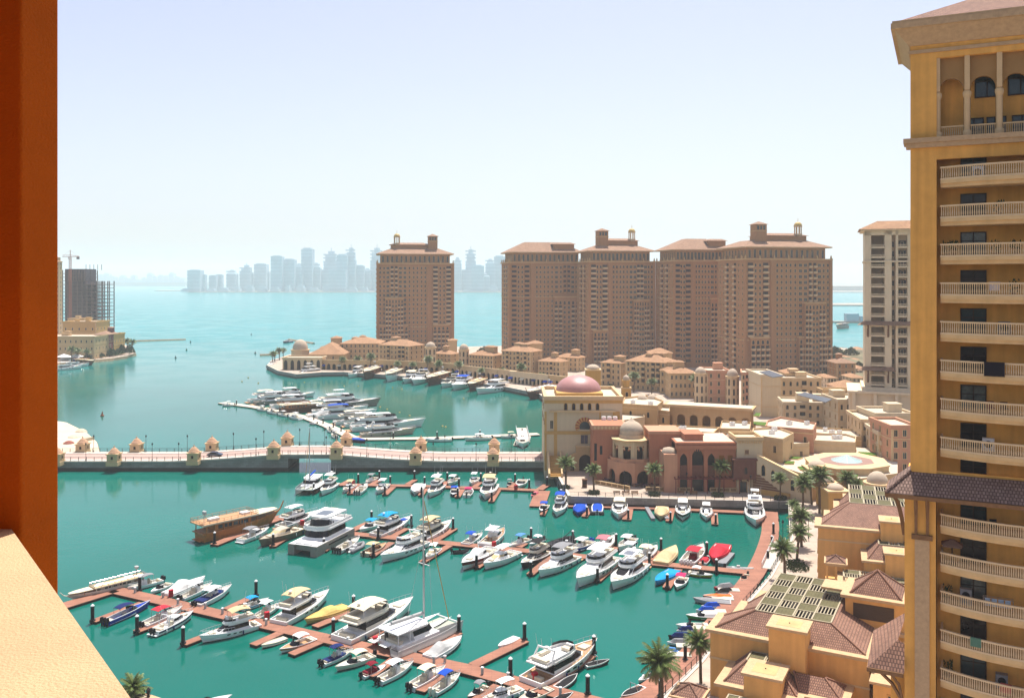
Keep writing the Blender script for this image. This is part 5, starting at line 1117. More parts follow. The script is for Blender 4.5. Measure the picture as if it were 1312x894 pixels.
b = MB(); pergola(b, 2.6, 6.6, 3.4, 6.4, ze + 1.9, 2, 1, 1, .32); b.obj('pergola', [slatm, olive, darkin], r)
chimney(r, 3.3, 7.6, -1.0, 3.2, 2, 9.5)
b = MB(); pergola(b, 1.6, 5.6, -5.5, -1.2, 6.8, 3, 1, 1, .3); b.obj('terrace_pergola', [slatm, olive, darkin], r)
b = MB(); ledge(b, [(1, -6), (10, -6), (10, -.6), (1, -.6)], 5.4, .4, .3); b.obj('terrace_coping', parap, r)
gazebo('small golden gazebo with tiled pyramid roof in the bottom foreground', fA(-.2, -8.6), rA, 3.5, 2.5, 3.9)
# wall blocks at the bottom right between the wing and the tower
c = fA(20.2, -3.0, 0); r = thing('golden_side_wing', 'tall plain golden wall block with dark windows below the stair tower', 'building wing', tuple(c), rA); b = MB(); b.box(0, 7, 0, 12, 2, 9.6); b.obj('wall', stucco_v, r)
for z in (3.5, 6.6): link('window', winmesh(1.4, 2.0, stucco_v, glass)[0], r, (0, 2.5, z), -math.pi / 2); link('window', winmesh(1.4, 2.0, stucco_v, glass)[0], r, (2.2, 0, z))
b = MB(); ledge(b, [(0, 0), (7, 0), (7, 12), (0, 12)], 9.9, .4, .3); b.obj('cornice', parap, r)

# second tiled house, behind
rC = math.atan2(-.34, .94); cC = G(1048, 672, 12.9); fC = frame(cC, rC)
r = thing('tiled_roof_house', 'golden house with large tiled slope and roof pergola beside the palm promenade', 'house', (cC.x, cC.y, 0), rC); ze = 12.9
poly = [(0, 0), (24, 0), (24, 26), (5, 26), (5, 19), (3.2, 19), (3.2, 11), (1.5, 11), (1.5, 5), (0, 5)]
b = MB(); b.prism(poly, 2, ze - .2); b.obj('wall', stucco_v, r); b = MB(); ledge(b, poly, ze, .6, .42); b.obj('cornice', parap, r)
b = MB(); b.box(-.08, 12, -.1, 0, 10.2, 10.45); b.obj('string_course', trim, r)
b = MB(); hipring(b, [(.6, .6), (23, .6), (23, 25), (5.4, 25), (5.4, 19), (3.7, 19), (3.7, 11), (2.0, 11), (2.0, 5.2), (.6, 5.2)], ze + .02, [(5.4, 8.5), (20, 8.5), (20, 24), (6.0, 24), (6.0, 19), (5.9, 18.9), (5.8, 11), (5.7, 10.9), (5.5, 8.7), (5.45, 8.6)], ze + 2.4); b.obj('roof', [tile, MATS['ridge_tiles']], r)
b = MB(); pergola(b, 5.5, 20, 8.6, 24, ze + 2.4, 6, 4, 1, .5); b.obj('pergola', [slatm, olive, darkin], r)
chimney(r, 10.4, 14.0, -1.2, 2.4, 8, 14.6)
for z in (4.2, 7.6): 
    for y in (1.5, 3.4): link('window', winmesh(1.2, 2.0, stucco_v, glass)[0], r, (0, y, z), -math.pi / 2)
c = fC(7.6, -6.6, 0); r = thing('tiled_lower_wing', 'lower golden wing with roof tower and pergola strip before the second house', 'building wing', tuple(c), rC); ze = 9.4
b = MB(); poly = [(0, 0), (13, 0), (13, 6.5), (0, 6.5)]; b.prism(poly, 2, ze - .2); b.obj('wall', stucco_v, r); b = MB(); ledge(b, poly, ze, .5, .36); b.obj('cornice', parap, r)
b = MB(); hipring(b, [(.5, .5), (12.5, .5), (12.5, 6.4), (.5, 6.4)], ze + .02, [(2.4, 3.4), (8.8, 3.4), (8.8, 6.4), (2.4, 6.4)], ze + 1.9); b.obj('roof', [tile, MATS['ridge_tiles']], r)
b = MB(); pergola(b, 2.4, 8.8, 3.4, 6.4, ze + 1.9, 4, 1, 1, .4); b.obj('pergola', [slatm, olive, darkin], r)
chimney(r, 3.2, 6.8, -1.4, 2.2, 4, 11.0)
c = fC(3.6, -11.0, 0); r = thing('roof_terrace_house', 'low golden terrace block with olive pergola behind the pyramid stair tower', 'building', tuple(c), rC); b = MB(); b.box(0, 14, 0, 4.4, 2, 6.6); b.obj('wall', stucco_v, r); b = MB(); pergola(b, .6, 13.5, .3, 4.1, 7.4, 5, 2, 0, .4); b.obj('pergola', [slatm, olive, darkin], r); b = MB(); ledge(b, [(0, 0), (14, 0), (14, 4.4), (0, 4.4)], 6.9, .35, .3); b.obj('coping', parap, r)
gazebo('small golden gazebo with tiled pyramid roof against the second house wall', fC(3.0, -6.0), rC, 3.2, 5.2, 3.4)
plain('golden block behind the second tiled house beside the near tower', [(1092, 660), (1150, 664), (1160, 652), (1110, 645)], 2, 9.5, stucco_v)
# bottom left corner: terrace wall with lanterns
p = G(172, 884, 6.0); r = thing('terrace_block', 'pale stone terrace corner with slatted roof below the balcony parapet', 'terrace', (p.x, p.y, 0), -.5); b = MB(); b.box(-6, 4, -6, 0, 1, 5.6); b.obj('wall', parap, r); b = MB(); ledge(b, [(-6, -6), (4, -6), (4, 0), (-6, 0)], 5.9, .4, .3); b.obj('coping', parap, r)
b = MB(); pergola(b, -1.4, 3.2, -5, -.8, 6.2, 3, 1, 1, .3); b.obj('slatted_roof', [slatm, olive, darkin], r)
for i, x in enumerate((1.8, 2.7)):
    b = MB(); b.lathe(0, 0, [(0, 0), (.2, 0), (.14, .35), (.26, .5), (.26, .9), (.1, 1.1), (0, 1.25)], 8); q = Vector((p.x + x * math.cos(.5), p.y - x * math.sin(.5) - .2, 5.9)); tag(b.obj('wall_lantern', ironm, None, tuple(q)), 'dark lantern on the terrace corner, %s of the pair' % ('left' if i == 0 else 'right'), 'lantern')

# ================================================================ NEAR TOWER AT THE RIGHT EDGE
rT = R(-26); r = T = thing('apartment_tower', 'near golden apartment tower with bowed balconies, filling the right edge', 'apartment tower', (34.6, 77.0, 0), rT)
W, D, ZT = 18.0, 11.0, 77.4
b = MB(); b.box(0, 2.05, 0, D, 39, ZT); b.box(2.05, W, 1.9, D, 2, ZT); b.box(15.5, W, 0, 1.9, 2, ZT)
b.box(2.05, 15.5, 0, 1.9, 76.0, ZT); b.box(2.05, 15.5, .35, 1.9, 67.6, 68.9)
b.box(2.05, 15.5, .0, .5, 67.3, 68.8); b.obj('wall', stucco, r)
b = MB(); b.box(-.46, 2.0, -.25, D, 2, 39); b.obj('lower_pier', stucco, r)
b = MB(); b.box(.35, 1.5, -.42, -.25, 2, 34.9); b.obj('pilaster', parap, r)
# cove and eaves
b = MB(); e0 = [(0, 0), (W, 0), (W, D), (0, D)]; ex = lambda k: [(-k, -k), (W + k, -k), (W + k, D + k), (-k, D + k)]
b.frus(ex(.12), ZT - .9, ex(.12), ZT - .6); b.frus(ex(.1), ZT - .2, ex(1.2), ZT + 1.1); b.frus(ex(1.5), ZT + 1.1, ex(1.5), ZT + 1.6); b.frus(ex(1.4), ZT + 1.6, ex(1.4), ZT + 1.8); b.obj('cornice', parap, r)
b = MB(); hip(b, -1.1, W + 1.1, -1.1, D + 1.1, ZT + 1.8, 3.2); b.obj('roof', tile, r)
# loggia with arches
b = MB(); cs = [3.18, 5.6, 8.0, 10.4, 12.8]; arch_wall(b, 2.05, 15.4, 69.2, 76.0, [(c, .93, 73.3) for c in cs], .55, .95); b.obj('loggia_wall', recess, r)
for x in (2.12, 4.39, 6.8, 9.2, 11.6, 14.0):
    b = MB(); b.cyl(x, .38, .24, 69.2, 72.4, 12); b.lathe(x, .38, [(.24, 72.4), (.34, 72.7), (.34, 72.95), (.24, 73.0), (.22, 73.1)], 12); b.box(x - .2, x + .2, .1, .56, 73.1, 76.0); b.lathe(x, .38, [(.36, 69.2), (.36, 69.5), (.25, 69.7)], 12); b.obj('column', trim, r)
def balus(b, x0, x1, y, z, h=.98, st=.155):
    b.box(x0, x1, y - .1, y + .1, z, z + .14); b.box(x0, x1, y - .1, y + .1, z + h - .12, z + h); n = int((x1 - x0) / st)
    for i in range(n): x = x0 + (i + .5) * (x1 - x0) / n; b.lathe(x, y, [(.035, z + .14), (.05, z + .32), (.03, z + .55), (.045, z + h - .12)], 5)
for a, c in zip((2.4, 4.65, 7.05, 9.45, 11.85), (4.15, 6.55, 8.95, 11.35, 13.8)):
    b = MB(); balus(b, a, c, .4, 69.15); b.obj('balustrade', trim, r)
b = MB(); b.box(-.55, W, -.55, 1.9, 68.75, 69.15); b.box(-.35, W, -.35, 1.0, 68.35, 68.75); b.obj('ledge', parap, r)
def door(x, z, w_, h, gl=glassb):
    f = MB(); t = .1
    for q in ((0, t), (w_ / 2 - t / 2, w_ / 2 + t / 2), (w_ - t, w_)): f.box(x + q[0], x + q[1], 1.76, 1.9, z, z + h)
    f.box(x, x + w_, 1.78, 1.9, z + h - t, z + h); f.box(x, x + w_, 1.79, 1.9, z, z + t); f.box(x, x + w_, 1.80, 1.9, z + h * .62, z + h * .62 + t * .7); w0 = f.obj('window', mat('bronze_frame', (.035, .025, .02), .5), r)
    g = MB(); g.add([(x, 1.85, z), (x + w_, 1.85, z), (x + w_, 1.85, z + h), (x, 1.85, z + h)], [(0, 1, 2, 3)]); g.obj('pane', gl, w0)
for x in (5.0, 7.5, 9.9): door(x, 72.6, 1.9, 2.2); 
for x in (4.2, 5.9, 7.8): door(x, 69.4, 1.5, 1.5)
# bowed balconies
def bow(off=0.0, x0=2.35, x1=15.3, sag=1.55, n=26):
    xm, hw = (x0 + x1) / 2, (x1 - x0) / 2; k = (hw * hw + sag * sag) / (2 * sag)
    return [(x0 + (x1 - x0) * i / n, .15 - (math.sqrt(max(0, k * k - (x0 + (x1 - x0) * i / n - xm) ** 2)) - (k - sag)) - off) for i in range(n + 1)]
def bal_mesh():
    s_ = MB(); p = bow(); s_.prism(p + [(15.3, 1.9), (2.35, 1.9)], -.30, .0); p2 = bow(-.25); s_.prism(p2 + [(15.3, 1.9), (2.6, 1.9)], -.62, -.30)
    r_ = MB(); pb_ = bow(-.1)
    for zz, hh, w_ in ((.0, .16, .16), (1.0, .14, .2)):
        for a, c in zip(pb_, pb_[1:]):
            d = Vector((c[0] - a[0], c[1] - a[1])).normalized(); nn = Vector((-d.y, d.x)) * w_ / 2; r_.prism([(a[0] - nn.x, a[1] - nn.y), (c[0] - nn.x, c[1] - nn.y), (c[0] + nn.x, c[1] + nn.y), (a[0] + nn.x, a[1] + nn.y)], zz, zz + hh)
    tot = 0
    for a, c in zip(pb_, pb_[1:]):
        L = math.hypot(c[0] - a[0], c[1] - a[1]); m = max(1, round(L / .17))
        for i in range(m): t = (i + .5) / m; r_.lathe(a[0] + (c[0] - a[0]) * t, a[1] + (c[1] - a[1]) * t, [(.04, .16), (.06, .4), (.035, .7), (.05, 1.0)], 5)
    for y in [.1 + .17 * i for i in range(10)]: r_.lathe(2.45, y + .1, [(.04, .16), (.06, .4), (.035, .7), (.05, 1.0)], 5)
    r_.box(2.36, 2.56, .1, 1.9, 1.0, 1.14); r_.box(2.36, 2.54, .1, 1.9, 0, .16)
    return s_.mesh('slab', [mat('balcony_cream', (.78, .54, .27), .88, .16, 1.2, .2, streak=.5)]), r_.mesh('balustrade', [mat('balustrade_cream', (.80, .60, .36), .85, .08, 1)], uv=False)
ms, mr_ = bal_mesh(); zt = 66.65
floors = [zt - 3.3 * i for i in range(8)] + [zt - 3.3 * 9 + .0, zt - 3.3 * 10, zt - 3.3 * 11, zt - 3.3 * 12, zt - 3.3 * 13, zt - 3.3 * 14]
curt = mat('curtained_glass', (.10, .13, .12), .15, .5, 2, spec=.6)
for i, z in enumerate(floors):
    s_ = link('balcony', ms, r, (0, 0, z - 1.14)); link('balustrade', mr_, s_, (0, 0, 0))
    door(3.9, z - 1.1, 2.0, 2.15, (glassb, glass, curt, glass)[i % 4]); 
b = MB(); b.box(2.05, 15.5, .2, .5, floors[7] - 1.3 - 3.0, floors[7] - 1.3 - 1.7); b.obj('solid_parapet', stucco, r); door(3.9, floors[7] - 3.9, 2.0, 1.9, glass)
# tiled canopy round the tower and its brackets
zc = 38.75; b = MB(); q0 = [(-2.4, -2.2), (W, -2.2), (W, 0), (0.0, 0.0), (0, D), (-2.4, D)]; q1 = [(0, -.02), (W, -.02), (W, 0), (0, 0), (-.02, D), (-.02, D)]
b.add([(-1.9, -2.0, zc), (W, -2.0, zc), (W, 0, zc + 1.6), (0, 0, zc + 1.6), (0, 3.2, zc + 1.6), (-1.9, 3.2, zc)], [(0, 1, 2, 3), (0, 3, 4, 5)], 0)
b.add([(-1.9, -2.0, zc - .03), (W, -2.0, zc - .03), (W, 0, zc - .03), (0, 0, zc - .03), (0, 3.2, zc - .03), (-1.9, 3.2, zc - .03)], [(3, 2, 1, 0), (5, 4, 3, 0)], 1)
b.box(-1.9, W, -2.05, -1.9, zc - .38, zc - .04, 1); b.box(-1.95, -1.8, -1.9, 3.2, zc - .38, zc - .04, 1); b.tube([(-1.9, -2.0, zc + .06), (0, 0, zc + 1.66)], .14, 6, 0); b.obj('canopy', [tile_g, woodb], r)
def bracket(pts, w_=.24):
    b = MB(); b.tube(pts, w_, 4); return b
for x in (.45, 1.35): bracket([(x, -.35, zc - 3.7), (x, -.42, zc - 2.4), (x, -.9, zc - 1.1), (x, -1.75, zc - .25)], .16).obj('bracket', woodb, r)
b = MB(); b.box(.1, 1.75, -.55, -.25, zc - 4.1, zc - 3.7); b.obj('bracket_sill', woodb, r)
bracket([(-.5, .3, zc - 4.0), (-.7, .3, zc - 2.6), (-1.0, .2, zc - 1.2), (-1.7, .1, zc - .25)], .22).obj('bracket', woodb, r)
b = MB(); b.box(.5, 1.3, 2, 6, 2, 3); 
# lower side roof
zc = 23.2; b = MB(); b.add([(-3.4, -1.2, zc), (-.46, -1.2, zc), (-.46, .3, zc + 2.0), (-1.0, .5, zc + 2.2), (-.46, 6, zc + 2.9), (-3.4, 6, zc + .6)], [(0, 1, 2, 3), (0, 3, 4, 5)], 0)
b.add([(-3.4, -1.2, zc - .04), (-.46, -1.2, zc - .04), (-.46, 6, zc - .04), (-3.4, 6, zc - .04)], [(3, 2, 1, 0)], 1); b.box(-3.4, -.5, -1.3, -1.15, zc - .35, zc, 1); b.box(-3.45, -3.3, -1.2, 6, zc - .35, zc, 1); b.obj('side_canopy', [tile, woodb], r)
b = MB(); b.box(-1.6, -.46, .6, 6, 2, zc - .2); b.obj('side_wing', stucco, r)
for x in (-2.4, -1.5): bracket([(-.6, .0, zc - 3.0), (x * .6, -.3, zc - 1.4), (x, -.9, zc - .3)], .15).obj('bracket', woodb, r)
# things kept on the balconies
def on_bal(o, lab, cat): o.parent = None; return tag(o, lab, cat)
M_T = Matrix.Translation((34.6, 77.0, 0)) @ Matrix.Rotation(rT, 4, 'Z')
def TP(x, y, z): return M_T @ Vector((x, y, z))
b = MB(); b.box(0, 1.5, -.04, .04, -1.15, 0); b.box(0, 1.5, -.04, .12, 0, .03); o = b.obj('hanging_blanket', mat('black_blanket', (.012, .012, .02), .9), None, tuple(TP(5.6, -1.34, floors[5] + .02)), rT - .11); tag(o, 'black blanket hung over the sixth bowed balcony rail', 'blanket')
def plant(p, lab, h=.9, seed=0, pot=True):
    q = thing('potted_plant', lab, 'potted plant', tuple(p)); rnd = random.Random(seed); b = MB(); b.lathe(0, 0, [(0, 0), (.16, 0), (.22, .35), (0, .35)], 10); b.obj('pot', mat('terracotta_pot', (.30, .12, .06)), q); b = MB()
    for k in range(60):
        a, rr, z = rnd.random() * 6.28, .42 * rnd.random() ** .5, .3 + h * rnd.random(); t = rnd.random() * 6.28; u, v_ = .07 * math.cos(t), .07 * math.sin(t); x, y = rr * math.cos(a), rr * math.sin(a); b.add([(x - u, y - v_, z), (x + u, y + v_, z), (x + v_, y - u, z + .22)], [(0, 1, 2)])
    b.obj('foliage', hedge, q, uv=False)
fz = lambda i: floors[i] - 1.12
for i, (x, y, f, l) in enumerate(((2.9, 1.3, 2, 'leafy pot plant at the left end of the third bowed balcony'), (3.4, .6, 2, 'pot plant beside the door of the third bowed balcony'), (6.6, .9, 2, 'pot plant right of the door on the third bowed balcony'), (8.0, .7, 2, 'rightmost pot plant on the third bowed balcony'), (6.8, .4, 1, 'pot plant on the second bowed balcony'), (7.9, .6, 3, 'palm like pot plant on the fourth bowed balcony'), (3.0, 1.2, 12, 'pot plant at the left end of the lowest visible balcony'), (2.9, 1.0, 10, 'pot plant at the left end of the balcony with drying cloths'))): plant(TP(x, y, fz(f)), l, 1.0, i)
q = thing('folding_umbrella', 'folded brown parasol leaning on the balcony below the tiled canopy', 'parasol', tuple(TP(3.0, .9, fz(9))), rT); b = MB(); b.box(-.5, 1.0, -.5, .5, 1.5, 1.75); b.frus([(-.6, -.6), (1.1, -.6), (1.1, .6), (-.6, .6)], 1.7, [(.1, -.1), (.4, -.1), (.4, .1), (.1, .1)], 2.1); b.obj('shade', mat('brown_canvas', (.20, .12, .09)), q); b = MB(); b.cyl(.25, 0, .05, 0, 1.6, 6); b.cyl(.25, 0, .35, 0, .08, 10); b.obj('pole', ironm, q)
def chair(p, lab, m):
    q = thing('balcony_chair', lab, 'chair', tuple(p), rT + .3); b = MB(); b.box(-.28, .28, -.28, .28, .40, .48); b.obj('seat', m, q); b = MB(); b.box(-.28, .28, .22, .28, .48, 1.0); b.obj('backrest', m, q)
    for x in (-.25, .2):
        for y in (-.25, .2): b = MB(); b.box(x, x + .05, y, y + .05, 0, .4); b.obj('leg', m, q)
chair(TP(7.2, .4, fz(5 + 1)), 'dark chair on the balcony below the black blanket', woodd); chair(TP(6.2, .5, fz(6)), 'reddish chair near the door below the black blanket', maroon); chair(TP(5.4, .2, fz(13)), 'dark chair behind the lowest visible balustrade', black)
for i_, (x_, y_, f_, l_) in enumerate(((5.2, 1.1, 0, 'grey cooling unit on the topmost bowed balcony'), (7.2, 1.2, 4, 'grey cooling unit on the fifth bowed balcony'), (6.0, 1.2, 7, 'grey cooling unit on the bowed balcony just above the solid parapet'), (7.0, 1.1, 12, 'grey cooling unit on the second lowest visible balcony'))):
    q = thing('outdoor_cabinet', l_, 'cooling unit', tuple(TP(x_, y_, fz(f_))), rT); b = MB(); b.box(-.45, .45, -.3, .3, 0, 1.1); b.obj('case', greyc if i_ % 2 else white, q); b = MB(); b.lathe(0, 0, [(.3, 0), (.3, .03), (0, .03)], 14); o = b.obj('fan_grille', black, q, (0, -.3, .6)); o.rotation_euler = (math.pi / 2, 0, 0)
for i_, (x_, f_, m_, l_) in enumerate(((6.0, 3, cl('striped_towel', (.50, .42, .40)), 'pale towel over the fourth bowed balcony rail'), (4.6, 11, cl('green_towel', (.10, .22, .16)), 'green towel over a rail below the clothes airer'), (6.8, 12, cl('red_towel', (.40, .10, .08)), 'faded red towel over the second lowest balcony rail'))):
    b = MB(); b.box(0, .8, -.04, .04, -.7, 0); b.box(0, .8, -.04, .14, 0, .03); tag(b.obj('hanging_towel', m_, None, tuple(TP(x_, -.86 - .12 * (x_ - 4.6), floors[f_] + .02)), rT - .12), l_, 'towel')
chair(TP(6.4, .3, fz(8)), 'dark chair on the balcony right under the tiled canopy', black)
q = thing('clothes_airer', 'metal clothes airer with pale blue cloths on a lower balcony', 'clothes airer', tuple(TP(6.6, .2, fz(10))), rT); b = MB()
for y in (-.3, 0, .3): b.tube([(-1, y, 1.1), (1.2, y, 1.1)], .02, 4)
for x in (-1, 1.2): b.tube([(x, -.3, 0), (x, .3, 1.1)], .025, 4); b.tube([(x, .3, 0), (x, -.3, 1.1)], .025, 4)
b.obj('frame', chrome, q); b = MB()
for i in range(4): b.box(-.9 + i * .5, -.5 + i * .5, -.32, -.28, .45, 1.12)
b.obj('laundry', mat('pale_blue_cloth', (.42, .52, .62), .9, .25, 6), q)
q = thing('outdoor_cabinet', 'grey cooling unit on a lower balcony of the near tower', 'cooling unit', tuple(TP(4.3, .9, fz(10))), rT); b = MB(); b.box(-.45, .45, -.3, .3, 0, 1.35); b.obj('case', greyc, q); b = MB(); b.lathe(0, 0, [(.3, 0), (.3, .03), (0, .03)], 14); o = b.obj('fan_grille', black, q, (0, -.3, .85)); o.rotation_euler = (math.pi / 2, 0, 0)

# ================================================================ OUR OWN BALCONY: PILLAR AND PARAPET
def own():
    d = .62; z = EYE - d
    P = lambda x, y: (G(x, y, z).x, G(x, y, z).y)
    a, c = P(20, 685), P(176, 906)
    dx, dy = c[0] - a[0], c[1] - a[1]; L = math.hypot(dx, dy); u = (dx / L, dy / L); nn = (u[1], -u[0])      # nn points inwards (to the left)
    far = (a[0] - u[0] * .12, a[1] - u[1] * .12); near = (a[0] + u[0] * 2.2, a[1] + u[1] * 2.2); w_ = .75; q = [far, near, (near[0] + nn[0] * w_, near[1] + nn[1] * w_), (far[0] + nn[0] * w_, far[1] + nn[1] * w_)]
    ar = sum(p[0] * e[1] - e[0] * p[1] for p, e in zip(q, q[1:] + q[:1])); q = q if ar > 0 else q[::-1]
    b = MB(); b.prism([(x - a[0], y - a[1]) for x, y in q], -1.1, 0); o = b.obj('balcony_parapet', parap, None, (a[0], a[1], z)); tag(o, 'broad peach rendered balcony parapet in the near left corner', 'parapet')
    bv = o.modifiers.new('bevel', 'BEVEL'); bv.width = .03; bv.segments = 4
    Y = a[1] + .05; x0 = (27 - CX) / FOC * Y; t = .135; ex, ey = .42, .907
    k = (75.5 - CX) / FOC; tt = (k * Y - x0) / (ex - k * ey); x1, y1 = x0 + ex * tt, Y + ey * tt
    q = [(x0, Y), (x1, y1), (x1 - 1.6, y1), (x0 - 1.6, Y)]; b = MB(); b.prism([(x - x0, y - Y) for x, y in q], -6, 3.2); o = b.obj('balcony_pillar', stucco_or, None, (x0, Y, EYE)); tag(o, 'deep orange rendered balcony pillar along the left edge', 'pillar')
    bv = o.modifiers.new('bevel', 'BEVEL'); bv.width = .006; bv.segments = 3
    # the storey above us and the apartment wall behind, both outside the frame: they shade the pillar
    far = (a[0] - u[0] * 2.5, a[1] - u[1] * 2.5); near = (a[0] + u[0] * 6, a[1] + u[1] * 6); w_ = 2.6
    q = [far, near, (near[0] + nn[0] * w_, near[1] + nn[1] * w_), (far[0] + nn[0] * w_, far[1] + nn[1] * w_)]; ar = sum(p[0] * e[1] - e[0] * p[1] for p, e in zip(q, q[1:] + q[:1])); q = q if ar > 0 else q[::-1]
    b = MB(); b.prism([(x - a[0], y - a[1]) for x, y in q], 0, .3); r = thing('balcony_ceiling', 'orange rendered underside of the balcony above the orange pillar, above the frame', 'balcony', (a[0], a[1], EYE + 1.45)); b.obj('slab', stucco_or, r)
    q = [(near[0] + nn[0] * w_, near[1] + nn[1] * w_), (far[0] + nn[0] * w_, far[1] + nn[1] * w_), (far[0] + nn[0] * (w_ + .3), far[1] + nn[1] * (w_ + .3)), (near[0] + nn[0] * (w_ + .3), near[1] + nn[1] * (w_ + .3))]; ar = sum(p[0] * e[1] - e[0] * p[1] for p, e in zip(q, q[1:] + q[:1])); q = q if ar > 0 else q[::-1]
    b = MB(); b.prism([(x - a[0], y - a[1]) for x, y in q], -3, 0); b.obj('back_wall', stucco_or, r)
own()
# ================================================================ FAR SKYLINE, LEFT HEADLAND
SK = [(248, 16, 346, 0), (259, 8, 352, 0), (272, 9, 353, 0), (280, 8, 352, 0), (296, 12, 346, 1), (314, 14, 340, 2), (333, 15, 338, 0), (354, 14, 328, 0), (370, 14, 332, 0), (382, 10, 338, 1), (393, 14, 318, 0), (404, 12, 337, 1), (423, 17, 322, 2), (438, 13, 326, 0), (449, 12, 318, 2), (460, 12, 340, 0), (470, 10, 344, 1), (482, 15, 318, 2), (500, 14, 330, 0), (520, 16, 322, 1), (545, 14, 330, 0), (566, 13, 334, 0), (586, 10, 330, 1), (603, 13, 320, 2), (612, 16, 340, 0), (628, 12, 332, 1), (640, 14, 328, 0), (655, 10, 340, 0), (340, 10, 348, 0), (412, 18, 346, 0), (432, 22, 345, 0), (490, 20, 344, 0), (595, 20, 346, 0), (620, 14, 350, 1)]
for i, (x, w_, t, sh) in enumerate(sorted(SK)):
    Y = 3900 + (i * 37) % 260; s = Y / FOC; c = A(x, CY, Y); h = EYE - (t - 358) * s; hw = w_ * s / 2
    r = thing('far_skyscraper', 'hazy blue skyscraper across the bay, %s from left of the skyline' % ORD[i], 'skyscraper', (c.x, Y + hw, 2), 0, 'far skyline across the bay'); b = MB()
    if sh == 0: b.box(-hw, hw, -hw, hw, 0, h * .97); b.box(-hw * .75, hw * .6, -hw * .7, hw * .7, h * .97, h)
    elif sh == 1: b.box(-hw, hw, -hw, hw, 0, h * .8); b.frus([(-hw, -hw), (hw, -hw), (hw, hw), (-hw, hw)], h * .8, [(-hw * .3, -hw * .3), (hw * .3, -hw * .3), (hw * .3, hw * .3), (-hw * .3, hw * .3)], h)
    else: b.box(-hw, hw, -hw, hw, 0, h * .72); b.box(-hw * .78, hw * .78, -hw * .78, hw * .78, h * .72, h * .9); b.cyl(0, 0, hw * .5, h * .9, h, 12); b.cyl(0, 0, hw * .06, h, h * 1.08, 6)
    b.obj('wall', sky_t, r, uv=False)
    b = MB(); n = int(h / 16)
    for k in range(n): b.box(-hw - 1, hw + 1, -hw - 1, -hw, 8 + k * 16, 14 + k * 16)
    b.obj('window_bands', mat('haze_tinted_glass', (.32, .46, .54), .3, .1, .02, spec=.6), r, uv=False)  # bands lightened toward the walls, haze put into their colour
rnd = random.Random(3)
for i in range(26):
    x = 236 + i * 16.5; Y = 3880 + rnd.random() * 60; s = Y / FOC; c = A(x, CY, Y); w_ = (5 + 8 * rnd.random()) * s; h = 6 + 26 * rnd.random(); r = MB(); r.box(-w_ / 2, w_ / 2, 0, 40, 0, h * .6); r.box(-w_ * .3, w_ * .35, 5, 35, h * .6, h)
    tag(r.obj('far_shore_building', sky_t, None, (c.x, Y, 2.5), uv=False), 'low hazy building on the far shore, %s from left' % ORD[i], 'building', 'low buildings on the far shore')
# long low hazy banks of city on the left and right horizon
for i in range(16):
    x = 128 + i * 7; Y = 7700; s = Y / FOC; c = A(x, CY, Y); b = MB(); h = 30 + 60 * rnd.random(); b.box(-20, 20 + 10 * rnd.random(), 0, 60, 0, h); b.box(-12, 10, 5, 55, h, h * 1.12)
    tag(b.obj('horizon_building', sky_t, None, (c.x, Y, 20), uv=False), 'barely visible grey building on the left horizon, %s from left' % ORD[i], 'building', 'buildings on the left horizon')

# ---- construction tower with crane, pale tower beside it
Y = 800.0; s = Y / FOC; c = A(80, CY, Y); W = 50 * s; H = 57 + 12 * s; r = thing('unfinished_tower', 'dark unfinished concrete tower under construction on the left headland', 'building under construction', (c.x, Y, 2)); b = MB(); core = MB(); n = 19
for k in range(n):
    z = k * (H - 2) / n; w1 = W if k < n - 3 else W * .56; b.box(0, w1, 0, 26, z, z + .45)
    for i in range(9):
        x = w1 * i / 8; 
        for y in (0, 12, 25): b.box(x - .35, x + .35, y, y + .8, z + .45, z + (H - 2) / n)
b.obj('concrete_frame', rustst, r, uv=False)
core.box(1.0, W * .56, 2.5, 23, 0, H - 1); core.obj('core_wall', mat('scaffold_netting', (.10, .085, .10), .9, .3, .3), r, uv=False)
b = MB()
for i in range(5): x = W * .6 + i * W * .4 / 4; b.box(x - .2, x + .2, .2, .5, H - 2, H + 3)
b.obj('rebar_posts', rustst, r)
c2 = A(90, CY, Y - 3); r = thing('tower_crane', 'reddish tower crane beside the unfinished tower', 'crane', (c2.x, Y - 3, 2)); zt = 57 + 26 * s; b = MB()
for x in (-.8, .8):
    for y in (-.8, .8): b.box(x - .12, x + .12, y - .12, y + .12, 0, zt)
for k in range(int(zt / 2)): z = k * 2; b.tube([(-.8, -.8, z), (.8, -.8, z + 2)], .08, 4); b.tube([(.8, .8, z), (-.8, .8, z + 2)], .08, 4); b.tube([(-.8, .8, z), (-.8, -.8, z + 2)], .08, 4); b.tube([(.8, -.8, z), (.8, .8, z + 2)], .08, 4)
b.obj('mast', craneM, r, uv=False); b = MB()
for y in (-.5, .5): b.tube([(-7, y, zt), (8, y, zt)], .16, 4)
b.tube([(-7, 0, zt + 1.4), (0, 0, zt + 1.6), (8, 0, zt + .4)], .14, 4)
for i in range(15): x = -7 + i; b.tube([(x, -.5, zt), (x + .5, 0, zt + 1.3), (x + 1, .5, zt)], .07, 3)
b.tube([(0, 0, zt), (0, 0, zt + 6)], .3, 5); b.tube([(0, 0, zt + 6), (7, 0, zt + .6)], .06, 3); b.tube([(0, 0, zt + 6), (-6.5, 0, zt + 1)], .06, 3); b.obj('jib', craneM, r, uv=False)
b = MB(); b.box(6, 8, -.8, .8, zt - 2.2, zt); b.obj('counterweight', rustst, r); b = MB(); b.box(-1.6, -.2, -.9, .9, zt - 2, zt - .1); b.obj('cab', white, r)
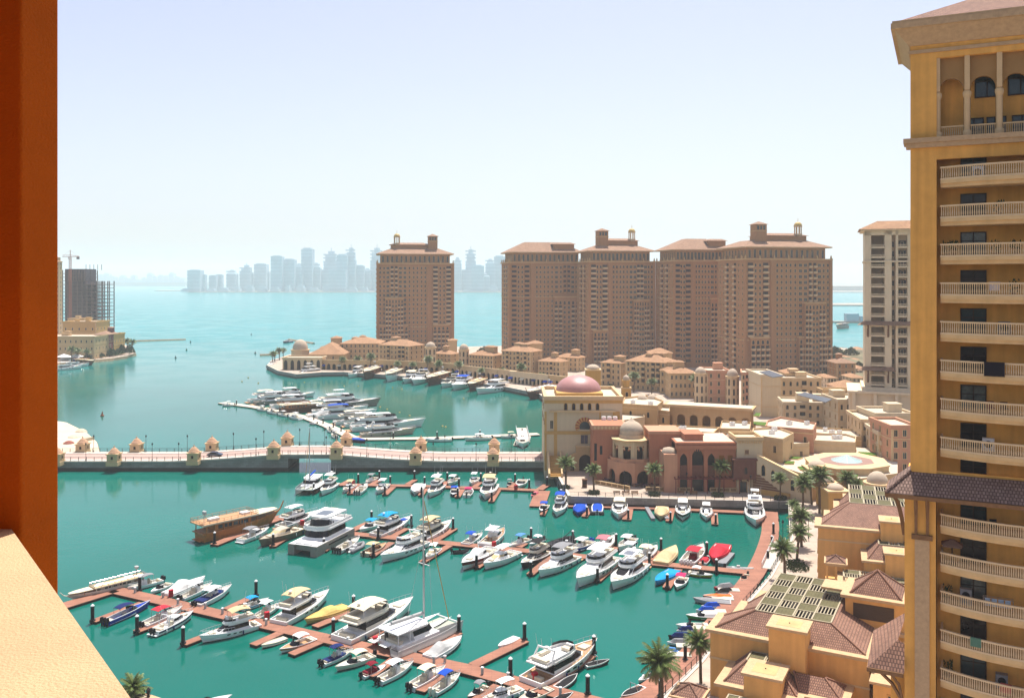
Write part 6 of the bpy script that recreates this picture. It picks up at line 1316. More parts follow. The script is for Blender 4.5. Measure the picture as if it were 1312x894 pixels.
Y = 760; s = Y / FOC; block('pale apartment tower partly hidden by the orange pillar on the left headland', 50, 76, 472, 335, zb=2, depth=5, floors=18, cols=5, wall=sand, Y=Y, balc=(3,), ww=1.6, roof='hip', name='headland_tower')
block('long low tan headland building with flat terrace roof', 40, 121, 466, 432, zb=2, depth=26, floors=3, cols=12, wall=sand, Y=612, arch=True)
block('upper tan headland block with stepped roofs', 80, 123, 450, 413, zb=2, depth=22, floors=3, cols=5, wall=ochre, Y=660, arch=True)
block('highest tan headland block at the back', 87, 108, 440, 409, zb=2, depth=14, floors=2, cols=3, wall=sand, Y=700)
block('dark red brick corner house with low roof on the headland', 121, 139, 457, 428.5, zb=2, depth=16, floors=3, cols=2, wall=mat('dark_red_brick', (.20, .055, .05), .9), Y=632, roof='hip', roofm=tile_t, ww=2)
block('tan wing right of the dark red house on the headland', 138.5, 146, 455, 429, zb=2, depth=18, floors=2, cols=1, wall=ochre, Y=640)
p = A(70, CY, 597); r = thing('marquee', 'white marquee tent with blue panel on the headland quay', 'tent', (p.x, 597, 2)); b = MB(); W = 31 * 597 / FOC
for i in range(2): hip(b, W * i / 2, W * (i + 1) / 2, 0, 8, 2.6, 2.0)
b.obj('roof', wht, r); b = MB(); b.box(0, W, 7.8, 8, 0, 2.6); b.box(W - 4, W - .2, -.1, 0, 0, 2.3, 1); b.obj('side_panel', [wht, blue], r)
b = MB()
for x, y in [(px, 458 + .06 * (px - 128)) for px in range(100, 170, 5)]: q = G(x, 462 - (x - 100) * .095, 2); b.box(q.x - .06, q.x + .06, q.y - .06, q.y + .06, 2, 3.1)
tag(b.obj('headland_railing', ironm), 'thin railing posts along the headland quay', 'railing')
# machinery and heaps on the sand spit
for i, (x, y, w_, h, m) in enumerate(((104, 553, 2.2, 1.2, sandm), (96, 560, 2.6, 1.0, sandm), (88, 568, 2.0, 1.0, mat('reddish_heap', (.30, .10, .07))), (112, 562, 1.8, .9, sandm))):
    q = G(x, y, 1.3); b = MB(); b.lathe(0, 0, [(w_, -.2), (w_ * .8, h * .35), (w_ * .4, h * .85), (0, h)], 9); tag(b.obj('sand_heap', m, None, tuple(q)), 'low %s on the sand spit, %s from the water' % (('sandy heap', 'sandy heap', 'reddish heap', 'sandy heap')[i], ORD[i]), 'heap')
P, Q = G(104, 567, 1.3), G(121, 563, 1.3); d = Q - P; b = MB(); b.box(0, d.length, 0, .3, -.2, 1.1); tag(b.obj('low_wall', cream, None, tuple(P), math.atan2(d.y, d.x)), 'low pale wall along the edge of the sand spit', 'wall')
# car on the bridge
def car(p, rz, lab, m):
    r = thing('car', lab, 'car', tuple(p), rz); b = MB()
    prof = [(-2.2, .35), (-2.25, .75), (-1.7, .92), (-1.0, 1.4), (.45, 1.42), (1.1, .98), (2.0, .82), (2.25, .6), (2.2, .35)]
    n = len(prof); b.add([(x, -.86, z) for x, z in prof] + [(x, .86, z) for x, z in prof], [tuple(range(n)), tuple(range(n, 2 * n))[::-1]] + [(i, n + i, n + (i + 1) % n, (i + 1) % n) for i in range(n)]); b.obj('body', m, r)
    b = MB(); g = [(-1.45, .97), (-.95, 1.33), (.4, 1.35), (.92, 1.0)]
    for y, f in ((-.875, 1), (.875, -1)): b.add([(x, y, z) for x, z in g], [(0, 1, 2, 3)[::-f]])
    b.add([(.5, -.74, 1.41), (1.08, -.74, 1.02), (1.08, .74, 1.02), (.5, .74, 1.41)], [(0, 1, 2, 3)]); b.add([(x, y, z + .03) for x, y, z in ((-1.65, -.74, .94), (-1.05, -.74, 1.38), (-1.05, .74, 1.38), (-1.65, .74, .94))], [(0, 1, 2, 3)]); b.obj('window', tintb, r)
    for x in (-1.4, 1.4):
        for y in (-.8, .8): b = MB(); b.lathe(0, 0, [(0, -.11), (.33, -.11), (.33, .11), (0, .11)], 14); o = b.obj('wheel', blackm, r, (x, y, .33)); o.rotation_euler = (math.pi / 2, 0, 0)
xx = bx(268); car((xx, BY0 + 5, bz(xx) + .01), 0, 'small dark blue car driving on the bridge', mat('dark_blue_paint', (.02, .04, .09), .3, .05, spec=.6))
# cyclist-free figures: two people standing at the right end of the bridge
# ================================================================ PALMS
def palm_meshes(seed, ht, n=34, fl=3.0, dry=10):
    rnd = random.Random(seed); t = MB(); pts = [(.10 * math.sin(i * .9 + seed) * i / 8, .1 * math.cos(i * .7) * i / 8, ht * i / 8) for i in range(9)]
    t.tube(pts, .27, 9, 0, .19)
    for i in range(int(ht / .22)): z = i * .22; f = z / ht * 8; k = min(int(f), 7); px = pts[k][0] + (pts[k + 1][0] - pts[k][0]) * (f - k); py = pts[k][1] + (pts[k + 1][1] - pts[k][1]) * (f - k); t.lathe(px, py, [(.25 - .007 * f, z), (.31 - .008 * f, z + .12), (.24 - .007 * f, z + .2)], 9)
    c = MB(); x0, y0, z0 = pts[-1]
    def frond(az, el, L, droop, mi):
        m = 9; P = []; 
        for i in range(m + 1):
            u = i / m; e = el - droop * u ** 1.4; P.append((u, e))
        pos = Vector((x0, y0, z0)); path = [pos.copy()]
        for i in range(m): e = P[i][1]; pos = pos + Vector((math.cos(az) * math.cos(e), math.sin(az) * math.cos(e), math.sin(e))) * L / m; path.append(pos.copy())
        side = Vector((-math.sin(az), math.cos(az), 0))
        c.tube(path, .035, 3, mi, .01)
        for i in range(1, 26):
            u = i / 26 * m; k = min(int(u), m - 1); p = path[k].lerp(path[k + 1], u - k); d = (path[k + 1] - path[k]).normalized(); up = side.cross(d); ll = .78 * math.sin(math.pi * min(1, .18 + .8 * i / 26)) ** .7 * L / 3
            for sg in (-1, 1):
                jit = rnd.uniform(-.12, .12); tip = p + (side * sg * .82 + d * (.62 + jit) - up * (-.25 + jit) - Vector((0, 0, .22 + .25 * rnd.random()))) * ll * rnd.uniform(.85, 1.1); w_ = d * .07
                c.add([p - w_, p + w_, tip], [(0, 1, 2)], mi)
    for i in range(n): frond(2.399 * i + rnd.uniform(-.2, .2), R(82 - 78 * (i / n) ** .9 + rnd.uniform(-8, 8)), fl * rnd.uniform(.85, 1.1), R(rnd.uniform(45, 85)), 0)
    for i in range(dry): frond(rnd.random() * 6.28, R(rnd.uniform(-55, -20)), fl * rnd.uniform(.55, .85), R(rnd.uniform(20, 45)), 1)
    return t.mesh('trunk', [bark]), c.mesh('crown', [leaf, leaf_d], uv=False)
PM = [palm_meshes(i, h, n, fl, d) for i, (h, n, fl, d) in enumerate(((6.0, 42, 3.1, 20), (5.2, 38, 2.8, 10), (7.0, 42, 3.0, 14)))]
def palm(x, y, lab, k=0, s=1.0, z=2.5, grp='date palms on the promenade', pos=None):
    q = pos or G(x, y, z); r = thing('palm_tree', lab, 'palm tree', tuple(q), random.random() * 6, grp); s *= random.uniform(.92, 1.08); r.scale = (s, s, s * random.uniform(.9, 1.1)); r.rotation_euler.x = R(random.uniform(-4, 4)); r.rotation_euler.y = R(random.uniform(-4, 4)); link('trunk', PM[k][0], r); link('crown', PM[k][1], r)
palm(849, 912, 'big date palm in the foreground beside the curved walkway', 0, 1.06); palm(898, 874, 'big date palm behind the foreground gazebo', 2, .84)
palm(168, 916, 'green palm rising beside the balcony parapet at bottom left', 1, .88, pos=Vector(G(172, 925, 2.5)))
for x, y, k, s, l in ((725, 622, 1, .98, 'palm at the promenade corner below the outdoor stair'), (761, 629, 1, .98, 'palm in front of the rotunda left arch'), (839, 630, 1, 1.0, 'palm between the rotunda and the rose building'), (921, 631, 2, .95, 'tall palm in front of the rose building'), (1000, 640, 2, .72, 'palm before the cream wall with pointed windows'),
                      (1028, 660, 2, 1.0, 'leftmost palm of the cluster before the domed gate house'), (1050, 657, 2, 1.1, 'tall palm in front of the domed gate house'), (1040, 646, 2, 1.0, 'palm behind the cluster at the domed gate house'), (1086, 650, 2, 1.0, 'palm behind the domed gate house left of the big dome'), (1097, 652, 1, 1.0, 'palm right of the domed gate house'),
                      (1027, 700, 1, .98, 'upper palm of the three along the palm promenade'), (1021, 716, 1, .92, 'middle palm of the three along the palm promenade'), (1006, 741, 1, .98, 'lower palm of the three along the palm promenade'), (1017, 664, 1, .7, 'small palm by the railing corner')): palm(x, y, l, k, s)
far = [(509, 478), (529, 479), (561, 481), (576, 480), (589, 484), (617, 487), (642, 488), (667, 491), (694, 494), (440, 474), (458, 474), (474, 476), (548, 480), (736, 500), (835, 505), (877, 508), (893, 512), (905, 516), (1065, 520), (812, 502)]
for i, (x, y) in enumerate(sorted(far)): palm(x, y, 'far date palm on the yacht quay and behind the court, %s from left' % ORD[i], i % 3, .95 + .1 * (i % 3), 2.5, 'far palms on the yacht quay')
for i, (x, y) in enumerate(((150, 446), (158, 447), (163, 449), (169, 451), (143, 455), (99, 462), (110, 462), (92, 463))): palm(x, y, 'palm on the left headland, %s of its palms' % ORD[i], 1, 1.25, 2, 'palms on the left headland')
for i, (x, y) in enumerate(((352, 463), (358, 461), (363, 459), (349, 464))): palm(x, y, 'palm beside the domed pavilion at the quay tip, %s of four' % ORD[i], 1, 1.1, 2.5, 'palms at the quay tip')
def bush(pos, w_, h, lab, seed, m=hedge, grp=None):
    rnd = random.Random(seed); b = MB()
    for k in range(520):
        a, q, z = rnd.random() * 6.28, rnd.random() ** .5, rnd.random(); rr = w_ * q * (1 - .55 * z * z); x, y = rr * math.cos(a), rr * math.sin(a); t = rnd.random() * 6.28; sz = .22 + .12 * w_ * rnd.random(); u, v_ = sz * math.cos(t), sz * math.sin(t); zz = .3 + h * z * (1 - .4 * q); b.add([(x - u, y - v_, zz), (x + u, y + v_, zz + .1), (x + v_ * .8, y - u * .8, zz + sz * 1.6)], [(0, 1, 2)])
    r = thing('leafy_tree', lab, 'tree', tuple(pos), 0, grp); b.obj('crown', m, r, uv=False); b = MB(); b.tube([(0, 0, -.2), (.1, 0, h * .5)], .18, 6); b.obj('trunk', bark, r)
for i, (x, y, Y, w_, h) in enumerate(((142, 452, 634, 5.5, 5), (156, 447, 650, 4, 7), (166, 448, 652, 4, 7), (150, 447, 645, 5, 4), (128, 452, 622, 3.5, 3), (112, 452, 604, 3, 3.5), (570, 474, 500, 3.0, 3.4), (580, 475, 500, 2.6, 3.0), (1072, 470, 560, 7, 7), (1080, 476, 520, 6, 5), (1064, 494, 420, 5, 2.5), (782, 500, 428, 3, 4), (1070, 456, 640, 7, 6), (1090, 458, 640, 6, 5), (1100, 470, 540, 5, 4), (1064, 476, 500, 5, 4), (1088, 488, 430, 4, 3), (1104, 492, 420, 4, 3), (1076, 494, 415, 4, 2.5), (620, 430, 640, 6, 6))):
    c = A(x, y, Y); bush((c.x, Y, 2.5), w_, h, 'round leafy green tree, %s of the loose trees round the harbour' % ORD[i], 40 + i, hedge, 'loose trees round the harbour')
# ================================================================ BOATS (local frame: x to the bow, z=0 at the waterline)
def outl(xs, xf, w_, nose):
    return [(xs, -w_), (xf - nose, -w_), (xf - .35 * nose, -.78 * w_), (xf, -.35 * w_), (xf, .35 * w_), (xf - .35 * nose, .78 * w_), (xf - nose, w_), (xs, w_)]
def scl(o, k): cx_ = sum(p[0] for p in o) / len(o); return [(cx_ + (x - cx_) * k, y * k) for x, y in o]
def lerp2(o0, o1, f, off=0.0):
    o = [(a[0] + (c[0] - a[0]) * f, a[1] + (c[1] - a[1]) * f) for a, c in zip(o0, o1)]
    if off:
        n = len(o); q = []
        for i in range(n):
            p0, p1, p2 = Vector(o[i - 1]), Vector(o[i]), Vector(o[(i + 1) % n]); d0, d1 = (p1 - p0), (p2 - p1); d0.normalize(); d1.normalize(); m = Vector((d0.y + d1.y, -d0.x - d1.x)); m.normalize(); q.append((p1.x + m.x * off, p1.y + m.y * off))
        o = q
    return o
def bandm(o0, z0, o1, z1, f0, f1, edges, off=.025):
    b = MB(); a, c = lerp2(o0, o1, f0, off), lerp2(o0, o1, f1, off); n = len(a); za, zc = z0 + (z1 - z0) * f0, z0 + (z1 - z0) * f1
    for i in edges: j = (i + 1) % n; b.add([(*a[i], za), (*a[j], za), (*c[j], zc), (*c[i], zc)], [(0, 1, 2, 3)])
    return b
def rim(b, o, z0, z1, th=.09, o1=None, edges=None):
    """low wall following outline o"""
    o1 = o1 or o; n = len(o); i0, i1 = lerp2(o, o, 0, -th), lerp2(o1, o1, 0, -th)
    for i in (edges or range(n)):
        j = (i + 1) % n; b.add([(*o[i], z0), (*o[j], z0), (*o1[j], z1), (*o1[i], z1), (*i0[i], z0), (*i0[j], z0), (*i1[j], z1), (*i1[i], z1)], [(0, 1, 2, 3), (5, 4, 7, 6), (3, 2, 6, 7)])
class Hull:
    def __init__(s, L, B, fs, fb, tc, zc, full=.5, rake=.09):
        s.L, s.B, s.fs, s.fb, s.tc, s.zc, s.full, s.rake = L, B, fs, fb, tc, zc, full, rake * L
    def yb(s, t): return s.B / 2 * (.90 + .10 * min(1, t / .3)) if t < s.full else s.B / 2 * max(.012, 1 - ((t - s.full) / (1 - s.full)) ** 2.2)
    def z(s, t): return s.fs + (s.fb - s.fs) * t ** 1.7
    def x(s, t, k=1): return -s.L / 2 + (s.L - s.rake) * t + s.rake * t ** 3 * k
    def edge(s, t, dy=0): return Vector((s.x(t), s.yb(t) - dy, s.z(t)))
    def build(s, root, hm, bottom=None, deckm=None, stripe=None, n=18):
        ts = [i / n for i in range(n + 1)]
        if s.tc > 0: ts = sorted(set(ts + [s.tc - .001, s.tc + .001]))
        b = MB(); d = MB(); rows = []
        for t in ts:
            y, z = s.yb(t), s.z(t); q = 1 - .45 * max(0, (t - .45) / .55) ** 1.5; dz = s.zc if t < s.tc else z - .10
            yi = max(.005, y - min(.16, s.B * .05))
            rows.append([(s.x(t, 0) , 0, -.45 * (1 - t ** 5)), (s.x(t, .15), y * .80 * q, -.02), (s.x(t, .25), y * .86 * q, .14), (s.x(t, .62), y * (.95 - .1 * max(0, t - .5)), z * .58), (s.x(t, .92), y, z - .10), (s.x(t), y * .985, z), (s.x(t), yi, z), (s.x(t), yi, dz)])
        k = 8
        for sg in (1, -1):
            vv = [(x, y * sg, z) for r_ in rows for x, y, z in r_]
            for i in range(len(rows) - 1):
                for j in range(k - 1):
                    f = (i * k + j, (i + 1) * k + j, (i + 1) * k + j + 1, i * k + j + 1); b.f.append([len(b.v) + q for q in (f if sg > 0 else f[::-1])]); b.m.append(1 if j < 2 else (3 if j == 3 and stripe else 0) if j < 4 else 2)
            b.v += vv
        r0 = rows[0]; b.add([(x, y, z) for x, y, z in r0[:6]] + [(x, -y, z) for x, y, z in r0[:6]], [(0, 1, 2, 3, 4, 5, 11, 10, 9, 8, 7, 6)], 0)
        b.add([(r0[5][0], r0[5][1], r0[5][2]), (r0[5][0], -r0[5][1], r0[5][2]), (r0[5][0] + .18, -r0[5][1], r0[5][2]), (r0[5][0] + .18, r0[5][1], r0[5][2])], [(0, 1, 2, 3)], 2)
        b.add([(r0[5][0] + .18, r0[6][1], r0[5][2]), (r0[5][0] + .18, -r0[6][1], r0[5][2]), (r0[5][0] + .18, -r0[6][1], r0[7][2]), (r0[5][0] + .18, r0[6][1], r0[7][2])], [(0, 1, 2, 3)], 2)
        b.obj('hull', [hm, bottom or blackm, white if hm in (white, h_blue, h_navy, h_red, h_black, h_yel, h_green) else hm, stripe or hm], root, uv=False, smooth=False)
        vv = [(r_[7][0], sg * r_[7][1], r_[7][2]) for r_ in rows for sg in (1, -1)]
        d.add(vv, [(2 * i, 2 * i + 1, 2 * i + 3, 2 * i + 2) for i in range(len(rows) - 1)]); d.obj('deck', deckm or white, root, uv=False)
def railing(root, h, t0, t1, hh=.65):
    b = MB(); n = 9
    for sg in (1, -1):
        P = []
        for i in range(n + 1): t = t0 + (t1 - t0) * i / n; e = h.edge(t, .10); P.append(Vector((e.x, max(0, e.y) * sg, e.z)))
        b.tube([p + Vector((0, 0, hh)) for p in P], .028, 4)
        for p in P[::1]: b.tube([p, p + Vector((0, 0, hh))], .02, 3)
    b.obj('bow_rail', chrome, root, uv=False)
def fenders(root, h):
    for t in (.18, .36, .54):
        for sg in (1, -1):
            if FRND.random() < .55: b = MB(); y = sg * (h.yb(t) + .12); z = h.z(t) * .55; b.lathe(h.x(t), y, [(0, z - .3), (.1, z - .24), (.13, z), (.1, z + .24), (0, z + .3)], 7); b.box(h.x(t) - .015, h.x(t) + .015, y - .015, y + .015, z + .3, h.z(t)); b.obj('fender', navy if FRND.random() < .5 else white, root, uv=False)
def whips(root, x, B, z):
    for sg in (1, -1): b = MB(); b.tube([(x, sg * .3 * B, z - .3), (x - .4, sg * .31 * B, z + 2.0)], .022, 3); b.obj('antenna', white, root, uv=False)
FRND = random.Random(11)
def outboards(root, x, z, n, m=blackm, gap=.62):
    for i in range(n):
        y = (i - (n - 1) / 2) * gap; b = MB(); b.frus([(x - .62, y - .17), (x - .02, y - .2), (x - .02, y + .2), (x - .62, y + .17)], z + .1, [(x - .58, y - .12), (x - .12, y - .16), (x - .12, y + .16), (x - .58, y + .12)], z + .72); b.box(x - .42, x - .18, y - .09, y + .09, z - .8, z + .1); b.obj('outboard', m, root, uv=False)
def canopy(root, x0, x1, w_, z0, z1, m, name='bimini', curve=.18, posts=True):
    b = MB(); n = 6; vv = []
    for i in range(n + 1):
        u = i / n; x = x0 + (x1 - x0) * u; dz = -curve * (2 * u - 1) ** 2
        for y, q in ((-1, -.5), (-.5, 0), (.5, 0), (1, -.5)): vv += [(x, y * w_, z1 + dz + q * curve), (x, y * w_, z1 + dz + q * curve - .06)]
    for i in range(n):
        for j in range(3):
            a, c = i * 8 + j * 2, (i + 1) * 8 + j * 2; b.add([vv[a], vv[c], vv[c + 2], vv[a + 2], vv[a + 1], vv[c + 1], vv[c + 3], vv[a + 3]], [(0, 1, 2, 3), (7, 6, 5, 4), (0, 4, 5, 1), (3, 2, 6, 7), (0, 3, 7, 4), (1, 5, 6, 2)])
    o = b.obj(name, m, root, uv=False)
    for x in (x0 + .12, x1 - .12):
        for y in (-w_ * .95, w_ * .95): b = MB(); b.tube([(x, y, z0), (x, y, z1 - curve * 1.3)], .032, 4); b.obj('canopy_post', chrome, root, uv=False)
    return o
def fly(r, L, B, o):
    s = L / 16; h = Hull(L, B, 1.0 * s + .2, 1.65 * s + .4, .17, .62 * s + .2); h.build(r, o.get('hull', white), o.get('bottom'), o.get('deck', white), o.get('stripe')); zd = h.fs + .12 * s; ht = .95 + .48 * s
    o0 = outl(-.30 * L, .33 * L, .41 * B, .26 * L); o1 = outl(-.28 * L, .06 * L, .33 * B, .12 * L); body = o.get('body', white)
    b = MB(); b.frus(o0, zd - .5, o1, zd + ht, 0, bot=False); b.obj('cabin', body, r, uv=False)
    w0, w1, zz = o0, o1, zd - .5; hh = ht + .5
    bandm(o0, zz, o1, zz + hh, .46, .84, (0, 1, 5, 6)).obj('side_window', tintb, r, uv=False); bandm(o0, zz, o1, zz + hh, .50, .90, (2, 3, 4) if not o.get('cover') else (3,)).obj('windscreen', o.get('cover') or tintb, r, uv=False)
    bandm(o0, zz, o1, zz + hh, .28, .92, (7,), .03).obj('saloon_door', tintb, r, uv=False)
    zf = zd + ht; of = outl(-.42 * L, .10 * L, .40 * B, .16 * L); b = MB(); b.prism(of, zf, zf + .14 * s + .04); rim(b, scl(of, .97), zf + .14, zf + .14 + .42 * s, .08, scl(of, .93), range(0, 7)); b.obj('flybridge', body, r, uv=False)
    zt = zf + .14 * s + .1; b = MB(); q = .30 * B; b.box(-.38 * L, -.33 * L, -q, q, zt, zt + .45); b.box(-.33 * L, -.14 * L, q - .5, q, zt, zt + .45); b.box(-.05 * L, .0, -q, q * .1, zt, zt + .45); b.obj('lounge_seat', o.get('seat', seatm), r, uv=False)
    b = MB(); b.frus([(.0, -q), (.05 * L, -q), (.05 * L, 0), (.0, 0)], zt, [(.01 * L, -q), (.03 * L, -q), (.03 * L, 0), (.01 * L, 0)], zt + .75); b.obj('helm', body, r, uv=False)
    bandm(scl(of, .93), zf + .14 + .42 * s, scl(of, .86), zf + .14 + .85 * s, 0, 1, (1, 2, 3, 4, 5), 0).obj('fly_windscreen', tintb, r, uv=False)
    top = o.get('top', 'hard'); zc = zt + 1.9
    if top == 'hard': canopy(r, -.30 * L, .01 * L, .33 * B, zt, zc, white, 'hardtop', .12)
    elif top: canopy(r, -.32 * L, .0, .36 * B, zt, zc, top, 'bimini', .3)
    else:
        b = MB(); b.tube([(-.33 * L, -.36 * B, zf + .2), (-.27 * L, -.33 * B, zf + 1.2 * s + .4), (-.27 * L, .33 * B, zf + 1.2 * s + .4), (-.33 * L, .36 * B, zf + .2)], .13 * s + .04, 6); b.obj('radar_arch', white, r, uv=False); zc = zf + 1.2 * s + .4
    b = MB(); b.lathe(-.27 * L, 0, [(0, zc + .05), (.3, zc + .08), (.3, zc + .28), (0, zc + .36)], 10); b.tube([(-.29 * L, .5, zc), (-.31 * L, .5, zc + 1.5)], .025, 4); b.obj('radar', white, r, uv=False)
    b = MB(); b.box(-.44 * L, -.40 * L, -.28 * B, .28 * B, h.zc, h.zc + .5); b.obj('cockpit_seat', o.get('seat', seatm), r, uv=False)
    b = MB(); b.box(.14 * L + .1 * L, .34 * L, -.16 * B, .16 * B, h.z(.75) - .12, h.z(.75) + .16); b.obj('sun_pad', o.get('pad', seatm), r, uv=False)
    b = MB(); b.prism([(-.5 * L - .07 * L, -.42 * B), (-.5 * L + .02, -.44 * B), (-.5 * L + .02, .44 * B), (-.57 * L, .42 * B)], .22, .36); b.obj('swim_platform', o.get('plat', teak), r, uv=False)
    b = MB()
    for t in (.42, .55, .66): e = h.edge(t); 
    for sg in (1, -1):
        for t in (.40, .50, .60): y = h.yb(t) * .965; b.box(h.x(t) - .35 * s, h.x(t) + .35 * s, *sorted((sg * (y - .05), sg * (y + .035))), h.z(t) * .60, h.z(t) * .60 + .26 * s)
    for i, sg in enumerate((1, -1)):
        q = MB()
        for t in (.40, .50, .60): y = h.yb(t) * .975; q.box(h.x(t) - .4 * s, h.x(t) + .4 * s, *sorted((sg * (y - .1), sg * (y + .02))), h.z(t) * .60, h.z(t) * .60 + .28 * s)
        q.obj('hull_window', tintb, r, uv=False)
    fenders(r, h); whips(r, -.29 * L, B, zc)
    railing(r, h, .50, .985)
    if o.get('tower'):
        b = MB(); z = zc
        for x in (-.2 * L, -.08 * L):
            for y in (-.2 * B, .2 * B): b.tube([(x, y, z), (x * .9, y * .7, z + 1.6)], .04, 4)
        b.box(-.2 * L, -.05 * L, -.2 * B, .2 * B, z + 1.6, z + 1.7); b.obj('tuna_tower', white, r, uv=False)
def cru(r, L, B, o):
    s = L / 12; h = Hull(L, B, .95 * s + .2, 1.3 * s + .35, .40, .45 * s + .15); h.build(r, o.get('hull', white), o.get('bottom'), o.get('deck', white), o.get('stripe')); zd = h.z(.5); ht = .62 * s + .35
    o0 = outl(-.10 * L, .33 * L, .36 * B, .26 * L); o1 = outl(-.09 * L, .10 * L, .30 * B, .12 * L); body = o.get('body', white)
    b = MB(); b.frus(o0, zd - .3, o1, zd + ht, 0, bot=False); b.obj('cabin', body, r, uv=False)
    bandm(o0, zd - .3, o1, zd + ht, .52, .90, (1, 2, 3, 4, 5)).obj('windscreen', o.get('cover') or tintb, r, uv=False); bandm(o0, zd - .3, o1, zd + ht, .52, .86, (0, 6)).obj('side_window', tintb, r, uv=False)
    b = MB(); q = .34 * B; b.box(-.42 * L, -.35 * L, -q, q, h.zc, h.zc + .5); b.box(-.35 * L, -.2 * L, q - .45, q, h.zc, h.zc + .5); b.box(-.16 * L, -.12 * L, -q, -.1, h.zc, h.zc + .95); b.obj('cockpit_seat', o.get('seat', seatm), r, uv=False)
    top = o.get('top'); zt = zd + ht
    if top == 'hard': canopy(r, -.28 * L, .06 * L, .31 * B, zd, zt + 1.15, white, 'hardtop', .12)
    elif top: canopy(r, -.32 * L, .0, .36 * B, zd, zt + 1.0, top, 'bimini', .25)
    else: b = MB(); b.tube([(-.26 * L, -.42 * B, zd), (-.2 * L, -.38 * B, zt + .7), (-.2 * L, .38 * B, zt + .7), (-.26 * L, .42 * B, zd)], .09, 6); b.obj('radar_arch', white, r, uv=False)
    b = MB(); b.box(.12 * L, .30 * L, -.15 * B, .15 * B, h.z(.72) + .0, h.z(.72) + .24); b.obj('sun_pad', o.get('pad', seatm), r, uv=False)
    b = MB(); b.prism([(-.56 * L, -.40 * B), (-.5 * L + .02, -.42 * B), (-.5 * L + .02, .42 * B), (-.56 * L, .40 * B)], .2, .32); b.obj('swim_platform', o.get('plat', white), r, uv=False)
    fenders(r, h); whips(r, -.2 * L, B, zt + .3)
    railing(r, h, .52, .985, .55)
    if o.get('ob'): outboards(r, -.5 * L, h.fs * .7, o['ob'])
def con(r, L, B, o):
    s = L / 9; h = Hull(L, B, .75 * s + .1, 1.05 * s + .2, .70, .32, .45); h.build(r, o.get('hull', white), o.get('bottom'), o.get('deck', offw), o.get('stripe')); z = .32
    b = MB(); b.frus([(-.06 * L, -.19 * B), (.10 * L, -.17 * B), (.10 * L, .17 * B), (-.06 * L, .19 * B)], z, [(-.04 * L, -.17 * B), (.06 * L, -.14 * B), (.06 * L, .14 * B), (-.04 * L, .17 * B)], z + 1.15); b.obj('console', white, r, uv=False)
    b = MB(); b.add([(.062 * L, -.13 * B, z + 1.15), (.062 * L, .13 * B, z + 1.15), (.03 * L, .12 * B, z + 1.6), (.03 * L, -.12 * B, z + 1.6)], [(0, 1, 2, 3)]); b.obj('windscreen', tintb, r, uv=False)
    b = MB(); b.box(-.18 * L, -.11 * L, -.2 * B, .2 * B, z, z + .8); b.box(-.13 * L, -.11 * L, -.2 * B, .2 * B, z + .8, z + 1.15); b.obj('helm_seat', o.get('seat', seatm), r, uv=False); b = MB(); b.box(-.44 * L, -.40 * L, -.35 * B, .35 * B, z, z + .45); b.obj('stern_seat', o.get('seat', seatm), r, uv=False); b = MB(); b.box(.2 * L, .3 * L, -.2 * B, .2 * B, z, z + .4); b.obj('bow_seat', o.get('seat', seatm), r, uv=False)
    top = o.get('top')
    if top: canopy(r, -.22 * L, .10 * L, .36 * B, z, z + 2.1, top, 'bimini' if top not in (white, greyc) else 'hardtop', .14)
    if o.get('cover'): b = MB(); b.prism([(x, y) for x, y in outl(-.42 * L, .22 * L, .38 * B, .15 * L)], h.fs - .05, h.fs + .22); b.obj('cockpit_cover', o['cover'], r, uv=False)
    railing(r, h, .62, .98, .4); outboards(r, -.5 * L, h.fs * .75, o.get('ob', 2), o.get('obm', blackm))
def cov(r, L, B, o):
    s = L / 9; h = Hull(L, B, .7 * s + .15, .95 * s + .25, 0, 0, .45); h.build(r, o.get('hull', white), o.get('bottom')); b = MB(); n = 16; k = 9; rows = []; pk = o.get('pk', .55); hh = o.get('h', 1.0) * s
    for i in range(n + 1):
        t = .02 + .95 * i / n; y = h.yb(t) * 1.03 + .02; z = h.z(t) - .15; bump = hh * max(.08, math.exp(-((t - pk) / .22) ** 2)) * (1 + .06 * math.sin(i * 2.3)); row = []
        for j in range(k): u = -1 + 2 * j / (k - 1); row.append((h.x(t), y * u, z + (bump + .14) * (1 - abs(u) ** 2.2) + (.0 if abs(u) < 1 else -.22)))
        rows += row
    b.add(rows, [(i * k + j, i * k + j + 1, (i + 1) * k + j + 1, (i + 1) * k + j) for i in range(n) for j in range(k - 1)]); b.add([rows[j] for j in range(k)], [tuple(range(k))[::-1]]); b.obj('cover', o.get('cover', tan), r, uv=False)
    if o.get('ob'): outboards(r, -.5 * L, h.fs * .7, o['ob'])
    if o.get('arch'): c = MB(); c.tube([(-.1 * L, -.42 * B, h.fs), (-.05 * L, -.3 * B, h.fs + hh + .9), (-.05 * L, .3 * B, h.fs + hh + .9), (-.1 * L, .42 * B, h.fs)], .06, 5); c.obj('tow_arch', chrome, r, uv=False)
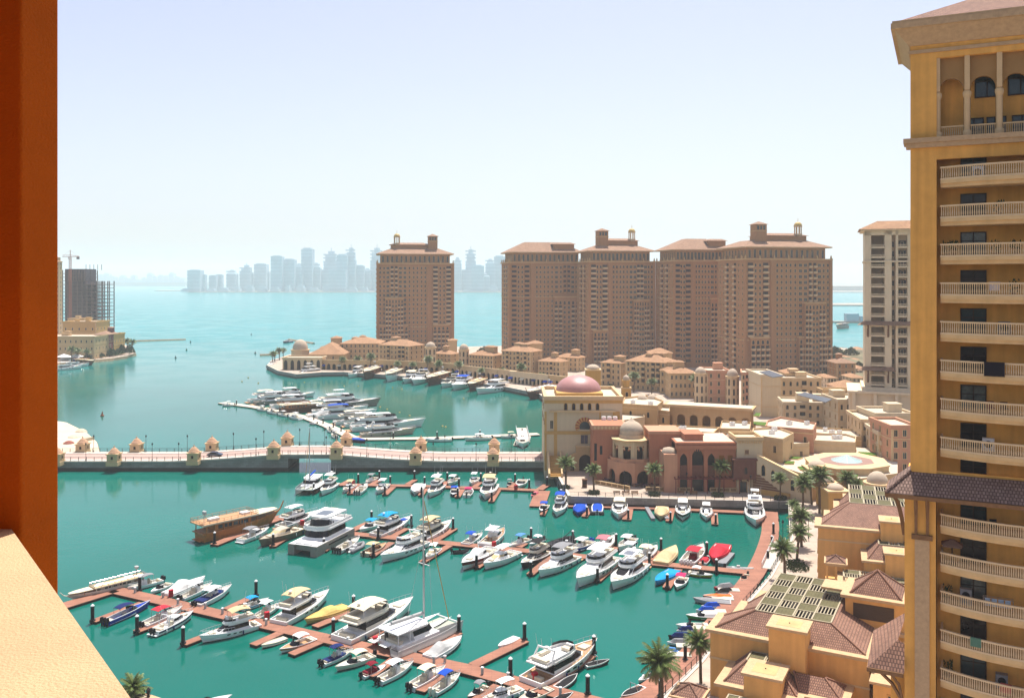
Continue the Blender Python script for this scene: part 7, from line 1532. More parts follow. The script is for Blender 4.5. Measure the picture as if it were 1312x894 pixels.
def run(r, L, B, o):
    s = L / 7; h = Hull(L, B, .62 * s + .1, .8 * s + .15, .62, .25, .45); h.build(r, o.get('hull', white), o.get('bottom'), o.get('deck', white), o.get('stripe')); z = h.z(.6)
    o0 = outl(.0, .17 * L, .38 * B, .08 * L); o1 = outl(-.02 * L, .08 * L, .32 * B, .05 * L); bandm(o0, z, o1, z + .5, 0, 1, (0, 1, 2, 3, 4, 5, 6), 0).obj('windscreen', tintb, r, uv=False)
    for q in ((-.44, -.36, -.38, .38), (-.1, -.02, .1, .36), (-.1, -.02, -.36, -.1)): b = MB(); b.box(q[0] * L, q[1] * L, q[2] * B, q[3] * B, .25, .7); b.obj('seat', o.get('seat', seatm), r, uv=False)
    if o.get('top'): canopy(r, -.28 * L, .04 * L, .40 * B, z, z + 1.35, o['top'], 'bimini', .2)
    if o.get('cover'): b = MB(); b.frus(outl(-.46 * L, .12 * L, .42 * B, .1 * L), h.fs - .02, outl(-.40 * L, .04 * L, .3 * B, .06 * L), h.fs + .42); b.obj('cockpit_cover', o['cover'], r, uv=False)
    if o.get('ob', 1): outboards(r, -.5 * L, h.fs * .8, o.get('ob', 1))
def jet(r, L, B, o):
    m = o.get('hull', white); h = Hull(L, B, .42, .62, 0, 0, .4, .05); h.build(r, m, o.get('bottom', blackm), m); b = MB(); b.frus(outl(-.42 * L, .18 * L, .2 * B, .1 * L), .4, outl(-.38 * L, .1 * L, .13 * B, .08 * L), .85); b.obj('seat', o.get('seat', black), r, uv=False)
    b = MB(); b.frus(outl(.05 * L, .36 * L, .26 * B, .2 * L), .5, outl(.05 * L, .18 * L, .14 * B, .08 * L), .98); b.obj('cowling', o.get('cover', m), r, uv=False); b = MB(); b.tube([(.08 * L, -.32 * B, 1.06), (.10 * L, 0, 1.0), (.08 * L, .32 * B, 1.06)], .035, 4); b.obj('handlebar', blackm, r, uv=False)
    if o.get('tarp'): b = MB(); b.frus(outl(-.46 * L, .40 * L, .44 * B, .3 * L), .42, outl(-.3 * L, .2 * L, .16 * B, .15 * L), 1.05); b.obj('cover', o['tarp'], r, uv=False)
def rib(r, L, B, o):
    b = MB(); R_ = .28 * B / 2.2; P = [(-.5 * L, -.38 * B, .3), (.15 * L, -.38 * B, .34), (.38 * L, -.22 * B, .45), (.5 * L, 0, .55), (.38 * L, .22 * B, .45), (.15 * L, .38 * B, .34), (-.5 * L, .38 * B, .3)]; b.tube(P, R_ + .08, 8); b.obj('tube', o.get('hull', greyc), r, uv=False, smooth=True)
    b = MB(); b.prism([(-.46 * L, -.3 * B), (.15 * L, -.3 * B), (.4 * L, 0), (.15 * L, .3 * B), (-.46 * L, .3 * B)], -.15, .16); b.obj('floor', o.get('deck', greyw), r, uv=False); b = MB(); b.box(-.1 * L, .02 * L, -.14 * B, .14 * B, .16, .95); b.box(-.28 * L, -.18 * L, -.2 * B, .2 * B, .16, .6); b.obj('console', o.get('seat', white), r, uv=False); outboards(r, -.48 * L, .4, o.get('ob', 1))
    if o.get('mast'): b = MB(); b.tube([(-.4 * L, -.3 * B, .4), (-.36 * L, -.25 * B, 2.3), (-.36 * L, .25 * B, 2.3), (-.4 * L, .3 * B, .4)], .06, 5); b.box(-.3 * L, .1 * L, -.3 * B, .3 * B, .75, .95); b.tube([(-.1 * L, 0, .9), (.45 * L, 0, 2.4)], .1, 5); b.obj('frame', blackm, r, uv=False)
def dhow(r, L, B, o):
    s = L / 22; h = Hull(L, B, 2.3 * s, 3.4 * s, 0, 0, .55, .16); h.build(r, o.get('hull', woodv), o.get('bottom', wet), teak)
    zu = h.fs + 1.9 * s; x0, x1 = -.50 * L, .14 * L; b = MB(); b.prism([(x0 + .13 * L, -.40 * B), (x1 - .07 * L, -.39 * B), (x1 - .07 * L, .39 * B), (x0 + .13 * L, .40 * B)], h.fs - .6, zu - .01); b.obj('deckhouse', o.get('house', woodv), r, uv=False)
    for i in range(7):
        for sg in (1, -1): b = MB(); x = x0 + .3 + i * (x1 - x0 - .4) / 6; b.box(x - .09, x + .09, *sorted((sg * .42 * B, sg * .45 * B)), h.fs - .4, zu); b.obj('veranda_post', o.get('house', woodv), r, uv=False)
    for sg in (1, -1):
        q = MB()
        for i in range(6): x = x0 + .16 * L + i * (x1 - x0 - .26 * L) / 6; q.box(x, x + 1.1 * s, *sorted((sg * .37 * B, sg * .408 * B)), h.fs + .5 * s, h.fs + 1.35 * s)
        q.obj('side_window', glassb, r, uv=False)
    b = MB(); b.prism([(x0 - .9, -.50 * B), (x1 + .3, -.47 * B), (x1 + .3, .47 * B), (x0 - .9, .50 * B)], zu, zu + .18); b.obj('upper_deck', o.get('roof', teak), r, uv=False)
    if o.get('white_trim', 1): b = MB(); b.box(x0 - .9, x1 + .2, -.50 * B - .06, -.50 * B + .02, zu - .05, zu + .22); b.box(x0 - .9, x1 + .2, .50 * B - .02, .50 * B + .06, zu - .05, zu + .22); b.obj('edge_trim', cream_c, r, uv=False)
    b = MB(); e = [(x0 - .8, -.49 * B), (x1 + .2, -.46 * B), (x1 + .2, .46 * B), (x0 - .8, .49 * B)]
    for a, c in zip(e, e[1:] + e[:1]):
        for q in (.5, .95): b.tube([(*a, zu + q), (*c, zu + q)], .04, 4)
        for i in range(8): x, y = a[0] + (c[0] - a[0]) * i / 8, a[1] + (c[1] - a[1]) * i / 8; b.box(x - .03, x + .03, y - .03, y + .03, zu + .18, zu + .95)
    b.obj('deck_railing', o.get('railm', woodv), r, uv=False)
    b = MB(); o0 = outl(.10 * L, .46 * L, .42 * B, .30 * L); b.prism(o0, zu - .2, zu - .02); b.obj('bow_awning', o.get('awn', cream_c), r, uv=False); b = MB()
    for x, w_ in ((.16 * L, .40), (.28 * L, .34)):
        for sg in (1, -1): b.tube([(x, sg * w_ * B, h.fs), (x, sg * w_ * B, zu - .1)], .06, 5)
    b.obj('awning_post', woodv, r, uv=False)
    e = h.edge(1); b = MB(); b.tube([(h.x(.9), 0, .2), (e.x - .4, 0, e.z - .4), (e.x + .6 * s, 0, e.z + .5 * s), (e.x + 1.5 * s, 0, e.z + 2.2 * s)], .26 * s, 6, 0, .14 * s); b.obj('stem_post', o.get('hull', woodv), r, uv=False)
    for q in ((-.40 * L, -.28 * L, .12, .75), (.0, .10 * L, .15, .6)): b = MB(); b.box(q[0], q[1], -q[2] * B, q[2] * B, zu + .18, zu + q[3]); b.obj('roof_box', wht, r, uv=False)
    b = MB()
    for y in (-.3 * B, -.2 * B): b.tube([(x0 + .3, y, zu), (x0 + .3, y, zu + 2.2)], .05, 4); b.lathe(x0 + .3, y, [(0, zu + 2.1), (.35, zu + 2.3), (.35, zu + 2.9), (0, zu + 3.1)], 8)
    b.obj('stern_lantern', greyw, r, uv=False); b = MB(); b.box(-.53 * L, -.49 * L, -.44 * B, .44 * B, h.fs - .3, h.fs - .1); b.box(-.55 * L, -.495 * L, -.3 * B, .3 * B, .3, .45); b.obj('stern_gallery', o.get('hull', woodv), r, uv=False)
def cat(r, L, B, o):
    for sg in (1, -1):
        q = bpy.data.objects.new('float', None); h = Hull(L, B * .26, 1.5, 1.75, 0, 0, .5, .04); k = MB(); rr = bpy.data.objects.new('float', None)
        h.build(r, white, h_navy); a, c = r.children[-2], r.children[-1]; a.location.y = c.location.y = sg * .36 * B
    b = MB(); b.prism([(-.42 * L, -.36 * B), (.14 * L, -.36 * B), (.14 * L, .36 * B), (-.42 * L, .36 * B)], .9, 1.6); b.obj('bridge_deck', white, r, uv=False)
    o0 = outl(-.20 * L, .16 * L, .33 * B, .14 * L); o1 = outl(-.22 * L, .06 * L, .29 * B, .10 * L); b = MB(); b.frus(o0, 1.6, o1, 3.2, bot=False); b.obj('cabin', white, r, uv=False); bandm(o0, 1.6, o1, 3.2, .35, .85, (0, 1, 2, 3, 4, 5, 6)).obj('window', tintb, r, uv=False)
    b = MB(); b.prism(outl(-.43 * L, .03 * L, .32 * B, .06 * L), 3.22, 3.38); b.obj('hardtop', white, r, uv=False); b = MB()
    for x in (-.41 * L, -.25 * L):
        for sg in (1, -1): b.tube([(x, sg * .29 * B, 1.5), (x, sg * .29 * B, 3.25)], .07, 5)
    b.obj('hardtop_post', white, r, uv=False); b = MB(); b.box(-.40 * L, -.34 * L, -.28 * B, .28 * B, 1.6, 2.05); b.box(-.33 * L, -.24 * L, .1 * B, .28 * B, 1.6, 2.1); b.obj('cockpit_seat', seatm, r, uv=False)
    b = MB()
    n = 12
    b.prism([(.14 * L, -.25 * B), (.44 * L, -.25 * B), (.44 * L, .25 * B), (.14 * L, .25 * B)], 1.3, 1.33); b.obj('trampoline', mat('trampoline_net', (.42, .44, .36), .9, .15, 6), r, uv=False)
    b = MB(); b.tube([(.45 * L, -.36 * B, 1.5), (.45 * L, .36 * B, 1.5)], .12, 6); b.obj('cross_beam', white, r, uv=False)
    mh = o.get('mast', 21); mx = .08 * L; b = MB(); b.tube([(mx, 0, 2.6), (mx - .2, 0, mh)], .17, 8, 0, .11); b.tube([(mx, 0, 3.9), (-.40 * L, 0, 4.15)], .14, 6)
    b.box(mx - .1, mx + .1, -1.3, 1.3, mh * .5, mh * .5 + .08); b.obj('mast', mat('mast_alloy', (.62, .62, .60), .4, .05, metal=.2), r, uv=False)
    b = MB(); b.tube([(mx - .4, 0, 4.15), (-.38 * L, 0, 4.4)], .24, 7); b.obj('sail_bag', o.get('bag', greyw), r, uv=False); b = MB(); b.tube([(.45 * L, 0, 1.6), (mx, 0, mh * .93)], .07, 4); b.obj('furled_jib', mat('furled_jib_cloth', (.55, .36, .12), .8), r, uv=False)
    b = MB()
    for sg in (1, -1): b.tube([(mx - 1.0, sg * .42 * B, 1.6), (mx, sg * 1.3, mh * .5), (mx - .1, 0, mh * .95)], .025, 3)
    b.obj('shroud', chrome, r, uv=False)
def pcat(r, L, B, o):
    m = h_grey; z1 = 2.1
    for sg in (1, -1): b = MB(); q = sorted((sg * .28 * B, sg * .5 * B)); b.box(-.5 * L, .5 * L, q[0], q[1], -.5, z1); b.obj('hull', m, r, uv=False)
    b = MB(); b.box(-.5 * L, .46 * L, -.28 * B, .28 * B, .9, z1 - .02); b.obj('bridge_deck', m, r, uv=False)
    for sg in (1, -1): b = MB(); b.box(-.3 * L, .2 * L, *sorted((sg * .495 * B, sg * .503 * B)), 1.2, 1.5); b.obj('hull_window', tintb, r, uv=False)
    b = MB(); b.prism([(-.49 * L, -.48 * B), (.49 * L, -.48 * B), (.49 * L, .48 * B), (-.49 * L, .48 * B)], z1, z1 + .06); b.box(.32 * L, .46 * L, -.3 * B, .3 * B, z1 + .06, z1 + .3); b.obj('deck', white, r, uv=False)
    o0, o1 = outl(-.34 * L, .28 * L, .40 * B, .10 * L), outl(-.33 * L, .22 * L, .37 * B, .10 * L); b = MB(); b.frus(o0, z1, o1, z1 + 2.1, bot=False); b.obj('cabin', white, r, uv=False); bandm(o0, z1, o1, z1 + 2.1, .32, .92, (0, 1, 2, 3, 4, 5, 6, 7)).obj('window', tintb, r, uv=False)
    of = outl(-.48 * L, .27 * L, .46 * B, .14 * L); zf = z1 + 2.1; b = MB(); b.prism(of, zf, zf + .35); rim(b, scl(of, .96), zf + .35, zf + .95, .1); b.obj('flybridge', white, r, uv=False)
    u0, u1 = outl(-.12 * L, .16 * L, .34 * B, .08 * L), outl(-.12 * L, .12 * L, .32 * B, .08 * L); bandm(u0, zf + .35, u1, zf + 2.0, .0, .85, (1, 2, 3, 4, 5), 0).obj('fly_windscreen', tintb, r, uv=False); b = MB(); b.box(-.1 * L, .05 * L, -.28 * B, .28 * B, zf + .35, zf + .95); b.obj('lounge_seat', greyc, r, uv=False)
    b = MB(); b.prism(outl(-.36 * L, .14 * L, .40 * B, .10 * L), zf + 2.25, zf + 2.5); b.obj('hardtop', white, r, uv=False); b = MB(); b.box(-.2 * L, .04 * L, -.2 * B, .2 * B, zf + 2.51, zf + 2.55); b.obj('roof_solar', solar, r, uv=False); b = MB()
    for x in (-.33 * L, .0):
        for sg in (1, -1): b.tube([(x, sg * .37 * B, zf + .3), (x + .4, sg * .37 * B, zf + 2.3)], .09, 5)
    b.obj('hardtop_post', white, r, uv=False)
KIND = dict(fly=(fly, 'motor_yacht', 'motor yacht', .275), cru=(cru, 'cabin_cruiser', 'cabin cruiser', .30), con=(con, 'centre_console_boat', 'motor boat', .30), cov=(cov, 'covered_boat', 'motor boat', .32), run=(run, 'speedboat', 'speedboat', .34), jet=(jet, 'jet_ski', 'jet ski', .36), rib=(rib, 'inflatable_boat', 'inflatable boat', .42), dhow=(dhow, 'wooden_dhow', 'dhow', .25), cat=(cat, 'sailing_catamaran', 'catamaran', .52), pcat=(pcat, 'power_catamaran', 'catamaran', .47))
LOG = []
def boat(kind, bx_, by_, sx_, sy_, label, L=None, **o):
    P, S = G(bx_, by_, o.pop('zb', .5)), G(sx_, sy_, o.pop('zs', .3)); P.z = S.z = 0; d = P - S; LL = d.length; f, nm, ct, br = KIND[kind]
    if L: c = (P + S) / 2; L = min(max(L, .8 * LL), max(1.12 * LL, 3.2))
    else: L = LL; c = (P + S) / 2
    LOG.append((round(LL, 1), round(L, 1), kind, label))
    yaw = math.atan2(d.y, d.x) + o.pop('turn', 0); r = thing(nm, label, ct, (c.x, c.y, 0), yaw, None)
    f(r, L, L * o.pop('br', br) if 'B' not in o else o.pop('B'), o); return r
# ---- near dock, far side
boat('dhow', 84, 768, 179, 745, 'long white passenger dhow with tan upper canopy at the left end of the near dock', hull=offw, house=seatm, roof=tan, awn=cream_c, br=.19, railm=chrome).scale.z = .58
boat('con', 163, 755, 207, 744, 'small white open boat with grey hardtop beside the long white dhow', top=greyc)
boat('run', 193, 759, 218, 748, 'plain white tender behind the shrouded white boat', ob=0)
boat('cov', 263, 742, 213, 764, 'white boat shrouded in a tall pale cloth on the near dock', cover=wht, h=1.3, pk=.4)
boat('con', 270, 750, 234, 767, 'white boat with white hardtop squeezed behind the navy covered boat', top=white, L=9)
boat('con', 297, 753, 250, 777, 'white centre console with navy cockpit cover on the near dock', cover=navy, top=white)
boat('run', 345, 767, 309, 780, 'small white speedboat with cyan bimini beside a short finger', top=cyan, stripe=lblue)
boat('con', 358, 775, 328, 792, 'white boat with white hardtop and single black outboard left of the tan topped yacht', top=white, ob=1, L=8.5)
boat('fly', 419, 765, 359, 799, 'white motor yacht with small tan bimini on the near dock', top=tan, L=14)
boat('cov', 390, 798, 444, 779, 'boat wrapped in mustard yellow canvas beside the tan topped yacht', cover=yel, hull=yel, h=.9, pk=.45)
boat('fly', 526, 778, 441, 822, 'big white flybridge yacht with broad ivory bimini beside the sailing catamaran', top=cream_c, L=18, body=offw)
boat('cat', 577, 799, 492, 836, 'white sailing catamaran with very tall mast on the near dock', L=15, B=7.4, mast=23.5)
boat('cov', 592, 818, 549, 844, 'boat shrouded in pale grey cover right of the sailing catamaran', cover=greyw, h=1.2, pk=.35)
boat('cov', 638, 829, 662, 817, 'small tender under a striped pale cover at a long finger', cover=wht, h=.25, L=5)
boat('fly', 761, 832, 684, 876, 'large white yacht with sweeping black side windows at the near dock end', top=None, L=20, deck=teak, plat=teak)
boat('cov', 781, 845, 750, 853, 'black covered wakeboat with white rim at the finger tip', cover=black, hull=white, h=.4, arch=1)
boat('cov', 740, 864, 714, 882, 'small white boat under a flat black cover beside the large yacht', cover=black, h=.2)
# ---- near dock, near side
boat('run', 193, 773, 136, 799, 'long blue speedboat with navy bimini on the near dock', hull=h_blue, top=navy, br=.2, ob=3, deck=h_blue)
boat('con', 234, 780, 183, 803, 'white outboard boat with red hardtop on the near dock', top=red, ob=2)
boat('cru', 248, 787, 197, 812, 'white and navy hulled cruiser with twin silver outboards on the near dock', hull=white, stripe=h_navy, ob=2)
boat('fly', 259, 820, 327, 802, 'white motor yacht with beige bimini, bow pointing at the open water', top=tan, L=14)
boat('cov', 336, 827, 364, 818, 'small dinghy under a flat cream cover beside a short finger', cover=cream_c, hull=offw, h=.12, L=5.5)
boat('run', 358, 834, 402, 819, 'white bowrider with tan deck and white bimini on the near dock', top=white, deck=teak, stripe=woodv, ob=0)
boat('con', 453, 833, 413, 851, 'white boat with navy cover and twin black outboards on the near dock', cover=navy, top=navy)
boat('run', 429, 857, 478, 841, 'cream hulled boat with long ivory bimini beside the navy covered boat', hull=offw, top=cream_c, br=.3)
boat('run', 494, 852, 466, 866, 'white speedboat under maroon cover on the near dock', cover=maroon, top=maroon, L=8)
boat('con', 530, 850, 485, 874, 'white centre console with twin black outboards right of the maroon covered boat', top=white, ob=2)
boat('con', 571, 856, 526, 882, 'white outboard boat with cream top in front of the catamaran', top=cream_c, ob=2)
boat('con', 590, 864, 555, 888, 'white outboard boat with bright blue bimini on the near dock', top=blue, ob=2, obm=offw)
boat('run', 600, 892, 623, 881, 'small dark runabout with grey bimini at the bottom edge', top=greyc, hull=h_grey, L=6)
boat('cru', 618, 901, 664, 885, 'white cruiser with black roof hatches at the bottom edge', top='hard', L=12)
boat('run', 664, 900, 702, 884, 'open cream dinghy at the bottom edge beside the large yacht', hull=offw, deck=seatm, L=7.5, ob=0)
boat('cov', 733, 888, 706, 901, 'boat under bulky black cover at the bottom edge', cover=black, h=.7, L=6.5)
boat('run', 294, 894, 236, 914, 'white boat bow at the bottom edge near the balcony parapet', L=10)
boat('cov', 796, 893, 823, 880, 'black covered wakeboat with white rim beside the curved walkway', cover=black, arch=1, h=.3)
# ---- middle dock, near side
boat('dhow', 352, 668, 262, 690, 'varnished wooden dhow with tan upper deck and cream bow awning', L=24, br=.27)
boat('cru', 345, 679, 308, 694, 'small white cuddy boat with grey roof moored beside the wooden dhow', top=greyc)
boat('cru', 331, 699, 388, 679, 'champagne and bronze sports yacht with cloth covered windscreen', hull=h_brown, body=h_beige, cover=tan, deck=h_beige)
boat('pcat', 388, 708, 436, 685, 'square grey power catamaran with dark glass saloon and white hardtop', L=15, B=7.0)
boat('fly', 405, 660, 361, 676, 'white flybridge yacht behind the bronze sports yacht', top='hard', L=15)
boat('fly', 443, 663, 417, 676, 'white yacht with tan flybridge cover behind the power catamaran', top=tan, L=12)
boat('con', 461, 691, 432, 707, 'white centre console with four outboards right of the power catamaran', ob=4, gap=.5, top=None)
boat('rib', 466, 695, 445, 707, 'long grey inflatable float beside the four outboard boat', hull=greyc, L=6)
boat('run', 495, 697, 467, 711, 'old wooden boat with tan square awning on the middle dock', hull=h_beige, top=tan, deck=teak)
boat('fly', 490, 718, 540, 698, 'large white motor yacht, bow toward the camera, left of the tall mast', top=None, L=19, cover=wht)
boat('cru', 545, 717, 562, 704, 'small cabin boat with boxy tan cabin on the middle dock', top=white, cover=tan, L=7)
boat('rib', 598, 705, 582, 707, 'dark jet ski float moored in an empty berth', hull=black, L=5, seat=black)
boat('cru', 591, 729, 632, 706, 'white sports yacht with oxblood underside on the middle dock', bottom=h_red, stripe=h_red, cover=wht, top=None, body=white)
boat('cru', 619, 728, 661, 710, 'white cruiser with tan cabin windows next to the oxblood sports yacht', cover=tan, top='hard')
boat('fly', 669, 726, 699, 710, 'cream and black hulled cruiser with black bimini on the middle dock', hull=h_black, body=offw, top=black, L=12)
boat('fly', 692, 737, 734, 717, 'white motor yacht with dark flybridge screens right of the black hulled cruiser', top=greyc, L=16, cover=wht)
boat('fly', 741, 750, 781, 720, 'big white yacht with open hardtop flybridge, left of the two largest on the middle dock', top='hard', L=20, cover=wht)
boat('fly', 785, 753, 819, 727, 'tall white trawler yacht, right of the two largest on the middle dock', top='hard', L=17, br=.3, tower=1)
boat('cov', 840, 748, 864, 733, 'boat wrapped in bright cyan canvas on the middle dock', cover=cyan, hull=cyan, h=.6, L=9)
boat('run', 866, 755, 877, 740, 'white bowrider with magenta bimini next to the cyan covered boat', top=pink, L=6.5)
boat('jet', 876, 740, 882, 732, 'grey jet ski right behind the magenta topped bowrider', hull=greyc, L=3.6)
boat('run', 912, 737, 882, 734, 'yellow hulled boat with long white canopy along the middle dock', hull=h_yel, top=white, L=8.5, ob=0)
# ---- middle dock, far side
boat('run', 462, 680, 485, 671, 'small white boat with cyan bimini, bow at the empty water', top=cyan, L=8)
boat('fly', 525, 668, 483, 687, 'white flybridge yacht with large cyan bimini and blue covers', top=cyan, L=14, pad=blue)
boat('fly', 577, 673, 538, 693, 'ivory flybridge yacht with tan bimini beside a long finger', top=tan, body=offw, L=14)
boat('cru', 617, 686, 597, 698, 'white cruiser with royal blue bimini and grey stern', top=blue, L=10)
boat('cru', 645, 682, 622, 700, 'white cruiser with teak foredeck and boxy hardtop', top='hard', deck=teak, L=12)
boat('con', 655, 700, 676, 692, 'white open boat with light blue bimini on the middle dock', top=lblue, L=8.5)
boat('run', 679, 697, 695, 692, 'small white boat with round white top left of the black inflatable', top=white, L=6.5)
boat('rib', 733, 690, 700, 704, 'big black inflatable boat with folded black crane frame', hull=black, deck=black, seat=black, L=11, mast=1)
boat('con', 731, 707, 756, 696, 'white and blue centre console with blue engine covers', hull=h_blue, top=white, obm=blue, L=9.5)
boat('cru', 786, 691, 767, 708, 'cream cruiser with mauve canopy behind the left big white yacht', hull=offw, top=rose_p, L=12)
boat('con', 793, 704, 811, 692, 'white fishing boat with outriggers behind the tall trawler yacht', top=white, L=9)
boat('cru', 841, 703, 821, 718, 'white cruiser with tan sun screen right of the tall trawler yacht', top=cream_c, L=11)
boat('cov', 866, 703, 846, 724, 'long boat under tan canvas cover on the middle dock', cover=tan, hull=tan, h=.9, pk=.4)
boat('con', 901, 702, 880, 724, 'white boat with red canopy and four pale outboards', top=red, seat=maroon, ob=4, obm=white)
boat('run', 909, 711, 900, 723, 'small white boat with red cockpit left of the red covered boat', cover=red, L=5)
boat('cov', 914, 721, 927, 701, 'boat wrapped in coral red canvas on the middle dock', cover=red, hull=red, h=.9)
b = MB(); P, Q = G(924, 724, .3), G(936, 710, .3); d = Q - P; b.prism([(0, -.9), (d.length, -.9), (d.length, .9), (0, .9)], -.2, .45); tag(b.obj('floating_pontoon', greyc, None, tuple(P), math.atan2(d.y, d.x)), 'grey floating jet dock right of the red covered boat', 'pontoon')
boat('rib', 963, 728, 932, 727, 'long low grey skiff with pale folding frame near the curved walkway', hull=greyw, L=8, br=.2)
boat('run', 949, 744, 958, 737, 'tiny cream dinghy in the corner of the curved walkway', hull=offw, deck=seatm, L=4, ob=1)
# ---- back dock
boat('cat', 389, 633, 406, 620, 'sailing catamaran with blue sail cover at the left end of the back dock', L=12, B=6.5, mast=17, bag=blue)
boat('fly', 411, 634, 429, 621, 'white flybridge cruiser second from left on the back dock', top='hard', L=12)
boat('cru', 439, 631, 454, 622, 'small boat with tan cuddy next to a red fire cabinet', top=tan, L=8)
boat('con', 471, 621, 457, 633, 'white centre console with three black outboards on the back dock', ob=3, L=9)
boat('cru', 482, 633, 496, 621, 'white cruiser beside the short finger left of centre on the back dock', top='hard', L=9.5)
boat('cov', 530, 635, 539, 621, 'white boat with smooth white cover on the back dock', cover=wht, h=.5, L=11)
boat('fly', 549, 637, 565, 623, 'white hardtop cruiser beside the middle fire cabinet', top='hard', L=12.5)
boat('run', 580, 636, 584, 627, 'dark blue open boat with blue bimini on the back dock', hull=h_navy, top=blue, L=6.5)
boat('run', 605, 626, 597, 637, 'white speedboat with magenta bimini on the back dock', top=pink, L=7)
boat('fly', 620, 641, 631, 622, 'tall white trawler yacht with tan top, largest on the back dock', top=tan, L=15, br=.3)
boat('run', 680, 636, 689, 631, 'little pink pedal boat by the end platform', hull=rose_p, deck=rose_p, cover=rose_p, L=4, ob=0)
boat('con', 469, 619, 481, 613, 'small white boat with grey hardtop behind the back dock', top=greyc, L=7.5)
boat('con', 574, 622, 585, 613.5, 'white centre console with white top behind the middle of the back dock', top=white, L=8.5)
boat('cru', 603, 622.5, 611, 612.5, 'white cuddy boat behind the magenta topped speedboat', top='hard', L=8)
boat('run', 650, 623, 655, 618, 'small grey dinghy behind the right part of the back dock', hull=greyc, top=greyc, L=4.5)
boat('run', 664, 626, 671, 615, 'white runabout behind the right fire cabinet', top=None, L=8)
# ---- quay dock
boat('run', 693, 657, 700, 647, 'small boat with blue top at the corner of the quay dock', top=blue, L=6.5, hull=h_navy)
boat('fly', 712, 662, 721, 645, 'white flybridge cruiser with blue top at the quay corner', top=blue, L=12)
boat('cov', 740, 662, 745, 646, 'boat under royal blue cover on the quay dock', cover=blue, hull=blue, h=.6, L=9)
boat('cov', 766, 643, 765, 659, 'white boat with bright blue cockpit cover on black floats', cover=blue, h=.25, L=8.5, ob=1)
for i, x in enumerate((759.5, 771)): P = G(x, 659, .2); b = MB(); b.box(-.6, .6, 0, 11, -.2, .4); tag(b.obj('floating_pontoon', blackm, None, tuple(P)), 'black float %s of the blue covered boat' % ('left' if i == 0 else 'right'), 'pontoon')
boat('cru', 792, 667, 795, 646, 'white cabin cruiser third from right on the quay dock', top=cream_c, L=13)
boat('cov', 846, 667, 849, 650, 'boat wrapped in tan cover on grey floats at the quay dock', cover=tan, hull=tan, h=1.0, L=10)
for i, x in enumerate((837, 855)): P = G(x, 666, .2); b = MB(); b.box(-.5, .5, 0, 11, -.2, .45); tag(b.obj('floating_pontoon', greyc, None, tuple(P)), 'grey float %s of the tan wrapped boat' % ('left' if i == 0 else 'right'), 'pontoon')
boat('cru', 874.5, 668, 875, 648, 'white cruiser with black underside at the quay dock', hull=white, bottom=h_black, stripe=h_black, top='hard', L=12)
boat('cru', 905, 668, 905, 652, 'small white fishing boat with boxy cabin at the quay dock', top='hard', L=9)
boat('fly', 969, 677, 966, 650, 'white three deck yacht where the quay dock meets the curved walkway', top='hard', L=16, br=.3, tower=1)
# ---- jet skis and small craft nosed up to the curved walkway
for x0, y0, x1, y1, k, lab, o in ((911, 753, 944, 750, 'jet', 'grey and red jet ski at the top of the row by the walkway', dict(tarp=greyc, hull=red)), (915, 758, 941, 757, 'jet', 'black jet ski second in the row by the walkway', dict(tarp=black, hull=greyc)), (902, 764, 936, 764, 'cov', 'bright orange covered sports boat in the jet ski row', dict(cover=orange, hull=h_black, h=.4, L=5.5)),
                            (890, 768, 934, 773, 'cov', 'long grey and turquoise speedboat in the jet ski row', dict(cover=greyc, hull=greyw, h=.35, L=7)), (897, 776, 925, 776, 'jet', 'jet ski under blue cover, upper of the blue pair', dict(tarp=blue)), (888, 781, 921, 782, 'jet', 'jet ski under blue cover, lower of the blue pair', dict(tarp=blue, hull=white)), (881, 789, 921, 790, 'run', 'white speedboat with green hull stripe in the jet ski row', dict(hull=h_green, cover=wht, L=7, ob=0)),
                            (868, 801, 905, 802, 'run', 'white speedboat with black outboard behind the foreground palm', dict(top=None, L=6.5)), (872, 807, 884, 807, 'jet', 'jet ski under dark blue hood behind the foreground palm', dict(tarp=navy, L=3.2)), (857, 814, 884, 816, 'jet', 'black and blue jet ski near the foreground palm', dict(tarp=navy, hull=black)), (853, 822, 885, 824, 'jet', 'grey covered jet ski near the foreground palm', dict(tarp=greyc, hull=white)),
                            (845, 832, 868, 836, 'jet', 'jet ski with light blue cover just above the big palm', dict(tarp=lblue)), (824, 845, 838, 842, 'jet', 'small white jet ski left of the big palm crown', dict(hull=white)), (821, 870, 833, 866, 'jet', 'white jet ski half hidden by the big palm', dict(hull=white, seat=greyc))): boat(k, x0, y0, x1, y1, lab, **({'L': 3.6} | o))
for i, (x, y) in enumerate(((936, 757), (928, 768), (918, 784), (902, 806), (885, 829), (872, 840))): P = G(x, y, .3); b = MB(); b.box(-2.2, 1.6, -.8, .8, -.2, .32); tag(b.obj('floating_pontoon', dockc, None, tuple(P), -.1), 'pale jet ski float against the curved walkway, %s from the top' % ORD[i], 'pontoon', 'pale jet ski floats')
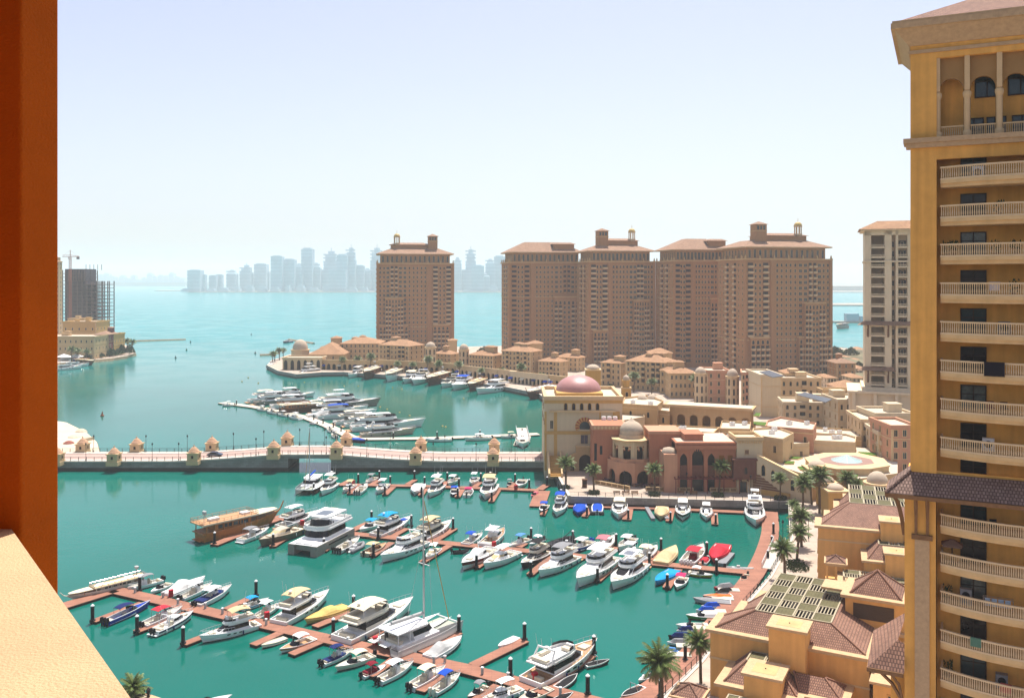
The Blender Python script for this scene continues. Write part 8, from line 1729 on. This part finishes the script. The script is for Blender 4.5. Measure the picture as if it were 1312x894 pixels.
# ---- big yachts round the far pier
for x0, y0, x1, y1, k, lab, o in ((541, 545, 455, 551, 'fly', 'long white superyacht with pointed bow right of the far pier', dict(L=31, top='hard', br=.2)), (530, 554, 466, 559, 'fly', 'white sports superyacht in front of the long superyacht by the far pier', dict(L=25, top=None, hull=h_beige, br=.2)), (484, 518, 405, 524, 'fly', 'tall grey and white superyacht at the top of the far pier cluster', dict(L=32, top='hard', hull=h_grey, br=.22, tower=1)),
                            (480, 531, 410, 536, 'fly', 'white superyacht with blue deck covers in the far pier cluster', dict(L=26, top=blue, br=.22)), (492, 538, 432, 543, 'fly', 'ivory superyacht with tan sun roof in the far pier cluster', dict(L=26, body=offw, top=cream_c, br=.22)), (505, 541.5, 445, 546, 'fly', 'white superyacht behind the long superyacht by the far pier', dict(L=25, top='hard', br=.21)), (470, 526, 402, 529.5, 'fly', 'white yacht between the grey superyacht and the blue covered one', dict(L=24, top='hard', br=.22)),
                            (402, 507, 355, 511, 'fly', 'tall white houseboat yacht with long flat roof at the left of the pier cluster', dict(L=27, top='hard', br=.3)), (375, 510, 322, 515, 'fly', 'white superyacht with ivory top nearest the pier tip', dict(L=26, top=cream_c, br=.22)), (390, 513, 330, 518, 'fly', 'white and grey superyacht just behind the pier tip', dict(L=27, top='hard', hull=h_grey, br=.22)), (415, 518, 350, 522.5, 'fly', 'white superyacht with dark saloon windows left of the brown dhow', dict(L=25, top='hard', br=.22)),
                            (413, 524.5, 362, 528.5, 'dhow', 'big brown wooden dhow with cream roof in the far pier cluster', dict(L=26, hull=h_dk, house=woodv, roof=cream_c, br=.28)), (440, 530, 392, 534, 'cov', 'boat under silver grey cover on the far pier', dict(cover=greyw, L=15)), (468, 566, 446, 563, 'cov', 'dark wooden boat under bright blue cover at the bend of the far pier', dict(cover=blue, hull=h_dk, L=13, h=.3)),
                            (285, 519, 299, 519, 'con', 'small white boat at the very tip of the far pier', dict(top=white, L=9)), (329, 524, 341, 526, 'con', 'small white open boat on the outside of the far pier, nearest its tip', dict(top=white, L=9)), (342, 527, 355, 530, 'con', 'small grey and white boat on the outside of the far pier', dict(top=greyc, L=9)), (356, 530.5, 368, 533, 'con', 'small white boat with dark stern outside the far pier', dict(top=white, L=9)), (370, 534, 384, 537, 'cru', 'white cuddy cruiser outside the far pier near the brown dhow', dict(top='hard', L=11)), (397, 542, 405, 543, 'rib', 'small grey dinghy outside the far pier', dict(L=5)),
                            (419, 549, 426, 554, 'con', 'small white boat with pale top inside the bend of the far pier', dict(top=white, L=7)), (425, 556, 431, 561, 'con', 'small grey boat nearest the bridge inside the pier bend', dict(top=greyc, L=7)),
                            (546, 564, 578, 564, 'run', 'white motor boat along the straight part of the far pier, leftmost of three', dict(L=9)), (596, 563, 628, 562, 'con', 'white boat with hardtop along the straight part of the far pier', dict(L=10, top=white)), (642, 560, 664, 559.5, 'con', 'white boat with cream top along the straight part of the far pier, rightmost of three', dict(L=7, top=cream_c)), (670, 575, 669, 562, 'con', 'white boat with black outboard beside the wide gangway', dict(L=9, top=white, ob=2)),
                            (446, 484, 466, 479, 'fly', 'white yacht with tall radar mast at the left of the quay yacht row', dict(L=24, top='hard', br=.23)), (464, 487, 486, 479, 'dhow', 'brown wooden dhow with cream awning in the quay yacht row', dict(L=26, hull=h_dk, roof=cream_c)), (493, 490, 512, 482, 'dhow', 'white dhow with flat cream awning in the quay yacht row', dict(L=26, hull=white, house=offw, roof=cream_c)), (515, 492, 535, 484, 'fly', 'white yacht with sloping bow in the middle of the quay yacht row', dict(L=22, top=cream_c)), (527, 494, 548, 485, 'fly', 'white sports yacht left of the dark dhow in the quay yacht row', dict(L=24, top=None, cover=wht)), (546, 494, 572, 487, 'dhow', 'dark brown dhow with long cream awning in the quay yacht row', dict(L=27, hull=h_dk, roof=cream_c)),
                            (563, 497, 590, 490, 'fly', 'ivory sports yacht right of the dark dhow in the quay yacht row', dict(L=24, top=None, body=offw)), (577, 501, 603, 491, 'fly', 'white sports yacht with blue stern cover in the quay yacht row', dict(L=25, top=blue, cover=wht)), (598, 502, 620, 494, 'dhow', 'low brown boat with tan awning in the quay yacht row', dict(L=20, hull=h_dk, roof=tan)), (611, 504, 649, 498, 'fly', 'white three deck yacht at the right end of the quay yacht row', dict(L=27, top='hard')), (677, 511, 706, 505, 'dhow', 'brown wooden dhow with white yacht cabin moored behind the theatre', dict(L=24, hull=h_dk, house=white, roof=wht)),
                            (372, 482, 409, 479, 'fly', 'white superyacht moored below the domed pavilion', dict(L=30, top='hard', tower=1)), (412, 480, 424, 479, 'run', 'small white boat right of the superyacht at the quay tip', dict(L=11)), (424, 481, 436, 480, 'run', 'second small white boat right of the superyacht at the quay tip', dict(L=11, top=white)), (340, 472, 355, 469, 'cru', 'dark hulled boat left of the quay tip', dict(L=16, hull=h_navy, deck=greyc)), (363, 439, 373, 438, 'cru', 'small dark tug far out in the bay behind the domed pavilion', dict(L=26, hull=h_navy, body=greyc)),
                            (104, 471, 72, 474, 'fly', 'white superyacht at the headland quay, partly behind the orange pillar', dict(L=24, top='hard')), (113, 468, 84, 470, 'fly', 'second white yacht at the headland quay', dict(L=22, top=None)), (119, 467, 98, 466, 'dhow', 'brown dhow with tan awning at the headland quay', dict(L=20, hull=h_dk, roof=tan)), (1072, 421, 1084, 420, 'dhow', 'hazy grey work boat on the water right of the towers', dict(L=30, hull=h_grey, house=greyc, roof=greyc))): boat(k, x0, y0, x1, y1, lab, **o)
P = A(1070, CY, 1160); b = MB(); b.box(0, 110, 0, 14, -1, 2.2); r = thing('harbour_jetty', 'hazy grey jetty with work sheds on the water right of the towers', 'jetty', (P.x, 1160, 0)); b.obj('deck', landm, r)
for x, w_, h in ((16, 16, 10), (34, 10, 7), (48, 22, 9), (78, 12, 6)): b = MB(); b.box(x, x + w_, 2, 12, 2.2, 2.2 + h); b.obj('shed', sky_t, r)
